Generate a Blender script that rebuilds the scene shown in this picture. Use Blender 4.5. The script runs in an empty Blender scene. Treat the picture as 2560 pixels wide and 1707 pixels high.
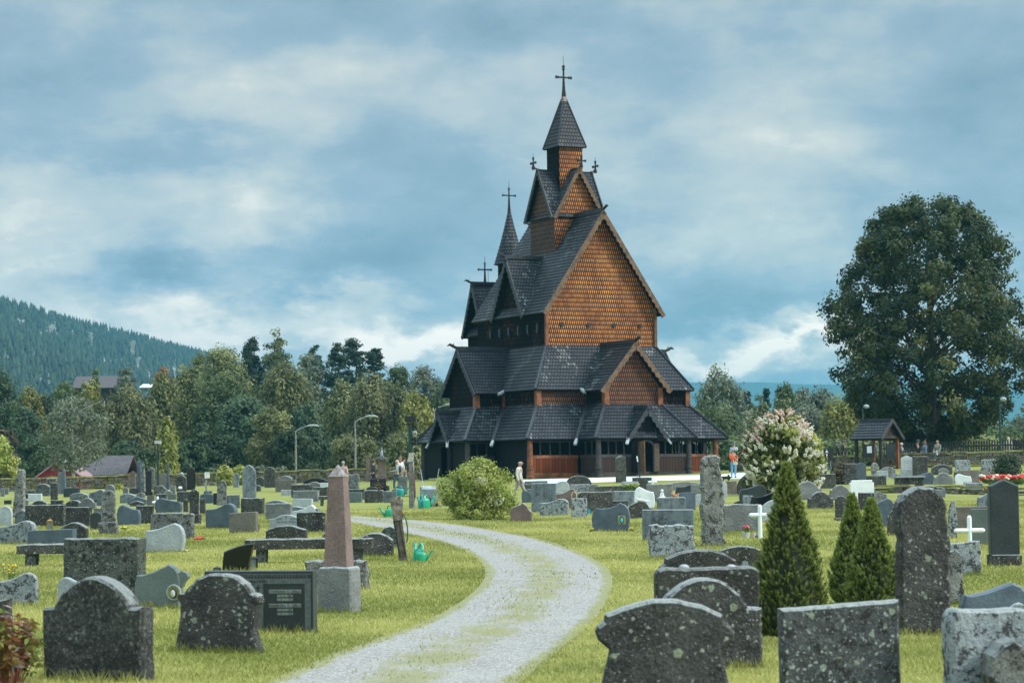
import bpy, bmesh, math, random
import numpy as np
from mathutils import Vector, Matrix
rnd = random.Random(7)
SC = bpy.context.scene
COL = SC.collection
# ------------------------------------------------------------------ camera
FPX, CX, CY, HY, ROLL = 6044.4, 1280.0, 853.5, 1190.0, .013
PIT = math.atan((HY - CY) / FPX)
V_F = Vector((0, math.cos(PIT), math.sin(PIT)))
V_U0 = Vector((0, -math.sin(PIT), math.cos(PIT)))
V_R = Vector((1, 0, 0)) * math.cos(ROLL) - V_U0 * math.sin(ROLL)
V_U = V_U0 * math.cos(ROLL) + Vector((1, 0, 0)) * math.sin(ROLL)
EYE = Vector((0, 0, 1.6))
cam = bpy.data.cameras.new("camera")
cam.sensor_width = 36; cam.lens = 85; cam.clip_start = .5; cam.clip_end = 40000
cam.dof.use_dof = True; cam.dof.focus_distance = 62; cam.dof.aperture_fstop = 5.0
co = bpy.data.objects.new("camera", cam); COL.objects.link(co)
m = Matrix((V_R, V_U, -V_F)).transposed().to_4x4(); m.translation = EYE
co.matrix_world = m
SC.camera = co
# ------------------------------------------------------------------ render look
SC.view_settings.view_transform = 'Standard'; SC.view_settings.look = 'None'
SC.view_settings.exposure = 0.2; SC.view_settings.gamma = 1
SC.render.engine = 'CYCLES'
cy = SC.cycles
cy.use_denoising = True; cy.max_bounces = 6; cy.diffuse_bounces = 3; cy.glossy_bounces = 2
cy.transmission_bounces = 4; cy.transparent_max_bounces = 8; cy.volume_bounces = 1
cy.sample_clamp_indirect = 4
# ------------------------------------------------------------------ node helpers
class NT:
    def __init__(s, tree): s.t = tree
    def n(s, typ, *ins, out=0, **pr):
        nd = s.t.nodes.new(typ)
        for k, v in pr.items(): setattr(nd, k, v)
        for i, v in enumerate(ins):
            if v is None: continue
            s.put(nd.inputs[i], v)
        return nd.outputs[out] if out is not None else nd
    def put(s, sock, v):
        if isinstance(v, bpy.types.NodeSocket): s.t.links.new(v, sock)
        else:
            if sock.type == 'RGBA' and len(v) == 3: v = (*v, 1)
            sock.default_value = v
    def m(s, op, a, b=None, c=None, clamp=False):
        return s.n('ShaderNodeMath', a, b, c, operation=op, use_clamp=clamp)
    def add(s, a, b): return s.m('ADD', a, b)
    def mul(s, a, b): return s.m('MULTIPLY', a, b)
    def step(s, a, lo, hi, o0=0., o1=1.):
        return s.n('ShaderNodeMapRange', a, lo, hi, o0, o1, interpolation_type='SMOOTHSTEP')
    def noise(s, vec, scale, detail=3, rough=.55, dist=0., out=0):
        nd = s.t.nodes.new('ShaderNodeTexNoise'); s.put(nd.inputs['Vector'], vec)
        nd.inputs['Scale'].default_value = scale; nd.inputs['Detail'].default_value = detail
        nd.inputs['Roughness'].default_value = rough; nd.inputs['Distortion'].default_value = dist
        return nd.outputs[out]
    def mix(s, f, a, b, bt='MIX'):
        nd = s.t.nodes.new('ShaderNodeMix'); nd.data_type = 'RGBA'; nd.blend_type = bt
        s.put(nd.inputs[0], f); s.put(nd.inputs[6], a); s.put(nd.inputs[7], b); return nd.outputs[2]
    def vor(s, vec, scale, out='Distance', rand=1.):
        nd = s.t.nodes.new('ShaderNodeTexVoronoi'); s.put(nd.inputs['Vector'], vec)
        nd.inputs['Scale'].default_value = scale; nd.inputs['Randomness'].default_value = rand
        return nd.outputs[out]
    def ramp(s, f, stops):
        nd = s.t.nodes.new('ShaderNodeValToRGB'); s.put(nd.inputs[0], f); e = nd.color_ramp.elements
        while len(e) < len(stops): e.new(.5)
        for x, (p, c) in zip(e, stops): x.position = p; x.color = (*c, 1)
        return nd.outputs[0]
    def vscale(s, v, sc):
        nd = s.t.nodes.new('ShaderNodeVectorMath'); nd.operation = 'MULTIPLY'
        s.put(nd.inputs[0], v); nd.inputs[1].default_value = sc; return nd.outputs[0]
    def vadd(s, v, w):
        nd = s.t.nodes.new('ShaderNodeVectorMath'); nd.operation = 'ADD'
        s.put(nd.inputs[0], v); s.put(nd.inputs[1], w); return nd.outputs[0]
    def bump(s, h, dist, strength=1., normal=None):
        nd = s.t.nodes.new('ShaderNodeBump'); s.put(nd.inputs['Height'], h)
        nd.inputs['Distance'].default_value = dist; nd.inputs['Strength'].default_value = strength
        if normal is not None: s.put(nd.inputs['Normal'], normal)
        return nd.outputs[0]
def new_mat(name):
    mt = bpy.data.materials.new(name); mt.use_nodes = True
    nt = NT(mt.node_tree); b = mt.node_tree.nodes['Principled BSDF']
    return mt, nt, b
def simple(name, col, rough=.6, metal=0., var=.25, sc=6., bumpd=0.):
    mt, nt, b = new_mat(name)
    tc = nt.n('ShaderNodeTexCoord', out=3)
    nz = nt.noise(tc, sc, 4, .65)
    c = nt.mix(nt.step(nz, .3, .7), [x * (1 - var) for x in col], [min(1, x * (1 + var)) for x in col])
    nt.put(b.inputs['Base Color'], c); b.inputs['Roughness'].default_value = rough
    b.inputs['Metallic'].default_value = metal
    if bumpd: nt.put(b.inputs['Normal'], nt.bump(nt.noise(tc, sc * 4, 3), bumpd))
    return mt
# ------------------------------------------------------------------ sky
w = bpy.data.worlds.new("World"); SC.world = w; w.use_nodes = True
wt = NT(w.node_tree); bg = w.node_tree.nodes['Background']
SUN_EL, SUN_AZ = math.radians(36), math.radians(104)     # azimuth clockwise from +Y
dirv = wt.n('ShaderNodeTexCoord', out=0)
sep = wt.n('ShaderNodeSeparateXYZ', dirv, out=None)
az = wt.m('ARCTAN2', sep.outputs[0], sep.outputs[1])
el = wt.m('ARCSINE', sep.outputs[2])
cv = wt.n('ShaderNodeCombineXYZ', az, wt.mul(el, 1.9), 0.)
wob = wt.noise(cv, 22, 6, .62, out=1)
wv = wt.vadd(wob, (-.5, -.5, -.5))
wv = wt.vscale(wv, (.085, .05, 0))
st = wt.n('ShaderNodeSeparateXYZ', wt.vadd(wt.n('ShaderNodeCombineXYZ', az, el, 0.), wv), out=None)
S_, T_ = st.outputs[0], st.outputs[1]
blobs = [ # px, py, half-width px, half-height px, gain
 (640, 800, 420, 60, .42), (1040, 860, 280, 60, .6), (760, 730, 200, 50, .25), (180, 540, 330, 110, .22), (640, 520, 130, 110, .16),
 (1900, 885, 420, 55, .75), (2000, 830, 160, 45, .35), (760, 260, 260, 130, .22), (90, 430, 120, 60, .18), (1250, 330, 350, 130, .06),
 (1880, 420, 330, 180, .12), (520, 620, 60, 70, .15), (960, 720, 130, 60, .2), (1780, 620, 260, 60, .1),
 (380, 680, 150, 75, -.38), (880, 640, 230, 70, -.26), (1750, 780, 330, 60, -.2), (1000, 900, 60, 20, -.2), (1780, 872, 80, 26, -.45),
 (2010, 890, 60, 28, -.5), (1940, 845, 40, 16, -.4), (130, 180, 330, 110, -.17), (400, 390, 330, 60, -.2), (1010, 380, 240, 120, -.12), (2350, 330, 230, 260, -.1),
 (1150, 520, 260, 90, -.1), (1250, 60, 420, 60, -.12), (2050, 90, 500, 60, -.1), (1080, 770, 100, 40, -.15)]
val = wt.mul(wt.add(wt.noise(cv, 12, 8, .58, 0.), -.5), .95)
val = wt.add(val, wt.mul(wt.add(wt.noise(cv, 3.1, 3, .5), -.5), .5))
for (bx, by, hw, hh, g) in blobs:
    s0, t0 = (bx - 1280) / FPX, (HY - by) / FPX
    a = wt.mul(wt.add(S_, -s0), FPX / hw); b_ = wt.mul(wt.add(T_, -t0), FPX / hh)
    e = wt.m('EXPONENT', wt.mul(wt.add(wt.mul(a, a), wt.mul(b_, b_)), -1.))
    val = wt.add(val, wt.mul(e, g))
low = wt.m('EXPONENT', wt.mul(wt.m('MAXIMUM', el, 0.), -9.))
det = wt.step(wt.noise(wt.n('ShaderNodeCombineXYZ', az, wt.mul(el, 2.6), 4.), 26, 7, .6), .46, .56, -.5, .5)
val = wt.add(val, wt.mul(wt.mul(det, low), .14))
val = wt.add(wt.mul(val, .84), .535)
cc = wt.ramp(val, [(0., (.115, .185, .24)), (.26, (.168, .248, .315)), (.48, (.255, .34, .41)), (.72, (.48, .51, .49)), (1., (1.02, .90, .76))])
zen = wt.add(wt.add(1., wt.mul(wt.step(el, .24, .95), 3.3)), wt.mul(wt.m('EXPONENT', wt.mul(wt.m('MAXIMUM', el, 0.), -16.)), .6))
cc = wt.n('ShaderNodeVectorMath', cc, operation='SCALE'); cc.node.inputs[3].default_value = 10.
sc2 = wt.t.nodes.new('ShaderNodeVectorMath'); sc2.operation = 'SCALE'
wt.put(sc2.inputs[0], cc); wt.put(sc2.inputs[3], zen)
sky = wt.t.nodes.new('ShaderNodeTexSky'); sky.sky_type = 'NISHITA'; sky.sun_disc = False
sky.sun_elevation = SUN_EL; sky.sun_rotation = SUN_AZ
wt.put(bg.inputs[0], wt.mix(.06, sc2.outputs[0], sky.outputs[0]))
bg.inputs[1].default_value = .125
w.cycles.sampling_method = 'MANUAL'; w.cycles.sample_map_resolution = 512
# ------------------------------------------------------------------ sun behind cloud
sl = bpy.data.lights.new("sun", 'SUN'); sl.energy = 3.0; sl.angle = math.radians(14); sl.color = (1, .95, .88)
so = bpy.data.objects.new("sun", sl); COL.objects.link(so)
sd = Vector((math.sin(SUN_AZ) * math.cos(SUN_EL), math.cos(SUN_AZ) * math.cos(SUN_EL), math.sin(SUN_EL)))
so.rotation_euler = sd.to_track_quat('Z', 'Y').to_euler(); so.location = (60, -20, 80)
# ------------------------------------------------------------------ ground shape and picture rays
GY = [-60, 0, 20, 40, 70, 100, 134, 150, 165, 400, 20000]
GZ = [0, 0, 0, .05, .16, .40, .95, 1.45, 1.55, 1.6, 1.6]
def gz(x, y):
    x = np.asarray(x, float); y = np.asarray(y, float)
    b = np.interp(y, GY, GZ) * .5 + np.interp(y - 5, GY, GZ) * .25 + np.interp(y + 5, GY, GZ) * .25
    lat = 1 + .0105 * np.clip(x, -40, 40) * np.clip((y - 20) / 80, 0, 1)
    near = np.clip((150 - y) / 40, 0, 1)
    return b * lat + near * (.022 * np.sin(x * .9 + 1.3 * np.sin(y * .23)) + .025 * np.sin(y * .37 + .6 * np.sin(x * .5)))
def gzf(x, y): return float(gz(x, y))
def ray(px, py):
    return V_F + V_R * ((px - CX) / FPX) + V_U * ((CY - py) / FPX)
def at(px, py, Y):
    d = ray(px, py); return EYE + d * ((Y) / d.y)
def gp(px, py, ymax=400):
    d = ray(px, py); a, b = 3., ymax
    if EYE.z + d.z / d.y * b > gzf(d.x / d.y * b, b): pass
    for Y in np.arange(4, ymax, 1.5):
        if EYE.z + d.z / d.y * Y < gzf(d.x / d.y * Y, Y): b = Y; break
    else: Y = ymax
    a = b - 1.5
    for _ in range(20):
        mm = (a + b) / 2
        if EYE.z + d.z / d.y * mm < gzf(d.x / d.y * mm, mm): b = mm
        else: a = mm
    x = d.x / d.y * a
    return Vector((x, a, gzf(x, a)))
def gat(px, Y):
    d = ray(px, HY); x = d.x / d.y * Y
    return Vector((x, Y, gzf(x, Y)))
# ------------------------------------------------------------------ object helpers
def tag(o, label=None, cat=None, group=None, kind=None):
    if label: o['label'] = label
    if cat: o['category'] = cat
    if group: o['group'] = group
    if kind: o['kind'] = kind
    return o
def thing(name, label, cat, loc=(0, 0, 0), rz=0., group=None):
    o = bpy.data.objects.new(name, None); COL.objects.link(o)
    o.empty_display_size = .2
    o.location = loc; o.rotation_euler = (0, 0, rz)
    return tag(o, label, cat, group)
class MB:
    def __init__(s): s.v = []; s.f = []; s.uv = []; s.has_uv = False
    def face(s, pts, uvs=None):
        i = len(s.v); s.v.extend([tuple(p) for p in pts]); s.f.append(list(range(i, i + len(pts))))
        if uvs: s.has_uv = True
        s.uv.append(uvs)
    def add(s, vs, fs):
        i = len(s.v); s.v.extend([tuple(p) for p in vs])
        for f in fs: s.f.append([i + k for k in f]); s.uv.append(None)
        return s
    def box(s, c, d, rz=0., M=None, tap=1.):
        hx, hy, hz = d[0] / 2, d[1] / 2, d[2] / 2; cs, sn = math.cos(rz), math.sin(rz); vs = []
        for z in (-hz, hz):
            k = tap if z > 0 else 1.
            for x, y in ((-hx, -hy), (hx, -hy), (hx, hy), (-hx, hy)):
                vs.append(Vector((c[0] + (x * cs - y * sn) * k, c[1] + (x * sn + y * cs) * k, c[2] + z)))
        if M: vs = [M @ p for p in vs]
        return s.add(vs, [(3, 2, 1, 0), (4, 5, 6, 7), (0, 1, 5, 4), (1, 2, 6, 5), (2, 3, 7, 6), (3, 0, 4, 7)])
    def bar(s, a, b, wd, ht, up=Vector((0, 0, 1))):
        a, b = Vector(a), Vector(b); d = (b - a).normalized(); sd_ = d.cross(up)
        if sd_.length < 1e-4: sd_ = d.cross(Vector((1, 0, 0)))
        sd_.normalize(); u = sd_.cross(d).normalized(); sd_ *= wd / 2; u *= ht / 2
        vs = [a - sd_ - u, a + sd_ - u, a + sd_ + u, a - sd_ + u, b - sd_ - u, b + sd_ - u, b + sd_ + u, b - sd_ + u]
        return s.add(vs, [(3, 2, 1, 0), (4, 5, 6, 7), (0, 1, 5, 4), (1, 2, 6, 5), (2, 3, 7, 6), (3, 0, 4, 7)])
    def tube(s, pts, rs, n=8, cap=True):
        pts = [Vector(p) for p in pts]
        if not hasattr(rs, '__len__'): rs = [rs] * len(pts)
        rings = []
        ref = Vector((1, 0, 0))
        for i, p in enumerate(pts):
            d = (pts[min(i + 1, len(pts) - 1)] - pts[max(i - 1, 0)]).normalized()
            if abs(d.dot(ref)) > .95: ref = Vector((0, 1, 0))
            a = d.cross(ref).normalized(); b = d.cross(a)
            rings.append([p + (a * math.cos(2 * math.pi * k / n) + b * math.sin(2 * math.pi * k / n)) * rs[i] for k in range(n)])
        vs = [q for r in rings for q in r]; fs = []
        for i in range(len(pts) - 1):
            for k in range(n):
                k2 = (k + 1) % n; fs.append((i * n + k, i * n + k2, (i + 1) * n + k2, (i + 1) * n + k))
        if cap: fs.append(tuple(range(n - 1, -1, -1))); fs.append(tuple((len(pts) - 1) * n + k for k in range(n)))
        return s.add(vs, fs)
    def prism(s, prof, a, b, axis='y'):
        """prof: list of (x,z); extruded between y=a and y=b"""
        n = len(prof)
        f = (lambda x, z, y: (x, y, z)) if axis == 'y' else ((lambda x, z, y: (y, x, z)) if axis == 'x' else (lambda x, z, y: (x, z, y)))
        vs = [f(x, z, a) for x, z in prof] + [f(x, z, b) for x, z in prof]
        fs = [tuple(range(n)), tuple(range(2 * n - 1, n - 1, -1))]
        for i in range(n):
            j = (i + 1) % n; fs.append((i, i + n, j + n, j))
        return s.add(vs, fs)
    def ball(s, c, r, sc=(1, 1, 1), nu=10, nv=7, M=None):
        vs = []; fs = []
        for i in range(nv + 1):
            t = math.pi * i / nv
            for k in range(nu):
                a = 2 * math.pi * k / nu
                p = Vector((math.sin(t) * math.cos(a) * sc[0], math.sin(t) * math.sin(a) * sc[1], math.cos(t) * sc[2])) * r
                vs.append((M @ p if M else p) + Vector(c))
        for i in range(nv):
            for k in range(nu):
                k2 = (k + 1) % nu; fs.append((i * nu + k, (i + 1) * nu + k, (i + 1) * nu + k2, i * nu + k2))
        return s.add(vs, fs)
    def build(s, name, mat, parent=None, smooth=False, fix=True):
        me = bpy.data.meshes.new(name); me.from_pydata(s.v, [], s.f)
        if s.has_uv:
            ul = me.uv_layers.new(name='UVMap'); k = 0; data = np.zeros((len(me.loops), 2), 'f')
            for f, u in zip(s.f, s.uv):
                for q in range(len(f)):
                    if u: data[k] = u[q]
                    else: data[k] = (s.v[f[q]][0] + s.v[f[q]][1], s.v[f[q]][2])
                    k += 1
            ul.data.foreach_set('uv', data.ravel())
        if fix:
            bm = bmesh.new(); bm.from_mesh(me)
            if not s.has_uv: bmesh.ops.remove_doubles(bm, verts=bm.verts, dist=1e-5)
            bmesh.ops.recalc_face_normals(bm, faces=bm.faces)
            bm.to_mesh(me); bm.free()
        if smooth: me.polygons.foreach_set('use_smooth', [True] * len(me.polygons))
        me.validate()
        if mat: me.materials.append(mat)
        o = bpy.data.objects.new(name, me); COL.objects.link(o)
        if parent: o.parent = parent
        return o
def np_mesh(name, verts, faces, mat, parent=None, attrs=None, smooth=False):
    """verts (N,3), faces (M,k) same size"""
    me = bpy.data.meshes.new(name); k = faces.shape[1]
    me.vertices.add(len(verts)); me.vertices.foreach_set('co', verts.astype('f').ravel())
    me.loops.add(faces.size); me.loops.foreach_set('vertex_index', faces.astype('i').ravel())
    me.polygons.add(len(faces)); me.polygons.foreach_set('loop_start', np.arange(0, faces.size, k, dtype='i'))
    me.polygons.foreach_set('loop_total', np.full(len(faces), k, 'i'))
    if smooth: me.polygons.foreach_set('use_smooth', np.ones(len(faces), bool))
    me.update(calc_edges=True)
    for an, ad in (attrs or {}).items():
        at_ = me.attributes.new(an, 'FLOAT', 'FACE'); at_.data.foreach_set('value', ad.astype('f'))
    if mat: me.materials.append(mat)
    o = bpy.data.objects.new(name, me); COL.objects.link(o)
    if parent: o.parent = parent
    return o
# ------------------------------------------------------------------ ground, lawn material
def make_lawn():
    mt, nt, b = new_mat("lawn")
    pos = nt.n('ShaderNodeNewGeometry', out=0)
    big = nt.noise(pos, .35, 4, .6); mid = nt.noise(pos, 2.2, 4, .65)
    sy = nt.vscale(pos, (1, .35, 1)); fine = nt.noise(sy, 26, 3, .7)
    c = nt.mix(nt.step(big, .3, .72), (.165, .185, .038), (.27, .275, .070))
    c = nt.mix(nt.mul(nt.step(mid, .45, .75), .55), c, (.27, .26, .075))
    c = nt.mix(nt.mul(nt.step(fine, .42, .3), .45), c, (.085, .125, .02))
    c = nt.mix(nt.mul(nt.step(nt.noise(pos, .9, 3, .6), .60, .72), .4), c, (.13, .19, .03))
    nt.put(b.inputs['Base Color'], c); b.inputs['Roughness'].default_value = .85
    nt.put(b.inputs['Normal'], nt.bump(nt.noise(sy, 40, 2, .6), .03, .6))
    b.inputs['Specular IOR Level'].default_value = .2
    return mt
M_LAWN = make_lawn()
xs = np.concatenate([-np.geomspace(40, 9000, 22)[::-1], np.arange(-39, 39.1, 1.), np.geomspace(40, 9000, 22)])
ys = np.concatenate([[-300, -60, -20], np.arange(0, 180, 1.), np.geomspace(180, 14000, 30)])
gx, gy = np.meshgrid(xs, ys)
gv = np.stack([gx, gy, gz(gx, gy)], -1).reshape(-1, 3)
nx, ny = len(xs), len(ys)
ii = (np.arange(ny - 1)[:, None] * nx + np.arange(nx - 1)[None]).ravel()
ground = np_mesh("ground", gv, np.stack([ii, ii + 1, ii + 1 + nx, ii + nx], 1), M_LAWN, smooth=True)
tag(ground, kind='structure')
# ------------------------------------------------------------------ gravel path (both edges traced on the ground)
K = 1.0884
PL = [(470, 1640), (612, 1568), (700, 1530), (800, 1490), (900, 1455), (980, 1425), (1040, 1395), (1090, 1360), (1118, 1325), (1110, 1295), (1080, 1270), (1020, 1248), (960, 1232), (880, 1215), (820, 1203), (790, 1196), (745, 1190)]
PR = [(1130, 1640), (1195, 1568), (1240, 1530), (1290, 1490), (1340, 1450), (1375, 1415), (1400, 1370), (1410, 1335), (1400, 1308), (1370, 1285), (1320, 1262), (1250, 1240), (1180, 1225), (1100, 1210), (1000, 1199), (930, 1192), (760, 1181)]
def resample(pts, n):
    P = np.array([(p.x, p.y) for p in pts]); d = np.r_[0, np.cumsum(np.hypot(*np.diff(P, axis=0).T))]
    # smooth a little
    t = np.linspace(0, d[-1], n); x = np.interp(t, d, P[:, 0]); y = np.interp(t, d, P[:, 1])
    k = np.ones(9) / 9
    xp = np.convolve(np.pad(x, 4, mode='edge'), k, 'valid'); yp = np.convolve(np.pad(y, 4, mode='edge'), k, 'valid')
    return np.stack([xp, yp], 1)
def corr(pts, n=140):
    out = []
    for i in range(len(PL) - 1):
        k = 10
        for j in range(k): out.append((pts[i][0] + (pts[i + 1][0] - pts[i][0]) * j / k, pts[i][1] + (pts[i + 1][1] - pts[i][1]) * j / k))
    out.append(pts[-1])
    A = np.array([tuple(gp(a * K, b * K))[:2] for a, b in out])
    kk = np.ones(11) / 11
    return np.stack([np.convolve(np.pad(A[:, q], 5, mode='edge'), kk, 'valid') for q in (0, 1)], 1)
EL_, ER_ = corr(PL), corr(PR)
def ribbon(name, L, R, mat, lift, nc=8):
    n = len(L); t = np.linspace(0, 1, nc + 1)
    P = L[:, None] * (1 - t[None, :, None]) + R[:, None] * t[None, :, None]
    # finer along
    z = gz(P[..., 0], P[..., 1]) + lift
    V = np.dstack([P, z]).reshape(-1, 3); w_ = nc + 1
    ii = (np.arange(n - 1)[:, None] * w_ + np.arange(nc)[None]).ravel()
    o = np_mesh(name, V, np.stack([ii, ii + 1, ii + 1 + w_, ii + w_], 1), mat, smooth=True)
    uv = o.data.uv_layers.new(name='UVMap'); li = np.empty(len(o.data.loops), 'i'); o.data.loops.foreach_get('vertex_index', li)
    U = np.stack([(li % w_) / nc, (li // w_) / n], 1).astype('f'); uv.data.foreach_set('uv', U.ravel())
    return tag(o, kind='structure')
def make_gravel(strip=True):
    mt, nt, b = new_mat("gravel")
    pos = nt.n('ShaderNodeNewGeometry', out=0)
    v = nt.vor(pos, 42, 'Color'); vd = nt.vor(pos, 42)
    c = nt.mix(nt.n('ShaderNodeSeparateXYZ', v), (.19, .18, .168), (.46, .435, .40))
    c = nt.mix(nt.mul(nt.step(vd, .45, .8), .5), c, (.12, .13, .12))
    c = nt.mix(nt.mul(nt.step(nt.noise(pos, .8, 4, .6), .42, .7), .45), c, (.34, .345, .30))
    if strip:
        uv = nt.n('ShaderNodeSeparateXYZ', nt.n('ShaderNodeTexCoord', out=2), out=None)
        u = uv.outputs[0]; d = nt.m('ABSOLUTE', nt.add(u, -.5))
        pl_ = nt.vscale(pos, (1, .42, 1)); nz = nt.noise(pl_, 1.5, 5, .7); nf = nt.noise(pl_, 15, 3, .7)
        g = nt.add(nt.step(d, .34, .03), nt.mul(nt.add(nz, -.56), 3.2)); g = nt.add(g, nt.mul(nt.add(nf, -.5), 1.6))
        ed = nt.add(nt.step(d, .34, .5, 0., 1.15), nt.mul(nt.add(nt.noise(pl_, 2.6, 4, .7), -.55), 1.5)); ed = nt.add(ed, nt.mul(nt.add(nf, -.5), 1.3))
        g = nt.m('MAXIMUM', nt.step(g, .15, 1.1, 0, .82), nt.step(ed, .35, .85, 0, .9))
        gc = nt.mix(nt.noise(pos, 5, 3), (.15, .16, .05), (.31, .295, .12))
        c = nt.mix(g, c, gc)
    nt.put(b.inputs['Base Color'], c); b.inputs['Roughness'].default_value = .9
    nt.put(b.inputs['Normal'], nt.bump(vd, .02, .7))
    return mt
M_GRAVEL = make_gravel()
path = ribbon("gravel_path", EL_, ER_, M_GRAVEL, .008)
M_PALE = simple("pale_gravel", (.62, .68, .70), .9, var=.2, sc=3.)
# ================================================================== the stave church
def make_shingle(name, ca, cb, cc, w_=.16, h_=.30, gap=(.006, .005, .005), pale=None, rough=.7, point=.55, palesc=1., wear=.0, spec=.35, rim=.37):
    """wooden shingles in courses: u = metres along, v = metres up"""
    mt, nt, b = new_mat(name)
    uv = nt.n('ShaderNodeSeparateXYZ', nt.n('ShaderNodeTexCoord', out=2), out=None)
    u, v = uv.outputs[0], uv.outputs[1]
    row = nt.m('FLOOR', nt.mul(v, 1 / h_)); fv = nt.m('FRACT', nt.mul(v, 1 / h_))
    uu = nt.add(nt.mul(u, 1 / w_), nt.mul(nt.m('MODULO', row, 2.), .5))
    cell = nt.m('FLOOR', uu); fu = nt.m('ABSOLUTE', nt.add(nt.m('FRACT', uu), -.5))      # 0 centre .. .5 edge
    wn = nt.n('ShaderNodeTexWhiteNoise', nt.n('ShaderNodeCombineXYZ', cell, row, 0.), out=None, noise_dimensions='3D')
    rv = wn.outputs[0]
    lim = nt.step(fv, 0., point, .05, rim)                                              # pointed lower tip
    g = nt.step(nt.m('SUBTRACT', fu, lim), -.04, .07)
    pos = nt.n('ShaderNodeTexCoord', out=3)
    big = nt.noise(pos, .55, 4, .6)
    c = nt.mix(rv, ca, cb)
    c = nt.mix(nt.mul(nt.step(nt.add(big, nt.mul(nt.add(rv, -.5), .3)), .42, .66), .8), c, cc)
    if pale:
        pz = nt.noise(nt.vscale(pos, (1, 1, .45)), .5 * palesc, 3, .5)
        pf = nt.mul(nt.step(pz, .50, .64), nt.step(wn.outputs[0], .30, .62))
        c = nt.mix(nt.mul(pf, .85), c, pale)
    streak = nt.noise(nt.vscale(pos, (9, 9, 1.2)), 1., 3, .6)
    c = nt.mix(nt.mul(nt.step(streak, .52, .75), .35), c, cb)
    c = nt.mix(g, c, gap)
    nt.put(b.inputs['Base Color'], c); b.inputs['Roughness'].default_value = rough
    b.inputs['Specular IOR Level'].default_value = spec
    h = nt.add(nt.mul(g, -1.), nt.mul(rv, .5))
    nt.put(b.inputs['Normal'], nt.bump(h, .05, .8))
    return mt
def make_planks(name, ca, cb, w_=.22, rough=.7):
    mt, nt, b = new_mat(name)
    uv = nt.n('ShaderNodeSeparateXYZ', nt.n('ShaderNodeTexCoord', out=2), out=None)
    uu = nt.mul(uv.outputs[0], 1 / w_); cell = nt.m('FLOOR', uu); fu = nt.m('ABSOLUTE', nt.add(nt.m('FRACT', uu), -.5))
    wn = nt.n('ShaderNodeTexWhiteNoise', nt.n('ShaderNodeCombineXYZ', cell, 3., 0.), out=0, noise_dimensions='3D')
    pos = nt.n('ShaderNodeTexCoord', out=3)
    gr = nt.noise(nt.vscale(pos, (14, 14, 1.2)), 1., 4, .65)
    c = nt.mix(nt.add(nt.mul(wn, .6), nt.mul(gr, .5)), ca, cb)
    g = nt.step(fu, .43, .48)
    c = nt.mix(g, c, (.006, .005, .005))
    nt.put(b.inputs['Base Color'], c); b.inputs['Roughness'].default_value = rough; b.inputs['Specular IOR Level'].default_value = .15
    nt.put(b.inputs['Normal'], nt.bump(nt.add(nt.mul(g, -1.), nt.mul(gr, .3)), .03, .8))
    return mt
M_BROWN = make_shingle("tarred_shingle_brown", (.085, .040, .024), (.15, .075, .042), (.040, .022, .018), .21, .30, gap=(.010, .007, .006))
TAR = (.007, .009, .012)
M_BRIGHT = make_shingle("tarred_shingle_sunbleached", (.44, .15, .032), (.74, .32, .085), (.24, .062, .018), .145, .285, gap=(.012, .005, .004), rim=.29)
M_MIDW = make_shingle("tarred_shingle_redbrown", (.15, .054, .024), (.28, .11, .045), (.07, .027, .016), .145, .285, gap=(.008, .004, .004), rim=.31)
M_DARKW = make_shingle("tarred_shingle_black", (.007, .0075, .010), (.022, .015, .013), (.006, .008, .012), .21, .30, gap=(.002, .002, .003), pale=(.075, .030, .018), spec=.08, rough=.9)
M_ROOF = make_shingle("roof_shingle", (.016, .022, .030), (.046, .056, .069), (.011, .016, .023), .21, .26, gap=(.003, .004, .006), pale=(.10, .115, .125), rough=.55, point=.35, spec=.3)
M_ROOFP = make_shingle("roof_shingle_weathered", (.023, .030, .039), (.066, .077, .090), (.015, .021, .029), .21, .26, gap=(.004, .005, .007), pale=(.20, .22, .225), rough=.55, point=.35, palesc=1.3, spec=.3)
M_TAR = simple("black_tar_wood", TAR, .6, var=.3, sc=3)
M_TARB = simple("tar_board", (.022, .028, .036), .5, var=.35, sc=2.5)
M_BARGE = simple("bleached_board", (.13, .074, .040), .7, var=.4, sc=3)
M_PLKO = make_planks("orange_planks", (.24, .060, .018), (.10, .028, .012))
M_PLKB = make_planks("brown_planks", (.062, .036, .028), (.035, .025, .023))
M_PLKD = make_planks("black_planks", (.009, .012, .016), (.004, .005, .007))
M_POSTO = simple("orange_stave", (.20, .068, .024), .6, var=.45, sc=2)
M_POSTD = simple("dark_stave", (.035, .030, .030), .6, var=.5, sc=1.5)
M_STONEP = simple("plinth_stone", (.30, .31, .31), .9, var=.6, sc=4, bumpd=.03)
M_LEADEND = simple("gutter_lead", (.42, .45, .47), .5, var=.2)
M_COPPER = simple("cap_metal", (.13, .085, .06), .5, var=.3)
TH = math.radians(27.5)
ch = thing("stave_church", "tall dark wooden stave church with tiered shingled roofs and an orange front gable", "church", (5.74, 155., 1.45), TH)
V3 = Vector
def clip(poly, ax, lo, hi):
    """keep lo <= coord(ax) <= hi of a list of (a,b)"""
    def half(P, f):
        out = []
        for i in range(len(P)):
            a, b_ = P[i], P[(i + 1) % len(P)]; fa, fb = f(a), f(b_)
            if fa >= 0: out.append(a)
            if fa * fb < 0:
                t = fa / (fa - fb); out.append((a[0] + (b_[0] - a[0]) * t, a[1] + (b_[1] - a[1]) * t))
        return out
    P = half(poly, lambda p: p[ax] - lo)
    return half(P, lambda p: hi - p[ax]) if P else P
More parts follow.
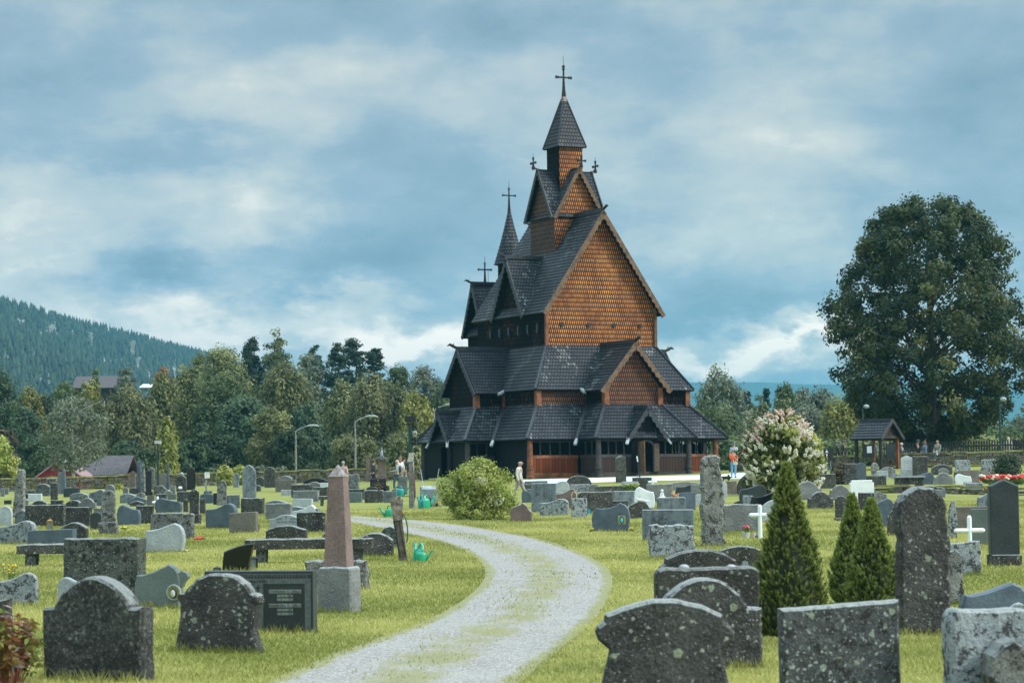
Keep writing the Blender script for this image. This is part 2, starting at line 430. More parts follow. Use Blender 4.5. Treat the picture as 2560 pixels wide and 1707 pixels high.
def courses(mb, pts, h=.28, lift=.05, thick=.12, u0=0.):
    """a plane polygon (eave edge first: pts[0]->pts[1]) laid in overlapping courses"""
    pts = [V3(p) for p in pts]; U = (pts[1] - pts[0]).normalized()
    N = (pts[1] - pts[0]).cross(pts[2] - pts[0]).normalized(); Vv = N.cross(U)
    P2 = [((p - pts[0]).dot(U), (p - pts[0]).dot(Vv)) for p in pts]
    vmin = min(p[1] for p in P2); vmax = max(p[1] for p in P2)
    k = math.floor(vmin / h)
    while k * h < vmax:
        lo, hi = k * h, (k + 1) * h; Q = clip(P2, 1, max(lo, vmin), min(hi, vmax)); k += 1
        if len(Q) < 3: continue
        f = lambda q: pts[0] + U * q[0] + Vv * q[1] + N * (lift * (1 - (q[1] - lo) / h))
        mb.face([f(q) for q in Q], [(q[0] + u0, q[1]) for q in Q])
        low = [q for q in Q if abs(q[1] - max(lo, vmin)) < 1e-5]
        if len(low) >= 2:
            a = min(low); b_ = max(low)
            g = lambda q: pts[0] + U * q[0] + Vv * q[1]
            mb.face([g(a), g(b_), f(b_), f(a)], [(a[0] + u0, a[1])] * 4)
    if thick:
        lowp = [p - N * thick for p in pts]
        mb.face(lowp[::-1], [(0, 0)] * len(lowp))
        for i in range(len(pts)):
            j = (i + 1) % len(pts); mb.face([lowp[i], lowp[j], pts[j], pts[i]], [(0, 0)] * 4)
def roofpart(name, planes, mat=None, parent=None, lift=.028, h=.26, thick=.12):
    mb = MB()
    for i, p in enumerate(planes): courses(mb, p, h, lift, thick, u0=i * 13.3)
    return mb.build(name, mat or M_ROOF, parent or ch, fix=False)
def wallpart(name, planes, mat, parent=None):
    mb = MB()
    for i, p in enumerate(planes): courses(mb, p, .285, .010, 0, u0=i * 9.7)
    return mb.build(name, mat, parent or ch, fix=False)
def board(name, segs, mat, wd=.12, ht=.12, parent=None):
    mb = MB()
    for a, b_ in segs: mb.bar(a, b_, wd, ht)
    return mb.build(name, mat, parent or ch)
def barge(name, apex, foot, out, mat, parent=None, wd=.30, sc=.42, th=.07):
    """wavy carved gable board from apex down to foot; out = outward direction"""
    a, f = V3(apex), V3(foot); d = f - a; L = d.length; d.normalize(); o = V3(out).normalized()
    n = o.cross(d); n = n if n.z < 0 else -n
    mb = MB(); N = max(6, int(L / sc * 6)); top = []; bot = []
    for i in range(N + 1):
        t = L * i / N; top.append(a + d * t - n * .06); bot.append(a + d * t + n * (wd - .10 * abs(math.sin(math.pi * t / sc))))
    for i in range(N):
        q = [top[i], top[i + 1], bot[i + 1], bot[i]]; q2 = [p + o * th for p in q]
        mb.add(q + q2, [(0, 1, 2, 3), (7, 6, 5, 4), (0, 4, 5, 1), (1, 5, 6, 2), (2, 6, 7, 3), (3, 7, 4, 0)])
    return mb.build(name, mat, parent or ch)
def finial(name, p, out, mat, s=1., parent=None):
    """dragon-head crest end: a curved tapering snout with an ear"""
    p = V3(p); o = V3(out).normalized(); up = V3((0, 0, 1))
    mb = MB()
    mb.tube([p - o * .5 * s, p + up * .05 * s, p + o * .32 * s + up * .20 * s, p + o * .55 * s + up * .30 * s, p + o * .78 * s + up * .18 * s],
            [.09 * s, .12 * s, .13 * s, .11 * s, .03 * s], 6)
    mb.tube([p + o * .25 * s + up * .2 * s, p + o * .18 * s + up * .45 * s], [.06 * s, .01], 5)
    return mb.build(name, mat, parent or ch)
def cross(name, p, h, arm, s, mat, parent, flare=.5, arm_z=.66, style='pattee', axis='x'):
    """upright cross with widened ends, foot at p"""
    mb = MB(); P = V3(p); ax = V3((1, 0, 0)) if axis == 'x' else V3((0, 1, 0)); up = V3((0, 0, 1))
    zc = h * arm_z
    def lobe(a, b_, r0, r1):
        mb.tube([a, a + (b_ - a) * .55, a + (b_ - a) * .7, a + (b_ - a) * .85, b_], [r0, r0 * .9, r0 * (1.6 if style == 'knob' else 1.05), r0 * 1.1, r1], 6)
    c = P + up * zc
    lobe(c, P + up * h, s, s * 2); lobe(c, c + ax * arm / 2, s, s * 2); lobe(c, c - ax * arm / 2, s, s * 2)
    mb.tube([P, P + up * h * .25, c], [s * 2.4, s * 1.6, s], 6)
    mb.tube([P + up * h, P + up * (h + h * .32)], [.02, .012], 4)
    return mb.build(name, mat, parent)
# ---------------- nave
X0, Y1 = 4.0, 9.7
ZR, ZE, XE = 17.05, 10.45, 4.42
sl_n = (ZR - ZE) / XE
zwall = ZR - sl_n * X0 - .15
fa = [(-X0, 0, 8.3), (X0, 0, 8.3), (X0, 0, zwall), (0, 0, ZR - .15), (-X0, 0, zwall)]
gab = wallpart("gable_wall", [fa], M_BRIGHT)
gab['label'] = "orange sun-bleached shingled front gable"
ba = [(X0, Y1, 8.3), (-X0, Y1, 8.3), (-X0, Y1, zwall), (0, Y1, ZR - .15), (X0, Y1, zwall)]
sidew = wallpart("nave_wall", [[(-X0, Y1, 8.3), (-X0, 0, 8.3), (-X0, 0, zwall), (-X0, Y1, zwall)], [(X0, 0, 8.3), (X0, Y1, 8.3), (X0, Y1, zwall), (X0, 0, zwall)], ba], M_DARKW)
roofpart("nave_roof", [[(-XE, Y1 + .1, ZE), (-XE, -.42, ZE), (0, -.42, ZR), (0, Y1 + .1, ZR)], [(XE, -.42, ZE), (XE, Y1 + .1, ZE), (0, Y1 + .1, ZR), (0, -.42, ZR)]])
for s in (-1, 1):
    barge("barge_board", (0, -.50, ZR), (s * XE * 1.01, -.50, ZE - .05), (0, -1, 0), M_BARGE)
    board("corner_board", [((s * X0, -.04, 8.4), (s * X0, -.04, zwall))], M_POSTO if s < 0 else M_BARGE, .2, .2)
board("ridge_board", [((0, -.5, ZR + .10), (0, Y1, ZR + .10))], M_TARB, .12, .3)
finial("dragon_head", (0, -.6, ZR + .12), (0, -1, 0), M_TAR, .7); finial("dragon_head", (0, Y1, ZR + .1), (0, 1, 0), M_TAR, .7)
for px_ in (-2.89, -.95, .92, 2.89):
    mb = MB(); n = 14
    mb.tube([(px_, .05, 9.75), (px_, -.07, 9.75)], [.15, .15], n); po = mb.build("porthole", M_TAR, gab)
for vv in np.linspace(1.0, 7.6, 6):
    mb = MB(); mb.box((-X0 - .05, vv, 9.55), (.12, .26, .62)); wf = mb.build("window", M_TAR, ch)
    mb = MB(); mb.box((-X0 - .13, vv, 9.55), (.05, .17, .5)); mb.build("pane", simple("old_pane", (.006, .007, .01), .2) if vv < 1.1 else bpy.data.materials["old_pane"], wf)
# cross gables of the nave
for s in (-1, 1):
    xa = s * (XE + .05); zc_, zk, hv, vc = 14.3, 10.42, 2.2, 4.55; xr = s * (XE * (ZR - zc_) / (ZR - ZE) - .4)
    L = [(xa, vc - hv, zk), (s * 2.4, vc - hv, zk), (xr, vc, zc_), (xa, vc, zc_)]
    R_ = [(s * 2.4, vc + hv, zk), (xa, vc + hv, zk), (xa, vc, zc_), (xr, vc, zc_)]
    if s > 0: L, R_ = [L[1], L[0], L[3], L[2]], [R_[1], R_[0], R_[3], R_[2]]
    roofpart("cross_gable_roof", [L, R_], M_ROOFP)
    a_, b_ = (-X0 * 1.002, X0 * 1.002)[s > 0], 0
    xw = s * (X0 + .03); zz = zc_ - .2
    P = [(xw, vc + 2.0, 10.3), (xw, vc - 2.0, 10.3), (xw, vc, zz)]
    wallpart("cross_gable_wall", [P if s < 0 else [P[1], P[0], P[2]]], M_DARKW)
    for q in (-1, 1): barge("barge_board", (xa, vc, zc_), (xa, vc + q * hv * 1.02, zk - .08), (s, 0, 0), M_TARB)
    board("ridge_board", [((xa + s * .1, vc, zc_ + .1), (xr, vc, zc_ + .1))], M_TARB, .12, .22)
    finial("dragon_head", (xa + s * .1, vc, zc_ + .1), (s, 0, 0), M_TAR, .6)
# ---------------- ridge tower
tc_ = .17; tx0, tx1, ty0, ty1 = tc_ - 1.75, tc_ + 1.7, 3.2, 6.5; zt, zta, ztb = 17.25, 20.3, 13.2; tym = 4.85
tf = [(tx0, ty0, ztb), (tx1, ty0, ztb), (tx1, ty0, zt), (tc_, ty0, zta - .25), (tx0, ty0, zt)]
wallpart("tower_wall", [tf], M_BRIGHT)
tl = [(tx0, ty1, ztb), (tx0, ty0, ztb), (tx0, ty0, zt), (tx0, tym, zta - .25), (tx0, ty1, zt)]
tr = [(tx1, ty0, ztb), (tx1, ty1, ztb), (tx1, ty1, zt), (tx1, tym, zta - .25), (tx1, ty0, zt)]
tb = [(tx1, ty1, ztb), (tx0, ty1, ztb), (tx0, ty1, zt), (tc_, ty1, zta - .25), (tx1, ty1, zt)]
wallpart("tower_wall", [tl, tr, tb], M_BROWN)
o_ = .25; dz = .25
roofpart("tower_roof", [
    [(tx0 - .15, ty1 + o_, zt - dz), (tx0 - .15, ty0 - o_, zt - dz), (tc_, ty0 - o_, zta), (tc_, ty1 + o_, zta)],
    [(tx1 + .15, ty0 - o_, zt - dz), (tx1 + .15, ty1 + o_, zt - dz), (tc_, ty1 + o_, zta), (tc_, ty0 - o_, zta)]], M_ROOF, thick=.08)
roofpart("tower_roof", [
    [(tx0 - o_, ty0 - .15, zt - dz), (tx1 + o_, ty0 - .15, zt - dz), (tx1 + o_, tym, zta), (tx0 - o_, tym, zta)],
    [(tx1 + o_, ty1 + .15, zt - dz), (tx0 - o_, ty1 + .15, zt - dz), (tx0 - o_, tym, zta), (tx1 + o_, tym, zta)]], M_ROOF, thick=.08)
for s in (-1, 1):
    barge("barge_board", (tc_, ty0 - .3, zta), (tc_ + s * 1.95, ty0 - .3, zt - dz - .1), (0, -1, 0), M_BARGE, wd=.24, sc=.34)
    barge("barge_board", (tx0 - .3, tym, zta), (tx0 - .3, tym + s * 1.95, zt - dz - .1), (-1, 0, 0), M_TARB, wd=.24, sc=.34)
    barge("barge_board", (tx1 + .3, tym, zta), (tx1 + .3, tym + s * 1.95, zt - dz - .1), (1, 0, 0), M_TARB, wd=.24, sc=.34)
for p, o in (((tc_, ty0 - .42, zta), (0, -1, 0)), ((tx0 - .42, tym, zta), (-1, 0, 0)), ((tx1 + .42, tym, zta), (1, 0, 0))):
    q = V3(p) + V3(o) * .2
    cross("gable_cross", (q.x, q.y, q.z - .05), .8, .62, .05, M_TAR, ch, style='knob', axis='x' if o[0] == 0 else 'y', arm_z=.55)
    finial("dragon_head", p, o, M_TAR, .45)
# upper turret and spire
ux0, ux1, uy0, uy1 = tc_ - .87, tc_ + .87, 4.0, 5.72; zu = 21.75
wallpart("turret_wall", [[(ux0, uy0, 17.5), (ux1, uy0, 17.5), (ux1, uy0, zu), (ux0, uy0, zu)]], M_BRIGHT)
wallpart("turret_wall", [[(ux0, uy1, 17.5), (ux0, uy0, 17.5), (ux0, uy0, zu), (ux0, uy1, zu)], [(ux1, uy0, 17.5), (ux1, uy1, 17.5), (ux1, uy1, zu), (ux1, uy0, zu)], [(ux1, uy1, 17.5), (ux0, uy1, 17.5), (ux0, uy1, zu), (ux1, uy1, zu)]], M_DARKW)
h_ = 1.06; c4 = [(tc_ - h_, tym - h_), (tc_ + h_, tym - h_), (tc_ + h_, tym + h_), (tc_ - h_, tym + h_)]
k_ = .12; t4 = [(tc_ - k_, tym - k_), (tc_ + k_, tym - k_), (tc_ + k_, tym + k_), (tc_ - k_, tym + k_)]
spire = roofpart("spire", [[(*c4[i], 21.75), (*c4[(i + 1) % 4], 21.75), (*t4[(i + 1) % 4], 25.0), (*t4[i], 25.0)] for i in range(4)], M_ROOF)
board("hip_board", [((*c4[i], 21.78), (*t4[i], 25.05)) for i in range(4)], M_BARGE if 0 else M_TARB, .09, .1, spire)
mb = MB(); mb.box((tc_, tym, 25.12), (.42, .42, .45), tap=.35); mb.build("cap", M_COPPER, spire)
cross("cross", (tc_, tym, 25.25), 2.05, 1.15, .065, M_TAR, spire, style='knob', arm_z=.62)
# ---------------- chancel behind, with its round turret
cx = 3.0; cy0, cy1 = Y1, 13.2; czr, cze, cxe = 14.2, 9.7, 3.4
wallpart("chancel_wall", [[(-cx, cy1, 4), (-cx, cy0, 4), (-cx, cy0, cze + .2), (-cx, cy1, cze + .2)], [(cx, cy0, 4), (cx, cy1, 4), (cx, cy1, cze + .2), (cx, cy0, cze + .2)],
    [(cx, cy1, 4), (-cx, cy1, 4), (-cx, cy1, cze), (0, cy1, czr - .2), (cx, cy1, cze)]], M_DARKW)
roofpart("chancel_roof", [[(-cxe, cy1 + .3, cze), (-cxe, cy0 - .5, cze), (0, cy0 - .5, czr), (0, cy1 + .3, czr)], [(cxe, cy0 - .5, cze), (cxe, cy1 + .3, cze), (0, cy1 + .3, czr), (0, cy0 - .5, czr)]])
for s in (-1, 1):
    xa = s * (cxe + .15); vc, hv = 11.4, 1.6; zc_, zk = 13.15, 9.6
    L = [(xa, vc - hv, zk), (s * 1.2, vc - hv, zk), (s * .5, vc, zc_), (xa, vc, zc_)]; R_ = [(s * 1.2, vc + hv, zk), (xa, vc + hv, zk), (xa, vc, zc_), (s * .5, vc, zc_)]
    if s > 0: L, R_ = [L[1], L[0], L[3], L[2]], [R_[1], R_[0], R_[3], R_[2]]
    roofpart("chancel_gable_roof", [L, R_]); xw = s * (cx + .03)
    P = [(xw, vc + 1.5, 9.4), (xw, vc - 1.5, 9.4), (xw, vc, zc_ - .15)]
    wallpart("chancel_gable_wall", [P if s < 0 else [P[1], P[0], P[2]]], M_DARKW)
    for q in (-1, 1): barge("barge_board", (xa, vc, zc_), (xa, vc + q * hv, zk - .05), (s, 0, 0), M_TARB, wd=.24)
    board("ridge_board", [((xa + s * .1, vc, zc_ + .1), (0, vc, zc_ + .1))], M_TARB, .12, .2)
    finial("dragon_head", (xa + s * .1, vc, zc_ + .1), (s, 0, 0), M_TAR, .6)
cross("cross", (-2.55, 11.4, 13.2), 1.45, 1.0, .05, M_TAR, ch, arm_z=.68)
mb = MB(); n = 24; ty_ = 12.6
def ring(r, z): return [(r * math.cos(2 * math.pi * k / n), ty_ + r * math.sin(2 * math.pi * k / n), z) for k in range(n)]
z = 14.7; r = 1.02; H_ = 18.5 - z; rows = 16; prev = None
for i in range(rows):
    r0 = r * (1 - i / rows) + .06 - .05 * math.sin(math.pi * i / rows); r1 = r * (1 - (i + 1) / rows) + .06 - .05 * math.sin(math.pi * (i + 1) / rows)
    A, B = ring(r0 + .035, z + H_ * i / rows), ring(r1, z + H_ * (i + 1) / rows)
    C_ = ring(r0 - .03, z + H_ * i / rows)
    for k in range(n):
        k2 = (k + 1) % n; u0, u1 = k * .27, (k + 1) * .27; v0 = i * .26 + .002; v1 = v0 + .255
        mb.face([A[k], A[k2], B[k2], B[k]], [(u0, v0), (u1, v0), (u1, v1), (u0, v1)]); mb.face([C_[k], C_[k2], A[k2], A[k]], [(0, 0)] * 4)
cone = mb.build("round_spire", M_ROOF, ch, fix=False)
cross("cross", (0, ty_, 18.4), 1.6, 1.0, .05, M_TAR, cone, arm_z=.68)
mb = MB()
for i in range(20):
    A, B = ring(.84, 8.8 + .3 * i), ring(.82, 9.1 + .3 * i)
    for k in range(n):
        k2 = (k + 1) % n; mb.face([A[k], A[k2], B[k2], B[k]], [(k * .22, i * .3), ((k + 1) * .22, i * .3), ((k + 1) * .22, i * .3 + .299), (k * .22, i * .3 + .299)])
mb.build("round_turret", M_DARKW, ch, fix=False)
# ---------------- aisle roofs and wings
ZA, ZAE = 8.42, 5.52; k = 1.8
def skirt(rect, zt_, k_, ze, mats, name, drop=0):
    x0, x1, y0, y1 = rect; o = [(x0 - k_, y0 - k_), (x1 + k_, y0 - k_), (x1 + k_, y1 + k_), (x0 - k_, y1 + k_)]; i_ = [(x0, y0), (x1, y0), (x1, y1), (x0, y1)]
    for q in range(4):
        j = (q + 1) % 4; roofpart(name, [[(*o[q], ze), (*o[j], ze), (*i_[j], zt_), (*i_[q], zt_)]], mats[q])
    board("hip_board", [((*o[q], ze + .06), (*i_[q], zt_ + .06)) for q in range(4)], M_TARB, .16, .12)
skirt((-X0, X0, 0, Y1), ZA, k, ZAE, [M_ROOFP, M_ROOF, M_ROOF, M_ROOF], "aisle_roof")
A0, A1, B0, B1 = -5.45, 5.45, -1.45, 11.15
def gwall(name, a, b_, z0, z1, mat, extra=None):
    a, b_ = V3((*a, 0)), V3((*b_, 0)); P = [a + V3((0, 0, z0)), b_ + V3((0, 0, z0)), b_ + V3((0, 0, z1)), a + V3((0, 0, z1))]
    if extra: P = P[:3] + [V3((*extra[0], extra[1]))] + P[3:]
    return wallpart(name, [P], mat)
LC = 5.1; WW = 1.95
WF, WX = -3.85, 7.45
# outline of aisle walls, counter-clockwise seen from above
PO = [(A0, B0), (-WW, B0), (-WW, WF), (WW, WF), (WW, B0), (A1, B0), (A1, LC - WW), (WX, LC - WW), (WX, LC + WW), (A1, LC + WW), (A1, B1), (A0, B1), (A0, LC + WW), (-WX, LC + WW), (-WX, LC - WW), (A0, LC - WW)]
wm = {0: M_MIDW, 1: M_DARKW, 4: M_DARKW, 13: M_DARKW, 14: M_DARKW}
for q in range(16):
    a, b_ = PO[q], PO[(q + 1) % 16]
    if q == 2: gwall("wing_wall", a, b_, 4.5, 5.7, M_MIDW, ((0, WF), 8.2))
    elif q in (7, 13): gwall("wing_wall", a, b_, 4.5, 5.7, M_DARKW, ((WX if q == 7 else -WX, LC), 8.1))
    else: gwall("aisle_wall", a, b_, 4.5, 5.75, wm.get(q, M_DARKW))
def wing(ax, zc_, ext, half, zk, bm_, mat):
    """ax: 'f','l','r'"""
    if ax == 'f':
        T = lambda a, b_, z: (a, b_, z); pe, pi, c = -ext, .3, 0
        L = [T(-half, pi - 1.2, zk), T(-half, pe, zk), T(0, pe, zc_), T(0, pi, zc_)]; R_ = [T(half, pe, zk), T(half, pi - 1.2, zk), T(0, pi, zc_), T(0, pe, zc_)]; out = (0, -1, 0); ap = T(0, pe - .08, zc_); ft = [T(-half * 1.02, pe - .08, zk - .08), T(half * 1.02, pe - .08, zk - .08)]; rg = (T(0, pe - .15, zc_ + .1), T(0, pi, zc_ + .1))
    else:
        s = -1 if ax == 'l' else 1; pe, pi = s * ext, s * 3.7; pm = s * 4.9
        L = [(pe, LC - half, zk), (pm, LC - half, zk), (pi, LC, zc_), (pe, LC, zc_)]; R_ = [(pm, LC + half, zk), (pe, LC + half, zk), (pe, LC, zc_), (pi, LC, zc_)]
        if s > 0: L, R_ = [L[1], L[0], L[3], L[2]], [R_[1], R_[0], R_[3], R_[2]]
        out = (s, 0, 0); ap = (pe + s * .08, LC, zc_); ft = [(pe + s * .08, LC - half * 1.02, zk - .08), (pe + s * .08, LC + half * 1.02, zk - .08)]; rg = ((pe + s * .15, LC, zc_ + .1), (pi, LC, zc_ + .1))
    roofpart("wing_roof", [L], mat); roofpart("wing_roof", [R_], mat)
    for f in ft: barge("barge_board", ap, f, out, bm_)
    board("ridge_board", [rg], M_TARB, .14, .24); finial("dragon_head", rg[0], out, M_TAR, .8)
wing('f', 8.4, 4.25, 2.5, 5.42, M_BARGE, M_ROOFP); wing('l', 8.33, 7.75, 2.5, 5.42, M_TARB, M_ROOF); wing('r', 8.33, 7.75, 2.5, 5.42, M_TARB, M_ROOF)
for x, y in ((A0, B0), (-WW, WF), (WW, WF), (A1, B0), (-WX, LC - WW), (A0, LC - WW)):
    board("corner_stave", [((x, y, 4.5), (x, y, 5.6))], M_POSTO, .34, .34)
# ---------------- gallery (svalgang)
def offs(P, d, dr=None):
    out = []; n = len(P)
    for i in range(n):
        p0, p1, p2 = V3((*P[i - 1], 0)), V3((*P[i], 0)), V3((*P[(i + 1) % n], 0))
        e1, e2 = (p1 - p0).normalized(), (p2 - p1).normalized(); n1, n2 = V3((e1.y, -e1.x, 0)), V3((e2.y, -e2.x, 0))
        q = p1 + (n1 + n2) * d; out.append((q.x, q.y))
    return out
GE = offs(PO, 1.72); GW = offs(PO, 1.30)
GE = [(x + (.35 if x > 6.9 and i in (5, 6) else 0), y) for i, (x, y) in enumerate(GE)]
ZG, ZGE = 4.62, 2.40
for q in range(16):
    j = (q + 1) % 16
    roofpart("gallery_roof", [[(*GE[q], ZGE), (*GE[j], ZGE), (*PO[j], ZG), (*PO[q], ZG)]], M_ROOFP if q in (0,) else M_ROOF)
    conv = (V3((*PO[q], 0)) - V3((*PO[q - 1], 0))).cross(V3((*PO[j], 0)) - V3((*PO[q], 0))).z > 0
    board("hip_board" if conv else "valley_board", [((*GE[q], ZGE + .05), (*PO[q], ZG + .05))], M_TARB, .2, .12)
    if not conv:
        g, p = V3((*GE[q], ZGE)), V3((*PO[q], ZG)); d = (g - p).normalized()
        mb = MB(); mb.bar(g - d * .2, g + d * .5, .2, .14); mb.build("valley_spout", M_LEADEND, ch)
for (x, y) in ((-2.5, -1.8), (2.5, -1.8), (-5.8, LC - 2.5), (-5.8, LC + 2.5)):
    mb = MB(); d = V3((0, -1, -.45)) if abs(x) < 4 else V3((-1, -.3, -.45)); d.normalize(); a = V3((x, y, ZAE + .02)); mb.bar(a - d * .2, a + d * .45, .2, .14); mb.build("valley_spout", M_LEADEND, ch)
def edgeframe(a, b_):
    a, b_ = V3((*a, 0)), V3((*b_, 0)); e = (b_ - a); L = e.length; e.normalize(); return a, e, L, V3((e.y, -e.x, 0))
# inner wall behind the arcade
mb = MB()
for q in range(16):
    a, b_ = PO[q], PO[(q + 1) % 16]; L = math.dist(a, b_); mb.face([(*a, 0), (*b_, 0), (*b_, 4.6), (*a, 4.6)], [(0, 0), (L, 0), (L, 4.6), (0, 4.6)])
mb.build("inner_wall", M_PLKD, ch, fix=False)
def panel(name, q, t0, t1, z0, z1, mat, out=0., th=.10):
    a, e, L, n = edgeframe(GW[q], GW[(q + 1) % 16]); mb = MB()
    p0, p1 = a + e * t0 + n * out, a + e * t1 + n * out; u = t1 - t0
    A = [p0, p1, p1 - n * th, p0 - n * th]
    lo = [V3((p.x, p.y, z0)) for p in A]; hi = [V3((p.x, p.y, z1)) for p in A]; U = [t0, t1, t1, t0]
    for i in range(4):
        j = (i + 1) % 4; mb.face([lo[i], lo[j], hi[j], hi[i]], [(U[i], z0), (U[j], z0), (U[j], z1), (U[i], z1)])
    mb.face(hi, [(0, 0)] * 4); mb.face(lo[::-1], [(0, 0)] * 4)
    return mb.build(name, mat, ch, fix=False)
edges_len = [math.dist(GW[q], GW[(q + 1) % 16]) for q in range(16)]
for q in range(16):
    L = edges_len[q]; full = q in (15, 13, 7, 8, 9, 10, 11, 12); dark = q not in (0, 4, 14)
    if q in (2, 13): continue
    if full:
        panel("plank_wall", q, .1, L - .1, .1, 2.45, M_PLKD); continue
    pm = {0: M_PLKO, 4: M_PLKO, 14: M_PLKB}.get(q, M_PLKB)
    panel("plank_wall", q, .15, L - .15, .34, 1.22, pm)
    panel("sill_beam", q, .1, L - .1, .02, .33, M_POSTO if q in (0, 4) else M_POSTD, .04, .18)
    panel("rail", q, .1, L - .1, 1.23, 1.42, M_POSTO if q in (0, 4) else M_POSTD, .03, .16)
    panel("top_beam", q, .0, L, 2.22, 2.5, M_TAR, .03, .18)
    a, e, LL, n = edgeframe(GW[q], GW[(q + 1) % 16]); c = max(1, round(L / .75))
    for i in range(1, c):
        p = a + e * (L * i / c); mb = MB(); mb.tube([(p.x, p.y, 1.40), (p.x, p.y, 1.5), (p.x, p.y, 1.6), (p.x, p.y, 2.1), (p.x, p.y, 2.25)], [.07, .07, .04, .04, .09], 7); mb.build("colonnette", M_TAR, ch)
# posts
for q, (x, y) in enumerate(GW):
    conv = q in (0, 2, 3, 5, 7, 8, 10, 11, 13, 14)
    if not conv: continue
    mb = MB(); mb.tube([(x, y, -.02), (x, y, .12), (x, y, .16), (x, y, .52), (x, y, .55), (x, y, .60), (x, y, .64), (x, y, 2.45)], [.26, .26, .23, .225, .25, .25, .20, .16], 14)
    mb.build("corner_stave", M_POSTO if q in (0, 5) else M_POSTD, ch, smooth=False)
# front portal wall (edge 2) with doorway
L2 = edges_len[2]; dc = L2 / 2 + .05
for t0, t1 in ((.15, dc - .95), (dc + .95, L2 - .15)):
    panel("plank_wall", 2, t0, t1, .34, 1.22, M_PLKB); panel("rail", 2, t0, t1, 1.23, 1.42, M_POSTD, .03, .16); panel("top_beam", 2, t0, t1, 2.22, 2.5, M_TAR, .03, .18)
    a, e, LL, n = edgeframe(GW[2], GW[3])
    for i in (1, 2, 3):
        t = t0 + (t1 - t0) * i / 4; p = a + e * t; mb = MB(); mb.tube([(p.x, p.y, 1.40), (p.x, p.y, 1.6), (p.x, p.y, 2.1), (p.x, p.y, 2.25)], [.07, .04, .04, .09], 7); mb.build("colonnette", M_TAR, ch)
panel("sill_beam", 2, .1, L2 - .1, .02, .33, M_POSTD, .04, .18)
a, e, LL, n = edgeframe(GW[2], GW[3])
xd = (a + e * dc).x; yd = GW[2][1]
def arch_hole(w2, zs, zt_, n_=10):
    return [(-w2, .30)] + [(-w2, zs)] + [(-w2 * math.cos(math.pi * i / n_), zs + (zt_ - zs) * math.sin(math.pi * i / n_)) for i in range(1, n_)] + [(w2, zs), (w2, .30)]
def archwall(name, cx_, cy_, W_, Hs, apex_z, w2, mat, d=(1, 0), depth=.14, pr=0.):
    """gabled wall with an arched doorway; d = unit direction along the wall"""
    hole = arch_hole(w2, 1.85, 2.15); mb = MB(); o = V3((d[1], -d[0], 0)); D = V3((d[0], d[1], 0)); c = V3((cx_, cy_, 0)) + o * pr
    P = lambda x, z, k_: c + D * x + V3((0, 0, z)) - o * k_
    outer = [(-W_, .30), (-W_, Hs), (0, apex_z), (W_, Hs), (W_, .30)]
    m_ = len(hole); top = []
    for i, (x, z) in enumerate(hole):     # project hole points outwards
        if i == 0: top.append((-W_, .30))
        elif i == m_ - 1: top.append((W_, .30))
        elif i == 1: top.append((-W_, Hs * .8))
        elif i == m_ - 2: top.append((W_, Hs * .8))
        else:
            t = (i - 1) / (m_ - 3); X = -W_ + 2 * W_ * t; top.append((X, Hs + (apex_z - Hs) * (1 - abs(X) / W_)))
    for k_ in (0, depth):
        for i in range(m_ - 1): mb.face([P(*hole[i], k_), P(*hole[i + 1], k_), P(*top[i + 1], k_), P(*top[i], k_)], [(hole[i][0], hole[i][1]), (hole[i + 1][0], hole[i + 1][1]), (top[i + 1][0], top[i + 1][1]), (top[i][0], top[i][1])])
    for i in range(m_ - 1): mb.face([P(*hole[i], 0), P(*hole[i], depth), P(*hole[i + 1], depth), P(*hole[i + 1], 0)], [(0, 0)] * 4)
    return mb.build(name, mat, ch, fix=False)
fy = yd - .12
pw = archwall("portal_wall", xd, fy, 1.0, 2.3, 4.05, .46, M_PLKD)
mb = MB()
for i, (x, z) in enumerate([(q_[0] * 1.0, q_[1]) for q_ in arch_hole(.50, 1.85, 2.2)]): pass
pts = [(xd + x, fy - .05, z) for x, z in arch_hole(.54, 1.85, 2.24)]
mb.tube(pts, .07, 6); pf = mb.build("door_frame", M_TARB, pw)
mb = MB(); mb.box((xd + .78, fy - .04, 1.2), (.34, .06, 1.75)); cj = mb.build("carved_jamb", simple("carved_wood", (.11, .07, .045), .7, var=.7, sc=22, bumpd=.04), pw)
mb = MB(); mb.box((xd - .56, fy - .42, 1.25), (.05, .82, 1.95)); dl = mb.build("door", M_BARGE, pw)
mb = MB()
for z in (.6, 1.3, 1.9): mb.box((xd - .52, fy - .42, z), (.03, .7, .06))
mb.build("hinge_strap", M_TAR, dl)
mb = MB(); mb.box((xd + .03, fy + .5, 1.55), (.3, .02, .42)); mb.build("notice", simple("paper_dim", (.10, .13, .15), .8), pw)
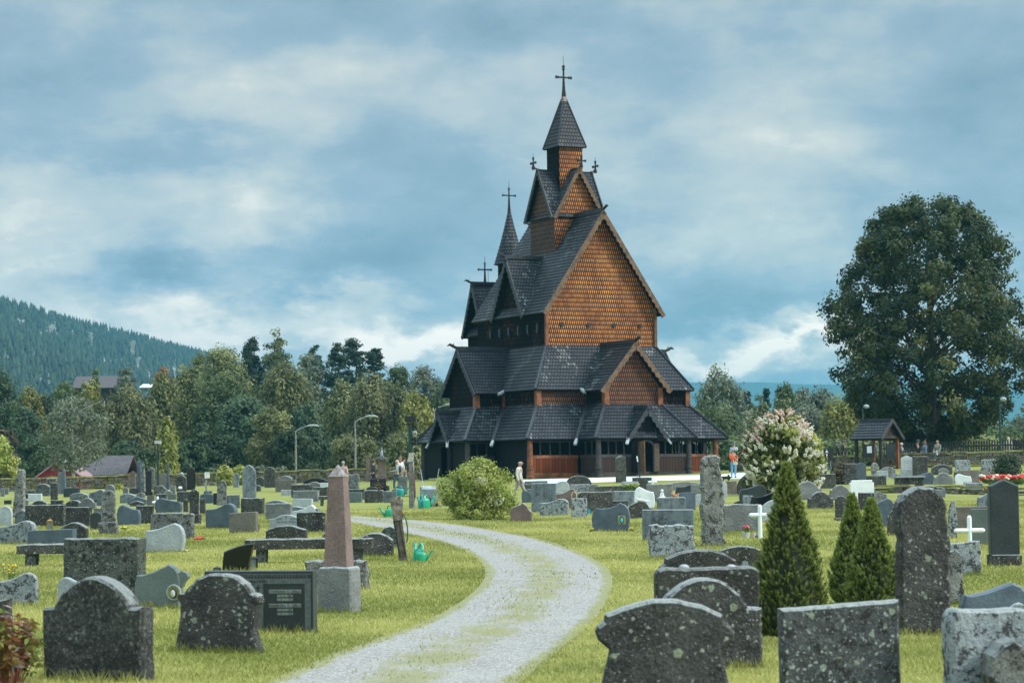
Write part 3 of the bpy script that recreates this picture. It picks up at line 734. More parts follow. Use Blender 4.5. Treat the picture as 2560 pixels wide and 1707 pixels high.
def porch(cx_, cy_, d, half, zk, zc_, back, bm_, cr=False):
    D = V3((d[0], d[1], 0)); o = V3((d[1], -d[0], 0)); c = V3((cx_, cy_, 0)); Z = lambda p, z: V3((p.x, p.y, z))
    fr = c + o * .35
    L = [Z(c - D * half - o * back * .3, zk), Z(fr - D * half, zk), Z(fr, zc_), Z(c - o * back, zc_)]; R_ = [Z(fr + D * half, zk), Z(c + D * half - o * back * .3, zk), Z(c - o * back, zc_), Z(fr, zc_)]
    roofpart("porch_roof", [L, R_], M_ROOF, thick=.1)
    for s in (-1, 1): barge("barge_board", Z(fr + o * .05, zc_), Z(fr + D * s * half * 1.05 + o * .05, zk - .12), o, bm_, wd=.26)
    board("ridge_board", [(Z(fr + o * .15, zc_ + .08), Z(c - o * back, zc_ + .08))], M_TARB, .12, .18)
    for s in (-1, 1):
        p = Z(fr + D * s * (half + .02) + o * .06, zk - .1); mb = MB(); dd = (D * s * .3 + V3((0, 0, -.5)) + o * .2).normalized(); mb.bar(p - dd * .1, p + dd * .35, .16, .12); mb.build("valley_spout", M_LEADEND, ch)
    if cr: cross("gable_cross", Z(fr + o * .1, zc_ + .1), .85, .34, .04, M_TAR, ch, arm_z=.6, axis='y' if abs(d[1]) > .5 else 'x')
porch(xd - .05, fy, (1, 0), 1.42, 2.42, 4.25, 1.9, M_TARB)
# left portal (edge 13)
a, e, LL, n = edgeframe(GW[13], GW[14]); L13 = edges_len[13]; cL = a + e * (L13 / 2)
panel("plank_wall", 13, .1, L13 / 2 - .95, .1, 2.45, M_PLKD); panel("plank_wall", 13, L13 / 2 + .95, L13 - .1, .1, 2.45, M_PLKD)
archwall("portal_wall", cL.x - .1, cL.y, 1.0, 2.3, 4.05, .45, M_PLKD, (0, -1))
porch(cL.x - .1, cL.y, (0, -1), 1.35, 2.42, 4.25, 1.8, M_TARB, True)
# plinth of rough stones under the gallery
mb = MB(); GP = offs(PO, 1.36); rr = random.Random(3)
for q in range(16):
    a, e, L, n = edgeframe(GP[q], GP[(q + 1) % 16]); t = 0
    while t < L:
        w1 = rr.uniform(.3, .7); w1 = min(w1, L - t + .02)
        for z, hh in ((-.62, .3), (-.30, .28)):
            p = a + e * (t + w1 / 2) - n * .15; mb.box((p.x, p.y, z + hh / 2 + .02), (w1 * .94, .3 + rr.uniform(0, .06), hh * .92), math.atan2(e.y, e.x))
        t += w1
mb.build("stone_plinth", M_STONEP, ch)
mb = MB(); z_ = -.64; mb.prism([(x, y) for x, y in GP], -.7, 0.0, axis='z'); mb.build("dark_sill", M_TAR, ch)
for r_, z0_, z1_, cy_ in ((1.9, -.42, -.22, -1.05), (1.15, -.22, -.02, -.75)):
    mb = MB(); P = [(xd + r_ * math.cos(t) * (1 + .04 * math.sin(5 * t)), fy + cy_ + .55 * r_ * math.sin(t)) for t in np.linspace(0, 2 * math.pi, 22)[:-1]]
    mb.prism(P, z0_, z1_, axis='z'); mb.build("entrance_step", M_STONEP, ch)
# lightning rods on the crests
for (x, y, z) in ((-7.0, LC, 8.4), (7.0, LC, 8.4), (-2.2, 11.6, 13.2)):
    mb = MB(); mb.tube([(x, y, z), (x, y, z + 1.1)], [.02, .012], 4); mb.build("lightning_rod", M_TARB, ch)
# ================================================================== gravestones
def make_stone(name, c1, c2, lich=None, lamt=.4, lsc=22., grain=.3, gsc=50., blot=None, bamt=.0, bsc=7., rough=.85, bump=.012, streak=0.):
    mt, nt, b = new_mat(name)
    oi = nt.n('ShaderNodeObjectInfo', out=None); rv = oi.outputs['Random']
    pos = nt.n('ShaderNodeTexCoord', out=3)
    off = nt.n('ShaderNodeCombineXYZ', nt.mul(rv, 37.), nt.mul(rv, 19.), nt.mul(rv, 53.))
    p = nt.vadd(pos, off)
    c = nt.mix(nt.step(nt.noise(p, 3.2, 5, .65), .32, .68), c1, c2)
    g = nt.noise(p, gsc, 2, .6)
    c = nt.mix(nt.mul(nt.step(g, .52, .72), grain), c, [min(1, x * 2.2 + .05) for x in c2])
    c = nt.mix(nt.mul(nt.step(g, .46, .30), grain), c, [x * .35 for x in c1])
    if blot:
        q = nt.add(nt.mul(nt.noise(p, bsc, 5, .72), 1.), nt.mul(nt.add(nt.noise(p, bsc * 6, 2, .6), -.5), .25))
        c = nt.mix(nt.step(q, .58 - bamt * .2, .64 - bamt * .2), c, blot)
    if lich:
        w_ = nt.vadd(p, nt.vscale(nt.vadd(nt.noise(p, 30, 3, .7, out=1), (-.5, -.5, -.5)), (.06, .06, .06)))
        for k, (s, th, am) in enumerate(((lsc, .30, 1.), (lsc * .38, .23, .95), (lsc * 2.2, .28, .8))):
            d = nt.vor(w_, s); cn = nt.n('ShaderNodeSeparateXYZ', nt.vor(w_, s, 'Color'))
            on = nt.step(nt.add(cn, nt.mul(nt.add(nt.noise(p, 2.5 + k, 3, .6), -.5), 1.1)), 1 - lamt * am, 1.04 - lamt * am)
            sp = nt.mul(nt.mul(nt.step(d, th, th * .75), on), .85)
            c = nt.mix(sp, c, lich if k != 1 else [lich[0] * .8, lich[1] * .85, lich[2] * .68])
    if streak:
        s = nt.noise(nt.vscale(p, (9, 9, .8)), 1., 3, .6)
        c = nt.mix(nt.mul(nt.step(s, .5, .68), streak), c, [x * .35 for x in c1])
    if lich or blot:      # upward faces paled: lichen crust plus skylight painted into the colour
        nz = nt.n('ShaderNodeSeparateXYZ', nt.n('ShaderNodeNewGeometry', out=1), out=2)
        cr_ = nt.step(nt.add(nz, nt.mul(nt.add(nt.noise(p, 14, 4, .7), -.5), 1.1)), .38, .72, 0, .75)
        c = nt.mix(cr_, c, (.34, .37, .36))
    tn = nt.n('ShaderNodeMapRange', rv, 0., 1., .82, 1.2)
    hsv = nt.t.nodes.new('ShaderNodeHueSaturation'); nt.put(hsv.inputs['Color'], c); nt.put(hsv.inputs['Value'], tn)
    nt.put(b.inputs['Base Color'], hsv.outputs[0]); b.inputs['Roughness'].default_value = rough
    if bump:
        h = nt.add(nt.noise(p, 26, 4, .7), nt.mul(nt.noise(p, 6, 3, .6), 1.2))
        nt.put(b.inputs['Normal'], nt.bump(h, bump * 2.2, .9))
    return mt
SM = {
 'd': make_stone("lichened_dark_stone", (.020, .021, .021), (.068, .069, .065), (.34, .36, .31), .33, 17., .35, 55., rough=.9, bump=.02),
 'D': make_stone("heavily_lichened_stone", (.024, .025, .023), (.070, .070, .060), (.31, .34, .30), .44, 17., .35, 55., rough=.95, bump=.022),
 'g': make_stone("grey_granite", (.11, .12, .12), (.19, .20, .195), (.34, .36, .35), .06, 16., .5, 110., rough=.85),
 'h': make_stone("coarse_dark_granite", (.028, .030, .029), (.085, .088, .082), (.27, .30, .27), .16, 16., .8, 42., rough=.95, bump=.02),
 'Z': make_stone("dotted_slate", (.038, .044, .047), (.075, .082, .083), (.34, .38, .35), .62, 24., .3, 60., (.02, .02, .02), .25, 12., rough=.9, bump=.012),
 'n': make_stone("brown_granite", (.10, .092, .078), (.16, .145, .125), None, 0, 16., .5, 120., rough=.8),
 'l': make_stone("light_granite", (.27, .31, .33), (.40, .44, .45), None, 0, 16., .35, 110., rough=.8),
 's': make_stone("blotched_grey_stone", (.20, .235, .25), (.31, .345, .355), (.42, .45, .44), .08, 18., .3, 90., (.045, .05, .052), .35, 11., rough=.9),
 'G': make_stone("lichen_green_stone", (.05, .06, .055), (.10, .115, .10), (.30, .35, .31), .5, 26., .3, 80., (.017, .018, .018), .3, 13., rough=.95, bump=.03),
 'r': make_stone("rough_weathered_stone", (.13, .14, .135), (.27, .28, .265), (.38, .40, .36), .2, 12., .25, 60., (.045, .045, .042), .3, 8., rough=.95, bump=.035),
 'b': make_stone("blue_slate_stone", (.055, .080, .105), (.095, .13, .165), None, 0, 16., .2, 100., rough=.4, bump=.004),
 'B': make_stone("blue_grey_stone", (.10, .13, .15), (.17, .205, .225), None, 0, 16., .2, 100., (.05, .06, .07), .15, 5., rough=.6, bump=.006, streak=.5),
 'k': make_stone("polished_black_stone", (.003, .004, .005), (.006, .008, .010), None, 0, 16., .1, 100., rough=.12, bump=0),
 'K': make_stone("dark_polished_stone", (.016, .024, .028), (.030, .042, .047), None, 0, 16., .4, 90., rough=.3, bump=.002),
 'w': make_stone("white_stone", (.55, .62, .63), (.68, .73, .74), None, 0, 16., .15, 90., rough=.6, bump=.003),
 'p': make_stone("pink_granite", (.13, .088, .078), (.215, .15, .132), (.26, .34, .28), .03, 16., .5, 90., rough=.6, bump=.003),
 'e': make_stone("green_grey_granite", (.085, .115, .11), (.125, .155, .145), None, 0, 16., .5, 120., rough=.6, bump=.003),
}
CR = {'A': (0, 1120, 4.523), 'B': (480, 1080, 3.794), 'C': (1260, 1120, 4.2), 'D': (1760, 1080, 4.9), 'E': (2160, 1080, 4.9),
      'F': (0, 1380, 4.796), 'G': (400, 1300, 4.2), 'H': (1460, 1340, 4.272), 'I': (1900, 1340, 3.564), 'N': (0, 0, 1.),
      'P': (0, 1140, 7.84), 'Q': (280, 1140, 7.84), 'R': (980, 1020, 5.6)}
def npx(cr, x, y):
    o = CR[cr]; return o[0] + x / o[2], o[1] + y / o[2]
# ---- outlines, normalised x in -.5...5, z in 0..1 (from lower right, over the top, to lower left)
def arc(x0, x1, z0, z1, n=12, p=1.):
    return [(x0 + (x1 - x0) * i / n, z0 + (z1 - z0) * math.sin(math.pi * i / n) ** p) for i in range(n + 1)]
def outline(st, a):
    """a = height / width"""
    if st == 'rect': return [(.5, 1), (-.5, 1)]
    if st == 'rrect': return [(.5, .93), (.47, .975), (.43, 1), (-.43, 1), (-.47, .975), (-.5, .93)]
    if st == 'arch': k = min(.35, .20 / a); return arc(.5, -.5, 1 - k, 1, 14, .8)
    if st == 'low': k = min(.3, .12 / a); return arc(.5, -.5, 1 - k, 1, 12, .85)
    if st == 'round': k = min(.8, .5 / a); return [(.5 * math.cos(math.pi * i / 16), 1 - k + k * math.sin(math.pi * i / 16)) for i in range(17)]
    if st == 'full': return [(.5, .3)] + [(.52 * math.cos(math.pi * i / 18 - .12 + .24 * i / 18 * 1), .35 + .65 * max(0, math.sin(math.pi * i / 18))) for i in range(19)] + [(-.5, .3)]
    if st == 'shoulder': k = min(.4, .26 / a); return [(.5, 1 - k), (.38, 1 - k)] + arc(.37, -.37, 1 - k * .9, 1, 12, .75) + [(-.38, 1 - k), (-.5, 1 - k)]
    if st == 'gable': k = min(.4, .22 / a); return [(.5, 1 - k), (0, 1), (-.5, 1 - k)]
    if st == 'gothic': k = min(.5, .75 / a); return [(.5, 1 - k), (.46, 1 - k * .6), (.34, 1 - k * .3), (.17, 1 - k * .1), (0, 1), (-.17, 1 - k * .1), (-.34, 1 - k * .3), (-.46, 1 - k * .6), (-.5, 1 - k)]
    if st == 'waveR': return [(.5, .55), (.495, .72), (.46, .86), (.38, .95), (.28, 1.), (.16, .97), (.02, .88), (-.14, .80), (-.3, .77), (-.42, .77), (-.49, .74), (-.5, .6)]
    if st == 'waveL': return [(-x, z) for x, z in outline('waveR', a)][::-1]
    if st == 'slantR': return [(.46, .12), (.5, .35), (.5, .6), (.46, .8), (.38, .93), (.25, 1.), (.1, .93), (-.1, .83), (-.3, .77), (-.44, .76), (-.49, .55), (-.5, .3), (-.47, .1)]
    if st == 'slantL': return [(-x, z) for x, z in outline('slantR', a)][::-1]
    if st == 'ears': return [(.40, .52), (.44, .55), (.49, .60), (.5, .68), (.47, .74), (.43, .78), (.42, .84), (.28, .93), (.1, .985), (-.08, .99), (-.26, .94), (-.42, .87), (-.43, .80), (-.48, .76), (-.5, .70), (-.48, .63), (-.43, .57), (-.40, .54)]
    if st == 'earsarch': return [(.42, .30), (.45, .60), (.50, .64), (.485, .72), (.45, .745), (.40, .75), (.33, .86), (.2, .96), (.05, 1.), (-.1, .99), (-.24, .92), (-.35, .8), (-.39, .755), (-.45, .75), (-.47, .68), (-.43, .62), (-.44, .4)]
    if st == 'notch': return [(.5, .88), (.43, .88), (.43, 1), (-.43, 1), (-.43, .88), (-.5, .88)]
    if st == 'curveblk': return [(.32, .0), (.33, .25), (.38, .5), (.44, .75), (.5, .99), (.30, .98), (.0, .90), (-.3, .78), (-.42, .72), (-.47, .35), (-.5, 0)]
    if st == 'fish': return [(.5, .2), (.44, .6), (.36, .9), (.28, 1.), (.2, .9), (.0, .65), (-.3, .5), (-.46, .45), (-.5, .1)]
    if st == 'swoosh': return [(.5, .75), (.48, 1.), (.3, .88), (.1, .75), (-.1, .68), (-.3, .66), (-.4, .7), (-.45, .3)]
    if st == 'barrel': return [(.42, 0), (.48, .3), (.5, .55), (.46, .8), (.38, .93), (.24, 1.), (.14, .90), (.0, .84), (-.2, .80), (-.38, .83), (-.46, .7), (-.5, .45), (-.48, .2), (-.42, 0)]
    if st == 'taper': return [(.30, .93), (.22, .975), (.10, 1.), (-.14, 1.), (-.24, .96), (-.28, .93)]
    if st == 'menhir': return [(.5, .5), (.47, .7), (.40, .82), (.36, .97), (.2, .99), (-.2, 1.), (-.34, .985), (-.42, .85), (-.44, .8), (-.47, .55), (-.44, .2)]
    if st == 'boulder': return [(.48, .3), (.5, .55), (.42, .8), (.28, .96), (.05, 1.), (-.2, .95), (-.4, .82), (-.5, .55), (-.47, .2)]
    if st == 'peak': return [(.5, .55), (.38, .62), (.25, .86), (.05, 1.), (-.2, .88), (-.35, .8), (-.5, .62)]
    if st == 'tilt': return [(.5, 1.), (-.5, .94)]
    if st == 'ogee': return [(.5, .6), (.5, .74), (.34, .78), (.22, .9), (.08, .99), (-.08, .99), (-.22, .9), (-.34, .78), (-.5, .74), (-.5, .6)]
    return [(.5, 1), (-.5, 1)]
def slab(mb, st, w_, h_, t, j=0., seed=0, bev=.012, cx_=0., z0=0., wob=1.):
    """a standing stone: outline refined, edge irregular by j metres, edges eased"""
    rr = random.Random(seed)
    pr = [(.5, 0)] + [p for p in outline(st, h_ / w_)] + [(-.5, 0)]
    if st in ('curveblk', 'barrel'): pr = pr[1:-1]
    pr = [(p[0] * w_, p[1] * h_) for p in pr]
    pts = []
    stp = max(.035, w_ / 26) if j else 99
    for i in range(len(pr)):
        a, b_ = pr[i], pr[(i + 1) % len(pr)]; L = math.dist(a, b_); n = max(1, int(L / stp)) if i < len(pr) - 1 else 1
        for k in range(n): pts.append((a[0] + (b_[0] - a[0]) * k / n, a[1] + (b_[1] - a[1]) * k / n))
    ph = [rr.uniform(0, 6.3) for _ in range(6)]
    def nz(x, z): return (math.sin(x * 11 + ph[0] + 2 * math.sin(z * 7 + ph[1])) + math.sin(z * 13 + ph[2]) + .7 * math.sin((x + z) * 31 + ph[3]) + rr.uniform(-.8, .8)) / 2.6
    if j: pts = [(x + j * nz(x, z), z + j * nz(z + 3, x) * (1 if z > .05 else 0)) for x, z in pts]
    # down into the turf
    pts = [(x, z if z > .001 or 0 < i < len(pts) - 1 else z) for i, (x, z) in enumerate(pts)]
    pts = [(pts[0][0], -.14)] + pts + [(pts[-1][0], -.14)]
    if pts[1][1] < .001: pts.pop(1)
    if pts[-2][1] < .001: pts.pop(-2)
    n = len(pts); inn = []
    for i in range(n):
        p0, p1, p2 = Vector(pts[i - 1]), Vector(pts[i]), Vector(pts[(i + 1) % n]); e1, e2 = (p1 - p0), (p2 - p1)
        if e1.length < 1e-6: e1 = e2
        if e2.length < 1e-6: e2 = e1
        e1.normalize(); e2.normalize(); nn = Vector((-(e1.y + e2.y), e1.x + e2.x))
        if nn.length < .2: nn = Vector((-e1.y, e1.x))
        nn.normalize(); inn.append(p1 + nn * bev)
    vs = []
    for loop, y in ((inn, -t / 2), (pts, -t / 2 + bev), (pts, t / 2 - bev), (inn, t / 2)):
        for p in loop:
            yy = y + (j * .35 * rr.uniform(-1, 1) if j and loop is pts else 0); vs.append((p[0] + cx_, yy, p[1] + z0))
    fs = [tuple(range(n - 1, -1, -1)), tuple(range(3 * n, 4 * n))]
    for r_ in range(3):
        for i in range(n):
            k = (i + 1) % n; fs.append((r_ * n + i, r_ * n + k, (r_ + 1) * n + k, (r_ + 1) * n + i))
    mb.add(vs, fs); return mb
def column(mb, w_, h_, t, kind):
    if kind in ('obelisk', 'obel0'):
        cap = min(h_ * .14, w_ * .85); k = .66
        for z0, z1, a, b_ in ((-.1, h_ - cap, 1., k),):
            vs = [(sx * w_ / 2 * s, sy * t / 2 * s, z) for z, s in ((z0, a), (z1, b_)) for sx, sy in ((-1, -1), (1, -1), (1, 1), (-1, 1))] + [(0, 0, h_)]
            mb.add(vs, [(3, 2, 1, 0), (0, 1, 5, 4), (1, 2, 6, 5), (2, 3, 7, 6), (3, 0, 4, 7), (4, 5, 8), (5, 6, 8), (6, 7, 8), (7, 4, 8)])
    return mb
ROUGHJ = {'d': .006, 'D': .009, 'G': .009, 'r': .022, 's': .008, 'g': .005}
ST_ALL = []
def stone(cr, x0, x1, yt, yb, st, mt_, label, rz=None, th=None, base=0, name="gravestone", bm_=None, tilt=0., cat="gravestone", j=None, bw=1.25, seed=None):
    px0, py0 = npx(cr, x0, yt); px1, py1 = npx(cr, x1, yb)
    g = gp((px0 + px1) / 2, py1)
    up = g.y / FPX; ww = (px1 - px0) * up; hh = (py1 - py0) * up
    if rz is None: rz = -17 if g.x < -1.2 else (-8 if g.x < 2 else 5)
    sd_ = seed or int(px0 * 7 + py0 * 13); rr = random.Random(sd_)
    rz_ = math.radians(rz + rr.uniform(-5, 5))
    square = st in ('obelisk', 'obel0', 'taper', 'menhir', 'pillar')
    if th is None: th = min(.20, max(.08, ww * .2)) if not square else ww * .8
    if not square: ww = max(.1, (ww - abs(math.sin(rz_)) * th) / math.cos(rz_))
    else: ww = ww / (math.cos(rz_) + .5 * abs(math.sin(rz_)))
    root = thing(name, label, cat, g + Vector((0, th * .5, 0)), rz_, None)
    root.rotation_euler = (rr.uniform(-.02, .02), tilt if tilt else rr.uniform(-.012, .012), rz_)
    mat = SM[mt_]; jj = ROUGHJ.get(mt_, 0) if j is None else j
    bh = 0.
    if base:
        bh = base / CR[cr][2] * up; mb = MB(); slab(mb, 'rect', ww, bh, max(th * 1.5, .22) if not square else ww, jj, sd_ + 1, .015)
        b_ = mb.build("base", SM[bm_ or mt_], root); wu = ww / bw
    else: wu = ww
    mb = MB()
    if st in ('obelisk', 'obel0'): column(mb, wu, hh - bh, min(th, wu) if base else th, st); o = mb.build("shaft", mat, root); o.location.z = bh
    elif st == 'pillar': slab(mb, 'gable', wu, hh - bh, wu * .85, jj, sd_, .015); o = mb.build("slab", mat, root); o.location.z = bh
    elif st in ('taper', 'menhir'): slab(mb, st, wu, hh - bh, wu * .6, jj, sd_, wu * .06); o = mb.build("slab", mat, root); o.location.z = bh
    else: slab(mb, st, wu, hh - bh, th / (1.3 if base else 1), jj, sd_, min(.022, th * .15)); o = mb.build("slab", mat, root); o.location.z = bh
    if not base:      # a single mesh is the thing itself
        o.parent = None; o.location = root.location; o.rotation_euler = root.rotation_euler
        for k in ('label', 'category'): o[k] = root[k]
        o.name = name; o.data.name = name; bpy.data.objects.remove(root); root = o
    ST_ALL.append(root); root['w'] = ww; root['h'] = hh; root['t'] = th
    return root
S = stone
# ---------- left field, front rows
f1 = S('F', 460, 1855, 310, 1535, 'shoulder', 'h', "large dark grey shouldered headstone with pale lichen, beside the red-leaved bush", -17, .2, j=.008)
f2 = S('G', 130, 1095, 560, 1390, 'earsarch', 'd', "dark arched headstone dotted with white lichen in front of the lettered slab", -17, .17)
S('F', 740, 1725, -165, 520, 'rect', 'G', "thick rectangular block covered in grey-green lichen behind the front shouldered headstone", -10, .3)
S('F', 680, 1100, 300, 640, 'waveL', 'l', "small pale wavy-topped stone half hidden behind the front shouldered headstone", -10)
S('F', -40, 455, 250, 640, 'waveR', 's', "speckled pale wave-topped headstone at the frame edge behind the red-leaved bush", -12)
S('F', -60, 150, 560, 1000, 'tilt', 'd', "dark lichened stone corner behind the red-leaved bush", -12)
te = S('F', 1600, 2200, 150, 670, 'slantR', 'e', "green-grey sculpted headstone with a sweeping curved top and ring cut-out", -10, .12)
S('N', 762, 920, 1401, 1475, 'rect', 'r', "low rough-hewn grey block behind the pink obelisk", -8, .3, seed=5)
S('B', 275, 605, 1055, 1330, 'curveblk', 'k', "glossy black curved headstone standing behind the lettered slab", -8, .12)
# ---------- left field, middle rows
S('A', -30, 145, 655, 880, 'round', 'l', "pale round-topped granite headstone at the frame edge behind the wavy speckled one", -12)
S('A', 160, 335, 700, 880, 'round', 'B', "faded blue-grey round-topped headstone beside the pale round one")
S('A', -40, 420, 820, 1090, 'waveR', 's', "wide speckled blue-grey headstone with a wavy top near the stone bench")
S('A', 290, 870, 915, 1110, 'tilt', 'b', "low dark polished slab with a slanting white edge standing over the bench")
S('A', 675, 1010, 840, 1075, 'arch', 'D', "arched dark headstone with round white lichen behind the bench slab")
S('A', 1625, 2095, 850, 1180, 'slantR', 'l', "smooth pale granite headstone rising to a rounded point, red flowers to one side", -12)
S('A', 1690, 2195, 735, 1045, 'rrect', 'r', "large rough-faced green-grey slab with clipped corners", -10, j=.012)
S('A', 265, 760, 640, 885, 'rect', 'D', "wide slab blotched black and pale green lichen behind the brass lantern")
S('A', 730, 1045, 665, 890, 'rect', 'd', "dark brown square slab with round white lichen beside the blotched slab")
S('A', 1115, 1330, 475, 970, 'round', 'r', "tall brown lichened round-topped stone on a rough block base", -12, base=130)
S('A', 1015, 1160, 725, 930, 'arch', 'K', "rounded black stone partly hidden by the tall brown lichened one")
S('A', 1310, 1600, 640, 875, 'slantL', 'b', "blue polished rounded headstone with a small pale lantern on its face")
S('A', 1530, 1745, 648, 860, 'rect', 'd', "dark lichened slab behind the blue rounded headstone")
S('A', 125, 272, 235, 790, 'taper', 'r', "tall tapering weathered stele leaning near the boundary wall", -8, tilt=.06)
S('A', 330, 570, 590, 690, 'shoulder', 'd', "low dark shouldered headstone above the blotched slab")
S('A', 705, 965, 585, 690, 'shoulder', 'd', "dark shouldered headstone overlapping a paler granite one")
S('A', 880, 1095, 562, 690, 'shoulder', 'g', "grey granite shouldered headstone with a worn motif")
S('P', 690, 990, 540, 780, 'arch', 'G', "pale mossy arch headstone around a dark square panel")
S('P', 985, 1140, 525, 930, 'rrect', 'd', "narrow dark upright stone with yellow moss on top")
S('P', 540, 830, 735, 890, 'rrect', 'w', "small white rectangular stone by the leaning stele")
S('P', 1130, 1235, 320, 740, 'rect', 'g', "plain grey stele standing directly behind a dark obelisk")
S('P', 1205, 1300, 220, 740, 'obelisk', 'b', "dark slim obelisk touching a plain grey stele", base=90)
S('P', 1580, 1665, 210, 640, 'obelisk', 'b', "slim grey-blue obelisk in front of the boundary wall beside the young tree", base=70, bw=1.4)
S('P', 1230, 1570, 620, 800, 'rect', 'K', "low dark plinth slab planted with small pale flowers")
S('P', 1350, 1740, 715, 860, 'low', 'B', "low pale blue-grey headstone behind the brown lichened one")
S('P', 1520, 1760, 750, 900, 'boulder', 'r', "rough rounded lichen stone in front of a low blue headstone")
S('P', 1730, 2080, 650, 900, 'slantR', 'B', "pale blue headstone sweeping upward near the boundary wall")
S('P', 2050, 2260, 555, 860, 'round', 'g', "round-topped grey stone behind the brown lichened column")
S('P', 1900, 2010, 760, 970, 'rect', 'b', "dark blue narrow slab beside the brown lichened column")
S('P', 70, 230, 860, 940, 'rect', 'K', "low dark slab behind the foot of the leaning stele")
S('P', 0, 90, 650, 790, 'rect', 'B', "small blue-grey slab at the frame edge near the wall")
S('P', 450, 700, 670, 760, 'rect', 'G', "pale greenish low slab behind the white rectangular stone")
S('P', 430, 560, 845, 960, 'arch', 'g', "small pale arch stone beside the leaning stele")
S('P', 440, 600, 960, 1080, 'rect', 'd', "small dark block wedged behind the blotched slab")
S('P', 980, 1250, 860, 960, 'rect', 'd', "low dark slab between two shouldered headstones")
S('P', 1830, 2000, 1020, 1150, 'rect', 'r', "low pale green slab behind the tall brown lichened stone")
# ---------- Q crop: far left-middle
S('Q', 205, 280, 120, 600, 'obelisk', 'b', "slim blue-grey obelisk beside the tan pointed stele", base=60, bw=1.5)
S('Q', 310, 365, 215, 610, 'pillar', 'r', "thin pale lichened pillar behind the tan pointed stele")
S('Q', 340, 470, 290, 640, 'gable', 'n', "tan pointed stele on a low dark base", base=40)
S('Q', 480, 585, 50, 740, 'obelisk', 'b', "tallest slate-blue obelisk of the far rows")
S('Q', 560, 650, 115, 740, 'obelisk', 'r', "lichened grey obelisk right against the tallest slate one")
S('Q', 640, 790, 285, 770, 'low', 'k', "black upright stele with a white cap line beside the lichened obelisk", base=80)
S('Q', 700, 840, 215, 640, 'shoulder', 'r', "pale stone monument with a moulded head behind the black stele")
S('Q', 925, 1080, 330, 660, 'round', 'n', "round-topped brown lichened stele beside the dark lamp post")
S('Q', 940, 1000, 215, 420, 'menhir', 'l', "small pale figure-like stone on a column by the dark lamp post")
S('Q', 1060, 1130, 125, 700, 'obelisk', 'b', "slim dark obelisk next to the round-topped brown stele", base=200, bw=1.3)
S('Q', 1255, 1470, 375, 700, 'round', 'd', "dark rough round-shouldered stone with a white ball on top")
S('Q', 1460, 1635, 220, 660, 'round', 'k', "tall glossy black round-topped stele")
S('Q', 210, 320, 605, 740, 'round', 'g', "small round grey-brown stone before the slate obelisks")
S('Q', 330, 480, 625, 745, 'rect', 'd', "low dark block at the foot of the tan stele")
S('Q', 140, 470, 730, 920, 'low', 'B', "blue-grey curved slab with dark edge below the slate obelisks")
S('Q', 290, 690, 790, 950, 'gable', 'b', "flat blue gabled slab in the middle of the crowded rows")
S('Q', 340, 640, 870, 980, 'gable', 'd', "low dark gabled stone in front of the flat blue slab")
S('Q', 680, 835, 770, 960, 'rect', 'n', "brown-grey square stone beside the flat blue slab")
S('Q', 800, 1080, 560, 760, 'peak', 'r', "rough pale slanting rock among the small headstones")
S('Q', 850, 1080, 740, 930, 'rect', 'd', "dark slab behind the small white cross")
S('Q', 1080, 1270, 740, 850, 'rect', 'e', "smooth teal-grey low slab with a yellow lantern above")
S('Q', 1140, 1250, 580, 760, 'rect', 'g', "small upright grey stone near the yellow lantern")
S('Q', 1260, 1710, 690, 900, 'rect', 'd', "wide brown-dark slab with a white shell on top")
S('Q', 820, 1390, 820, 1115, 'slantL', 'b', "broad flat blue headstone with a curved dark inlay")
S('Q', 1480, 1735, 650, 1335, 'round', 'd', "speckled dark round-topped stele on a square base", base=190)
S('Q', 1390, 1500, 850, 1110, 'rect', 'd', "dark lichened slab tight behind the speckled round-topped stele")
S('Q', 1715, 1840, 830, 1145, 'rect', 'd', "dark brown narrow slab next to the speckled stele")
S('Q', 1720, 2000, 730, 925, 'low', 'b', "low dark blue curved stone with a little lantern")
S('Q', 1980, 2070, 725, 945, 'rect', 'k', "small black slab behind the mossy double-topped pillar")
S('Q', 2050, 2250, 480, 960, 'round', 'r', "mossy double-topped lichen pillar")
S('Q', 2190, 2260, 60, 580, 'obelisk', 'd', "slender dark obelisk against the yellow-green shrub", base=50, bw=1.4)
S('Q', 60, 140, 0, 0, 'rect', 'd', "x") if 0 else None
# ---------- B crop
S('B', 120, 440, 675, 915, 'waveR', 'b', "blue banded slate slab with a wavy top")
S('B', 345, 632, 755, 960, 'tilt', 'n', "plain brown-grey square granite headstone", -14)
S('B', 330, 456, 595, 720, 'rect', 'B', "pale blue-grey square stone beside the mossy pillar")
S('B', 380, 410, 275, 420, 'obelisk', 'b', "thin blue obelisk rising behind the small gabled stone")
S('B', 388, 448, 385, 522, 'gable', 's', "small speckled gabled stone by the yellow-green shrub")
S('B', 478, 610, 310, 640, 'gothic', 'B', "tall smooth grey pointed-arch headstone standing alone", -6, .16)
S('B', 455, 692, 625, 782, 'rect', 'D', "dark block spotted with round white lichen")
S('B', 690, 915, 645, 760, 'low', 'B', "blue-grey low arched stone behind the two-tone slab")
S('B', 693, 955, 675, 830, 'rrect', 'g', "two-tone granite slab with a pale rounded side")
S('B', 885, 1215, 700, 800, 'waveL', 'B', "wavy blue-grey stone behind the white fish-tail stone")
S('B', 920, 1205, 690, 800, 'fish', 'w', "white headstone shaped like a fish tail")
S('B', 950, 1148, 630, 730, 'rect', 'l', "smooth pale blue rectangular headstone")
S('B', 953, 1212, 553, 660, 'rect', 'g', "wide grey slab behind the smooth pale one")
S('B', 938, 1150, 495, 620, 'rect', 'D', "long dark lichened slab with a stepped end")
S('B', 1148, 1292, 520, 640, 'rect', 'D', "dark lichened slab touching the pink obelisk's edge")
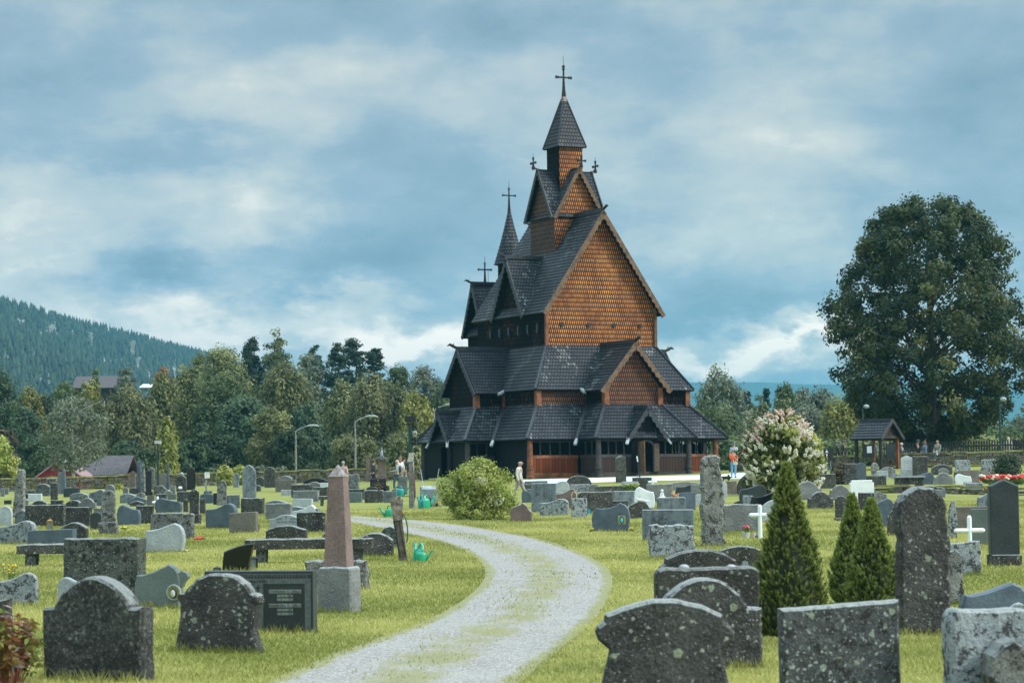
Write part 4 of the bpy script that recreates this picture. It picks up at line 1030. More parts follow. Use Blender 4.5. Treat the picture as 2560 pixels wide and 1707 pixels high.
S('B', 788, 990, 452, 565, 'rect', 'n', "brown-grey rectangular stone in the sunny lawn")
S('B', 820, 955, 413, 500, 'arch', 'g', "low arched stone behind the brown-grey rectangle")
S('B', 685, 795, 330, 525, 'round', 'D', "rough double-headed lichened column")
S('B', 735, 800, 300, 480, 'boulder', 'D', "rough pointed lichened stone behind the double-headed column")
S('B', 600, 690, 425, 515, 'boulder', 'D', "squat lichened rock beside the double-headed column")
S('B', 1055, 1295, 435, 530, 'arch', 'k', "wide black arched stone")
S('B', 1085, 1230, 470, 560, 'arch', 'g', "grey arched stone in front of the wide black arch")
S('B', 1215, 1292, 480, 570, 'rect', 'w', "small white slab behind the pink obelisk")
S('B', 1028, 1062, 170, 430, 'obelisk', 'r', "slim pale obelisk beside the stone cross monument")
S('B', 1058, 1112, 303, 450, 'round', 'd', "dark brown rounded stele beside the slim pale obelisk")
S('B', 893, 935, 298, 430, 'round', 's', "pale blotched round stele beside a darker one")
S('B', 920, 965, 312, 435, 'round', 'D', "dark lichened round stele in front of the stone cross")
S('B', 1230, 1288, 285, 425, 'gothic', 'K', "small black pointed stone near the trees")
S('B', 1290, 1336, 310, 410, 'gothic', 'D', "small lichened pointed stone near the trees")
S('B', 1434, 1468, 165, 405, 'obelisk', 'r', "slender lichened obelisk behind the grey-haired man")
S('B', 1475, 1565, 285, 445, 'shoulder', 'n', "brown monument with a moulded cap", base=40)
S('B', 1475, 1590, 400, 540, 'rect', 'r', "lichened low stone under the moulded monument")
S('B', 1648, 1700, 218, 470, 'gable', 'p', "reddish stone column with a pale cap", base=70)
S('B', 1755, 1850, 235, 470, 'rect', 'p', "dark red pedestal monument with a small angel on top", base=60, name="monument", cat="monument")
S('B', 1735, 1775, 275, 440, 'round', 'B', "pale blue stele beside the dark red pedestal monument")
S('B', 1890, 1922, 205, 440, 'obelisk', 'b', "slim blue obelisk behind the woman with the backpack")
S('B', 2005, 2036, 212, 450, 'obelisk', 'l', "slim white obelisk beside the tool shelter")
S('B', 1955, 2045, 420, 590, 'rect', 'g', "grey slab between the woman's legs and the tool shelter")
kg = S('B', 1690, 1842, 440, 560, 'rect', 'k', "black slab with gold lettering and a small gold cross", -6)
S('B', 1650, 1760, 515, 580, 'arch', 'K', "low dark rounded stone before the gold-lettered slab")
S('B', 1478, 1618, 570, 668, 'rect', 'e', "smooth dark green rectangular stone")
S('B', 1478, 1640, 540, 640, 'rect', 'd', "dark slab behind the smooth green one")
S('B', 1635, 1822, 550, 668, 'rrect', 'D', "mossy lichened block beside the smooth green stone")
S('B', 1818, 1945, 560, 668, 'rect', 'B', "plain dark grey block next to the mossy lichened one")
wt_ = S('B', 728, 1075, 780, 940, 'ogee', 'l', "white-grey ogee-topped headstone engraved with a cross and flowers", -10)
S('B', 693, 1095, 885, 1030, 'low', 'D', "dark block with diamond-shaped pale lichen in front of the engraved headstone", -10)
S('B', 990, 1272, 755, 955, 'rrect', 'd', "dark brown slab half hidden by the pink obelisk", -12)
S('B', 1232, 1300, 955, 1040, 'peak', 'B', "small blue-grey wedge of stone behind the pink obelisk")
S('B', 1555, 1915, 955, 1178, 'arch', 'd', "black streaked arched stone with wavy shoulder by the leaning tap post", -8)
S('B', 1793, 1955, 898, 1100, 'round', 'G', "round-topped stone edged with yellow moss behind the tap post")
# ---------- C crop: centre right of the path
S('C', 65, 300, 575, 777, 'peak', 'p', "small reddish rough pointed stone beside the big green bush", -8, j=.02)
S('C', 288, 548, 368, 672, 'rect', 'B', "tall weathered blue-grey slab with dark streaks")
S('C', 373, 687, 530, 712, 'waveR', 's', "low pale mottled headstone with one raised rounded end")
S('C', 540, 785, 425, 640, 'waveR', 'p', "polished brown wavy headstone behind the low mottled one")
S('C', 708, 876, 525, 732, 'rect', 's', "small upright mottled block with a white arched lantern behind")
S('C', 780, 1148, 458, 670, 'rrect', 'D', "dark brown lichened block, moss on its edges, behind the blue barrel-shaped stone")
S('C', 955, 1310, 393, 480, 'rrect', 'D', "lichened trough with green plants spilling from its end")
cb = S('C', 922, 1332, 575, 882, 'barrel', 'b', "blue streaked barrel-shaped headstone with a square lantern window", -6, .13)
S('C', 1290, 1562, 550, 742, 'peak', 'D', "dark spotted rough rock with small white birds on it")
S('C', 1140, 1302, 550, 650, 'rect', 'd', "small brown slab left of the dark spotted rock")
S('C', 1143, 1237, 490, 560, 'rrect', 'l', "little pale square stone before the ribbed blue slab")
S('C', 1143, 1378, 450, 600, 'rect', 'B', "ribbed blue-grey slab behind the white curved headstone")
S('C', 1370, 1585, 405, 635, 'slantL', 'w', "white curved headstone with an arched brown niche")
S('C', 1455, 2003, 645, 978, 'rect', 'B', "wide streaked blue-grey slab behind the rough pale one", -3)
S('C', 1520, 1998, 810, 1155, 'rect', 's', "rough pale grey slab with a chipped top edge", -3, .2, j=.03)
S('C', 1608, 1910, 515, 700, 'rrect', 'B', "blue-white block with praying figurine and orange bird ornament on top")
S('C', 1840, 2015, 465, 660, 'rect', 'b', "plain flat blue-grey slab beside the tall rough stele")
S('C', 2008, 2085, 480, 612, 'round', 'l', "small white rough stone beside the tall rough stele")
S('C', 1500, 1775, 375, 560, 'rect', 'g', "plain grey rectangular stone behind the white curved headstone")
S('C', 1350, 1555, 305, 440, 'rect', 'D', "dark stone table block near the church steps")
S('C', 1235, 1418, 350, 470, 'rrect', 'l', "pale rounded slab left of the dark table block")
S('C', 1178, 1284, 80, 362, 'pillar', 'D', "upright dark pillar peppered with white lichen before the church", 5)
S('C', 650, 920, 285, 400, 'round', 'd', "wide mossy arched stone before the church wall")
S('C', 535, 690, 345, 470, 'boulder', 'l', "pale glassy carved stone under the church wall")
S('C', 185, 292, 435, 570, 'slantL', 'b', "dark blue rounded stone beside the tall streaked slab")
S('C', 190, 292, 380, 440, 'rect', 'D', "dark low block behind the dark blue rounded stone")
S('C', 215, 460, 343, 420, 'rect', 'g', "wide low grey stone behind the streaked slab")
S('C', 690, 905, 378, 460, 'rect', 's', "pale mottled low slab below the mossy arch")
S('C', 890, 1010, 378, 460, 'arch', 'g', "small grey arched stone by the planted trough")
S('C', 1700, 2085, 350, 440, 'low', 'g', "long grey low stone behind the tall rough stele")
S('C', 1790, 2000, 372, 480, 'swoosh', 'K', "dark curved polished stone behind the flat blue slab")
S('C', 1960, 2095, 380, 490, 'rect', 'g', "grey-brown slab behind the tall rough stele's edge")
S('C', 2072, 2322, 80, 1032, 'menhir', 'r', "very tall rough weathered grey stele with rust-brown stains", 4, j=.035)
# ---------- D crop
S('D', 238, 680, 885, 1225, 'rect', 'g', "broad rough-faced grey granite slab behind the white wooden cross", 3, .2, j=.02)
S('D', 405, 778, 505, 760, 'round', 'd', "big dark lichened semicircular headstone")
S('D', 432, 775, 640, 880, 'slantR', 'K', "black and blue polished headstone with a diagonal top and lantern")
S('D', 555, 870, 735, 905, 'swoosh', 'k', "glossy black swooping headstone")
S('D', 478, 605, 775, 900, 'rect', 's', "pale lichened square stone beside the black swooping one")
S('D', 365, 520, 835, 900, 'gable', 'K', "low dark green pointed stone behind the broad granite slab")
S('D', 705, 1132, 820, 1105, 'full', 'l', "pale blue disc-shaped headstone partly behind the tallest cone shrub")
S('D', 1110, 1270, 930, 1372, 'slantL', 'd', "tall narrow dark leaning stone beside the tallest cone shrub", 35)
S('D', 1025, 1090, 505, 820, 'rect', 'b', "narrow dark blue stele above the cone shrub")
S('D', 1085, 1448, 600, 828, 'shoulder', 'g', "large grey granite headstone with a broad arched top, standing beside the tallest cone shrub")
S('D', 1270, 1590, 725, 938, 'shoulder', 'd', "dark brown shouldered headstone alone in the lawn")
S('D', 1543, 1800, 645, 830, 'shoulder', 'g', "grey shouldered headstone behind the white notched slab")
S('D', 1600, 1765, 780, 1092, 'round', 'd', "narrow dark round-topped stele with white lichen dots", base=40, bw=1.1)
S('D', 1783, 2092, 588, 830, 'notch', 'w', "white slab with notched upper corners")
S('D', 1895, 2090, 740, 960, 'rect', 'd', "dark spotted slab below the white notched one")
S('D', 2060, 2240, 735, 900, 'arch', 'r', "grey lichened arched stone next to the dark spotted slab")
S('D', 1975, 2352, 810, 1170, 'slantR', 'b', "big blue granite headstone with a serrated side")
S('E', 283, 505, 940, 1272, 'earsarch', 'D', "eroded bulging stone with a narrow foot beside the giant dark stele")
S('D', 225, 405, 600, 760, 'rect', 'n', "dark granite rectangle near the woman in orange")
S('D', 195, 286, 600, 805, 'round', 'l', "pale oval stone edge behind the very tall stele")
S('D', 1312, 1508, 478, 570, 'swoosh', 'k', "black wavy stone before the signboard")
S('D', 1375, 1500, 440, 500, 'arch', 'B', "small pale blue arched stone above the black wavy one")
S('D', 1308, 1620, 510, 690, 'rect', 'D', "black block heavily speckled white with lichen")
S('D', 1250, 1452, 553, 710, 'rect', 'D', "second white-speckled dark block, partly behind the large arched headstone")
S('D', 1720, 1872, 385, 640, 'rect', 'd', "dark lichen-covered pier beside the bare bush")
S('D', 1863, 1992, 368, 585, 'gable', 'b', "blue-grey gabled stone with white dots")
S('D', 2048, 2142, 375, 530, 'round', 'r', "small lichened round-headed stone by the notice shelter")
S('D', 2160, 2352, 425, 560, 'arch', 'r', "low lichened arch under the seated people")
S('D', 1995, 2238, 530, 672, 'rect', 'D', "dark speckled chest-like block")
S('D', 2118, 2255, 470, 590, 'tilt', 'l', "small pale tilted slab behind the speckled block")
S('D', 1780, 1900, 560, 660, 'tilt', 'K', "low dark leaning slab beside the gabled blue stone")
# ---------- E crop
S('E', 450, 612, 285, 545, 'gable', 'l', "pale stepped stele with a pointed head", base=90, bw=1.08)
S('E', 600, 785, 295, 545, 'rect', 'd', "tall dark upright slab beside the pale stepped stele")
S('E', 640, 862, 488, 640, 'slantR', 'b', "blue slanted headstone with a white lantern")
S('E', 862, 1090, 495, 640, 'shoulder', 'g', "grey shouldered stone on the terrace edge")
S('E', 830, 1085, 395, 520, 'arch', 'D', "lichened arch with yellow moss streak")
S('E', 905, 1040, 440, 520, 'arch', 'g', "small grey arched stone set into the lichened arch")
S('E', 940, 1050, 232, 420, 'round', 'r', "tall lichened round-topped stone beside the seated man")
S('E', 1118, 1308, 343, 475, 'rrect', 's', "grey mottled square stone below the boundary wall")
S('E', 1440, 1645, 330, 470, 'tilt', 's', "tilted lichened slab near the dark juniper bush")
S('E', 1420, 1582, 415, 545, 'boulder', 'r', "rounded boulder-like stone near the red flowers")
S('E', 1165, 1415, 465, 625, 'rect', 'n', "brown-grey rectangular stone behind the white wavy one")
S('E', 1115, 1320, 510, 640, 'slantL', 'w', "white wavy stone on the terrace edge")
S('E', 1102, 1180, 485, 620, 'rect', 'D', "dark lichened edge stone beside the white wavy one")
S('E', 1252, 1462, 622, 748, 'rect', 'B', "low blue-grey block in front of the terrace wall")
S('E', 1385, 1550, 755, 925, 'slantR', 'B', "blue-grey rounded stone with red flowers behind it")
S('E', 1505, 1560, 810, 925, 'round', 'b', "darker rounded stone edge beside the big gabled stele")
S('E', 570, 1000, 655, 790, 'low', 'd', "dark low arched stone behind the giant dark stele")
S('E', 568, 1002, 705, 800, 'rect', 'B', "pale blue strip of stone behind the giant dark stele")
S('E', 418, 550, 768, 945, 'rect', 'd', "dark block left of the giant dark stele")
S('E', 1040, 1148, 840, 1310, 'full', 's', "tall pale oval stele edging out behind the giant dark stele")
S('E', 1130, 1575, 912, 1210, 'rect', 'n', "long brown granite slab behind the second white cross")
S('E', 1325, 1580, 940, 1380, 'rect', 'e', "grey granite slab directly behind the second white cross")
S('E', 1540, 1935, 583, 1640, 'gable', 'K', "large dark gabled stele on a lichened plinth", 8, .2, base=140, bm_='d', bw=1.02)
S('I', 1245, 1708, -425, 885, 'round', 'd', "giant dark round-topped stele with white lichen spots", 6, .24, j=.02)
S('I', 1690, 1975, 45, 350, 'tilt', 's', "black-blotched pale blue slab behind the giant dark stele")
S('I', 1640, 1808, 120, 610, 'round', 'r', "rough grey stone showing beside the giant dark stele")
S('I', 1195, 1290, 130, 420, 'round', 'd', "sliver of dark stone between the cone shrubs and the giant stele")
S('I', 1775, 2420, 420, 860, 'slantR', 'b', "dark blue polished stone with a long concave top")
S('I', 2040, 2420, 600, 1000, 'waveR', 's', "rough black and white slab end behind the mottled front slab")
S('I', 1665, 2450, 665, 1490, 'rrect', 's', "mottled pale blue front slab cut by the frame corner", 8, .22)
S('I', 2060, 2500, 960, 1560, 'boulder', 'r', "rounded boulder at the very corner of the frame", 0, .5)
S('I', 188, 1272, 590, 1480, 'tilt', 'Z', "dark slab densely dotted with pale lichen in front of the cone shrubs", 8, .14, j=.003)
h1 = S('H', 140, 1622, 680, 1840, 'ears', 'd', "large dark headstone with rounded ears and a gently curved top", 4, .2)
S('H', 660, 1910, 455, 1420, 'shoulder', 'd', "dark arched headstone with moulded shoulders behind the eared one", 4, .26)
S('H', 775, 1892, 340, 1180, 'rrect', 'D', "stepped dark stone with a large pale lichen rosette", 4, .2)
S('H', 808, 1702, 135, 900, 'ears', 'D', "black stone with a pale rim and two white pebbles, behind the stepped one", 3, .2)
S('H', 1455, 1900, 103, 560, 'low', 'D', "lichened low arched stone left of the tallest cone shrub", 3)
S('H', 1690, 1860, 262, 560, 'rect', 'B', "smooth blue-grey stone left of the tallest cone shrub", 3)
S('A', -30, 50, 460, 600, 'rect', 'B', "blue-grey stone cut by the frame edge near the wall") if 0 else None

# ---------- the many small stones of the crowded far rows that nothing tells apart
LBL = "one of the small weathered stones crowded together in the far rows"
for i, (x, y, w_, h_) in enumerate([(12, 1236, 20, 16), (60, 1246, 26, 14), (118, 1228, 22, 12), (205, 1216, 18, 14), (236, 1262, 26, 16), (262, 1240, 20, 14), (300, 1214, 20, 12), (352, 1246, 22, 14), (388, 1224, 18, 12), (420, 1240, 22, 14), (455, 1218, 18, 12), (520, 1240, 22, 14), (566, 1262, 24, 15), (640, 1228, 26, 16), (716, 1238, 28, 14), (762, 1222, 24, 14), (836, 1224, 24, 14), (880, 1216, 22, 12), (905, 1240, 22, 14), (964, 1226, 20, 14),
        (1330, 1236, 26, 14), (1398, 1244, 26, 14), (1520, 1240, 28, 14), (1585, 1232, 26, 14), (1690, 1262, 28, 18), (1900, 1228, 24, 14), (1990, 1226, 24, 14), (2035, 1212, 20, 12), (2080, 1248, 26, 16), (2150, 1214, 20, 12), (2240, 1196, 20, 12), (2370, 1200, 20, 12), (2420, 1216, 22, 12), (2300, 1262, 30, 18), (2460, 1262, 30, 18), (2130, 1262, 28, 16)]):
    o = S('N', x - w_ / 2, x + w_ / 2, y - h_, y, ('rect', 'low', 'rrect', 'arch', 'slantR', 'tilt')[i % 6], 'gdBsDlbrn'[i % 9], LBL); o['group'] = "small stones of the far rows"
# ================================================================== hills
def nrand(seed): return np.random.default_rng(seed)
M_HILL = simple("hill_forest_floor", (.035, .055, .03), .95, var=.5, sc=.02)
M_ROCK = simple("bare_rock", (.30, .27, .25), .9, var=.4, sc=.1)
def interp(tab, x): return np.interp(x, [a for a, b in tab], [b for a, b in tab])
LR = [(-900, 640), (-200, 702), (0, 742), (80, 762), (150, 785), (300, 822), (420, 853), (530, 880), (620, 912), (760, 960), (900, 1010), (1200, 1090)]
def hill(name, ridge, Yf, px0, px1, n, foot, mat, back=300, drop=0.):
    pxs = np.linspace(px0, px1, n); m_ = 26; V = []
    for j in range(m_ + 6):
        t = min(1, j / (m_ - 1)); bk = max(0, j - m_ + 1)
        for i, px in enumerate(pxs):
            Yr = Yf(px); top = at(px, float(interp(ridge, px)), Yr); zt_ = top.z - drop
            Y = foot + (Yr - foot) * t + bk * back; sx = top.x / top.y
            z = 1.5 + (zt_ - 1.5) * (t ** 1.15 if bk == 0 else max(0, 1 - bk * .12)) * (1 if bk == 0 else 1)
            z += math.sin(px * .031 + t * 5) * 2.0 * t * (1 - t) * 4 + math.sin(px * .011 + t * 9 + 2) * 4 * t * (1 - t) * 4
            V.append((sx * Y, Y, z))
    V = np.array(V); N = m_ + 6; ii = (np.arange(N - 1)[:, None] * n + np.arange(n - 1)[None]).ravel()
    o = np_mesh(name, V, np.stack([ii, ii + 1, ii + 1 + n, ii + n], 1), mat, smooth=True); tag(o, kind='structure')
    return V.reshape(N, n, 3)
YL = lambda px: 1800 + max(-400, px) * 1.2
HV = hill("hill", LR, YL, -900, 1200, 120, 700, M_HILL, drop=7)
RR_ = [(-1500, 1010), (600, 985), (1200, 970), (1640, 952), (1700, 955), (1800, 957), (1900, 955), (2000, 960), (2120, 962), (2300, 972), (2600, 975), (4000, 990)]
hill("distant_ridge", RR_, lambda p: 7000 + 200 * math.sin(p * .01), -1500, 4000, 400, 3600, simple('far_forest', (.022, .045, .03), .95, var=.3, sc=.01), drop=0)
def leafmat(name, ca, cb, cc=None, tr=.25):
    mt, nt, b = new_mat(name)
    a = nt.n('ShaderNodeAttribute', out=2, attribute_name='tone')
    c = nt.mix(nt.step(a, .0, 1.), ca, cb)
    if cc: c = nt.mix(nt.step(a, .86, .96), c, cc)
    oi = nt.n('ShaderNodeObjectInfo', out=5)
    hs = nt.t.nodes.new('ShaderNodeHueSaturation'); nt.put(hs.inputs['Color'], c); nt.put(hs.inputs['Value'], nt.n('ShaderNodeMapRange', oi, 0., 1., .85, 1.15))
    nt.put(hs.inputs['Hue'], nt.n('ShaderNodeMapRange', oi, 0., 1., .49, .51))
    nt.put(b.inputs['Base Color'], hs.outputs[0]); b.inputs['Roughness'].default_value = .6
    b.inputs['Specular IOR Level'].default_value = .25
    t = nt.n('ShaderNodeBsdfTranslucent', hs.outputs[0]); mx = nt.n('ShaderNodeMixShader', tr, b.outputs[0], t)
    nt.put(mt.node_tree.nodes['Material Output'].inputs[0], mx)
    return mt
# far forest on the hill: thousands of small conifers, one mass
def far_forest():
    g = nrand(11); N = 15000; m_, n = 26, HV.shape[1]
    t = g.random(N) ** .85 * (m_ - 1.001); u = g.random(N) * (n - 1.001)
    i0, j0 = t.astype(int), u.astype(int); ft, fu = (t - i0)[:, None], (u - j0)[:, None]
    P = (HV[i0, j0] * (1 - ft) + HV[i0 + 1, j0] * ft) * (1 - fu) + (HV[i0, j0 + 1] * (1 - ft) + HV[i0 + 1, j0 + 1] * ft) * fu
    # denser line of trees along the crest
    k = 1500; uu = g.random(k) * (n - 1.001); q = uu.astype(int); fq = (uu - q)[:, None]
    C_ = HV[m_ - 1, q] * (1 - fq) + HV[m_ - 1, q + 1] * fq; C_[:, 1] += g.random(k) * 60 - 30; P = np.r_[P, C_]
    # leave the cliffs bare
    px = P[:, 0] / P[:, 1] * FPX + CX; py = HY - .013 * (px - CX) - (P[:, 2] - 1.6) / P[:, 1] * FPX
    keep = np.ones(len(P), bool)
    for cx_, cy_, a, b_ in ((125, 835, 34, 15), (45, 812, 22, 8), (175, 845, 10, 9), (330, 872, 12, 20), (345, 905, 14, 14), (60, 850, 16, 8), (225, 860, 8, 14)):
        keep &= ((px - cx_) / a) ** 2 + ((py - cy_) / b_) ** 2 > .7 + .6 * np.sin(px * .9) * np.sin(py * 1.1)
    P = P[keep]; N = len(P); h = g.uniform(5, 9.5, N); r = h * g.uniform(.17, .30, N); k = 5; V = []; F = []
    for z0, z1, rs in ((0., .62, 1.), (.4, 1., .62)):
        a = np.arange(k) / k * 2 * math.pi
        ring = np.stack([np.cos(a), np.sin(a)], 1)
        base = P[:, None, :] + np.dstack([ring[None, :, 0] * (r * rs)[:, None], ring[None, :, 1] * (r * rs)[:, None], np.broadcast_to((h * z0)[:, None], (N, k)) + g.uniform(-.6, .6, (N, k))])
        tip = P + np.stack([g.uniform(-.3, .3, N), 0 * h, h * z1], 1)
        o = sum(len(v) for v in V); V.append(np.concatenate([base, tip[:, None]], 1).reshape(-1, 3)); b0 = o + np.arange(N)[:, None] * (k + 1)
        F.append(np.stack([b0 + np.arange(k), b0 + (np.arange(k) + 1) % k, np.broadcast_to(b0 + k, (N, k))], -1).reshape(-1, 3))
    tone = np.concatenate([np.repeat(g.random(N), k)] * 2)
    o = np_mesh("forest", np.concatenate(V), np.concatenate(F), leafmat("far_conifer", (.008, .022, .016), (.034, .060, .034), tr=0.), attrs={'tone': tone})
    tag(o, "mixed conifer forest covering the long hillside behind the churchyard", None, kind='stuff')
far_forest()
for cx_, cy_, a, b_ in ((125, 835, 34, 15), (45, 812, 22, 8), (175, 845, 10, 9), (330, 872, 12, 20), (345, 905, 14, 14), (60, 850, 16, 8)):
    pass
# rock: recolour the hill where the slopes are bare, as a shape of its own
nt = NT(M_HILL.node_tree); pos = nt.n('ShaderNodeNewGeometry', out=0)
nt.put(M_HILL.node_tree.nodes['Principled BSDF'].inputs['Base Color'], nt.mix(nt.step(nt.noise(pos, .02, 5, .7), .48, .60), (.06, .075, .045), (.22, .22, .21)))
# ================================================================== trees
def leaf_cards(P, Nrm, size, g, aspect=1.6, droop=0.):
    """diamond leaf cards at P facing roughly Nrm"""
    n = len(P); Nrm = Nrm / (np.linalg.norm(Nrm, axis=1)[:, None] + 1e-9)
    a = g.normal(size=(n, 3)); a[:, 2] -= droop * 3; a -= Nrm * (a * Nrm).sum(1)[:, None]; a /= np.linalg.norm(a, axis=1)[:, None] + 1e-9
    b_ = np.cross(Nrm, a); s = (size * g.uniform(.6, 1.3, n))[:, None]
    V = np.stack([P - a * s * aspect * .5, P + b_ * s * .5, P + a * s * aspect * .5, P - b_ * s * .5], 1).reshape(-1, 3)
    return V, np.arange(n * 4).reshape(-1, 4)
PROF = {
 'round': [(0, .35), (.08, .7), (.25, .95), (.45, 1.), (.65, .93), (.82, .72), (.93, .45), (1, .08)],
 'birch': [(0, .7), (.1, .92), (.3, 1.), (.5, .97), (.7, .86), (.85, .66), (.95, .40), (1, .15)],
 'tall': [(0, .6), (.15, .95), (.35, 1.), (.55, .95), (.75, .78), (.9, .52), (1, .15)],
 'cone': [(0, 1.), (.2, .86), (.5, .55), (.8, .24), (1, .02)],
 'pine': [(0, .25), (.25, .45), (.45, .85), (.6, 1.), (.8, .8), (.93, .5), (1, .1)],
 'linden': [(0, .30), (.06, .55), (.12, .76), (.2, .95), (.30, 1.), (.40, .96), (.52, .92), (.64, .86), (.76, .80), (.87, .69), (.95, .50), (1, .2)],
 'shrub': [(0, .75), (.15, .95), (.4, 1.), (.65, .88), (.85, .6), (1, .15)],
}
def crown_pts(g, prof, H, R, ncl, per, cr, stretch=1., fill=.35, flat=1., lump=.18):
    t = g.random(ncl * 3); rr = np.interp(t, [a for a, b in PROF[prof]], [b for a, b in PROF[prof]])
    keep = g.random(ncl * 3) < rr / 1.0 + .35; t, rr = t[keep][:ncl], rr[keep][:ncl]; n = len(t)
    a = g.random(n) * 2 * math.pi; q = fill + (1 - fill) * np.sqrt(g.random(n))
    lob = 1 + lump * (np.sin(a * 3 + t * 9) * .6 + g.normal(size=n) * .45)
    rad = np.clip(rr * q * lob, 0, 1.25) * (R - cr * .6)
    C_ = np.stack([np.cos(a) * rad, np.sin(a) * rad, t * (H - cr)], 1); C_[:, 2] += cr * .3
    d = g.normal(size=(n, per, 3)); d /= np.linalg.norm(d, axis=2)[..., None]; sh = cr * g.uniform(.35, 1., (n, per))[..., None] * g.uniform(.7, 1.25, n)[:, None, None]
    off = d * sh; off[..., 2] *= stretch * flat
    if stretch > 1: off[..., 2] -= cr * stretch * .35
    P = (C_[:, None] + off).reshape(-1, 3); Nn = (d + .6 * C_[:, None] * [1, 1, 0] / (R + 1e-6) + [0, 0, .35] + g.normal(size=d.shape) * .55).reshape(-1, 3)
    tone = np.clip(np.repeat(g.normal(.45, .26, n), per) + g.normal(0, .10, n * per), 0, 1)
    return P, Nn, tone, C_
BARK = simple("bark", (.055, .045, .036), .9, var=.4, sc=8, bumpd=.02)
BIRCHB = simple("birch_bark", (.42, .42, .39), .8, var=.6, sc=5)
LM = {}
def lm(k):
    if k in LM: return LM[k]
    T = {'olive': ((.062, .078, .030), (.20, .215, .085)), 'birch': ((.062, .075, .034), (.19, .195, .085)), 'dark': ((.018, .034, .018), (.062, .088, .038)), 'green': ((.036, .058, .024), (.125, .155, .058)),
         'yellow': ((.10, .11, .028), (.24, .235, .062)), 'teal': ((.026, .052, .032), (.082, .118, .060)), 'rust': ((.11, .045, .02), (.21, .10, .035)), 'pine': ((.012, .030, .022), (.045, .072, .042)),
         'grey': ((.06, .075, .05), (.16, .18, .12)), 'brown': ((.06, .05, .03), (.13, .11, .06)), 'lime': ((.16, .20, .035), (.38, .42, .12)), 'spruce': ((.008, .022, .022), (.026, .048, .038))}[k]
    LM[k] = leafmat("leaves_" + k, *[tuple(min(.6, x * 1.55) for x in q) for q in T], tr=.35); return LM[k]
def trunk(root, H, R, kind, g, bark=None, tr=.02, crown0=.15):
    mb = MB(); r0 = H * tr; lean = g.normal(size=2) * H * .02
    hs = [0, .15, .4, .7, .93] if kind != 'shrub' else [0, .3]
    pts = [(lean[0] * h, lean[1] * h, h * H - (.2 if h == 0 else 0)) for h in hs]; mb.tube(pts, [r0 * 1.5, r0, r0 * .75, r0 * .45, r0 * .12][:len(hs)], 8)
    for k in range(9 if kind not in ('cone',) else 0):
        h = crown0 + (.75 - crown0) * g.random(); a = g.random() * 6.28; L = R * g.uniform(.5, .85)
        p = Vector((lean[0] * h, lean[1] * h, h * H)); d = Vector((math.cos(a), math.sin(a), .0))
        mb.tube([p, p + d * L * .5 + Vector((0, 0, L * .3)), p + d * L + Vector((0, 0, L * .5))], [r0 * .45, r0 * .28, r0 * .08], 5, False)
    return mb.build("trunk", bark or BARK, root, smooth=True, fix=False)
def tree(name, px, top, hw, Y, kind, colk, label, group=None, dens=1., seed=None, ls=.21, cat="tree", c0=.12, bark=None, base=None):
    g = nrand(seed or int(abs(px) * 13 + top)); P0 = gat(px, Y) if base is None else base
    Ht = at(px, top, Y).z - P0.z; R = hw * Y / FPX * (1.14 if kind in ('birch', 'tall') else 1.04)
    root = thing(name, label, cat, P0, float(g.random() * 6.28) if kind != 'linden' else 0, group)
    H = Ht * (1 - c0); cr = {'birch': .17, 'round': .24, 'tall': .2, 'cone': .16, 'pine': .22, 'shrub': .26}[kind] * R + .25
    vol = R * H; ncl = int(np.clip(vol * 4.5, 40, 230) * dens); per = int(56 * (1 if kind != 'cone' else .9))
    if kind == 'birch': P, N_, tn, _ = crown_pts(g, 'birch', H, R, int(ncl * 1.25), per, cr, 2.0, .3); dr = 1.
    elif kind == 'cone':
        P, N_, tn, _ = crown_pts(g, 'cone', H, R * 1.25, int(ncl * 2.2), per, cr, .5, .12, 1., .12); dr = .3
        P[:, 2] -= np.hypot(P[:, 0], P[:, 1]) * .25
    elif kind == 'pine': P, N_, tn, _ = crown_pts(g, 'pine', H, R, int(ncl * .75), per, cr, .45, .2, 1., .3); dr = 0
    else: P, N_, tn, _ = crown_pts(g, kind, H, R, ncl, per, cr, .85, .4, 1., .2); dr = .15
    P[:, 2] += Ht * c0
    V, F = leaf_cards(P, N_, ls, g, 1.8, dr)
    trunk(root, Ht, R, kind, g, bark or (BIRCHB if kind == 'birch' and g.random() < .6 else BARK), .018, max(.15, c0))
    cr_ = np_mesh("crown", V, F, lm(colk), root, {'tone': tn})
    return root
T = tree
GL = "trees beyond the churchyard wall"
T("pine_tree", -30, 905, 95, 262, 'round', 'dark', "dark evergreen filling the frame edge below the hillside", GL)
T("birch_tree", 75, 960, 48, 268, 'birch', 'yellow', "yellow-green narrow tree beside the dark evergreen at the frame edge", GL)
T("broadleaf_tree", 62, 1010, 58, 245, 'round', 'teal', "blue-green round tree in front of the yellow-green narrow one", GL)
T("broadleaf_tree", 15, 1060, 34, 235, 'tall', 'brown', "brownish thin tree at the frame edge behind the lime shrub", GL)
T("shrub", 2, 1085, 44, 205, 'shrub', 'lime', "bright yellow-green shrub tree cut by the frame edge", GL, c0=.02)
T("broadleaf_tree", 115, 965, 52, 270, 'round', 'dark', "dark round tree between the yellow-green one and the young apple-shaped tree", GL)
T("broadleaf_tree", 160, 948, 45, 300, 'tall', 'green', "slim mid-green tree rising before the hill foot", GL)
yt = T("young_tree", 184, 975, 92, 186, 'round', 'grey', "rounded young tree with grey-green leaves and a white trunk inside the wall", None, 1.3, ls=.15, c0=.17, bark=BIRCHB)
T("birch_tree", 225, 935, 42, 262, 'birch', 'yellow', "yellowing birch behind the young grey-green tree", GL)
T("birch_tree", 258, 985, 34, 250, 'birch', 'birch', "small drooping birch behind the young tree's crown edge", GL)
T("birch_tree", 322, 958, 66, 238, 'birch', 'birch', "large weeping olive birch behind the dark lamp mast", GL, 1.3)
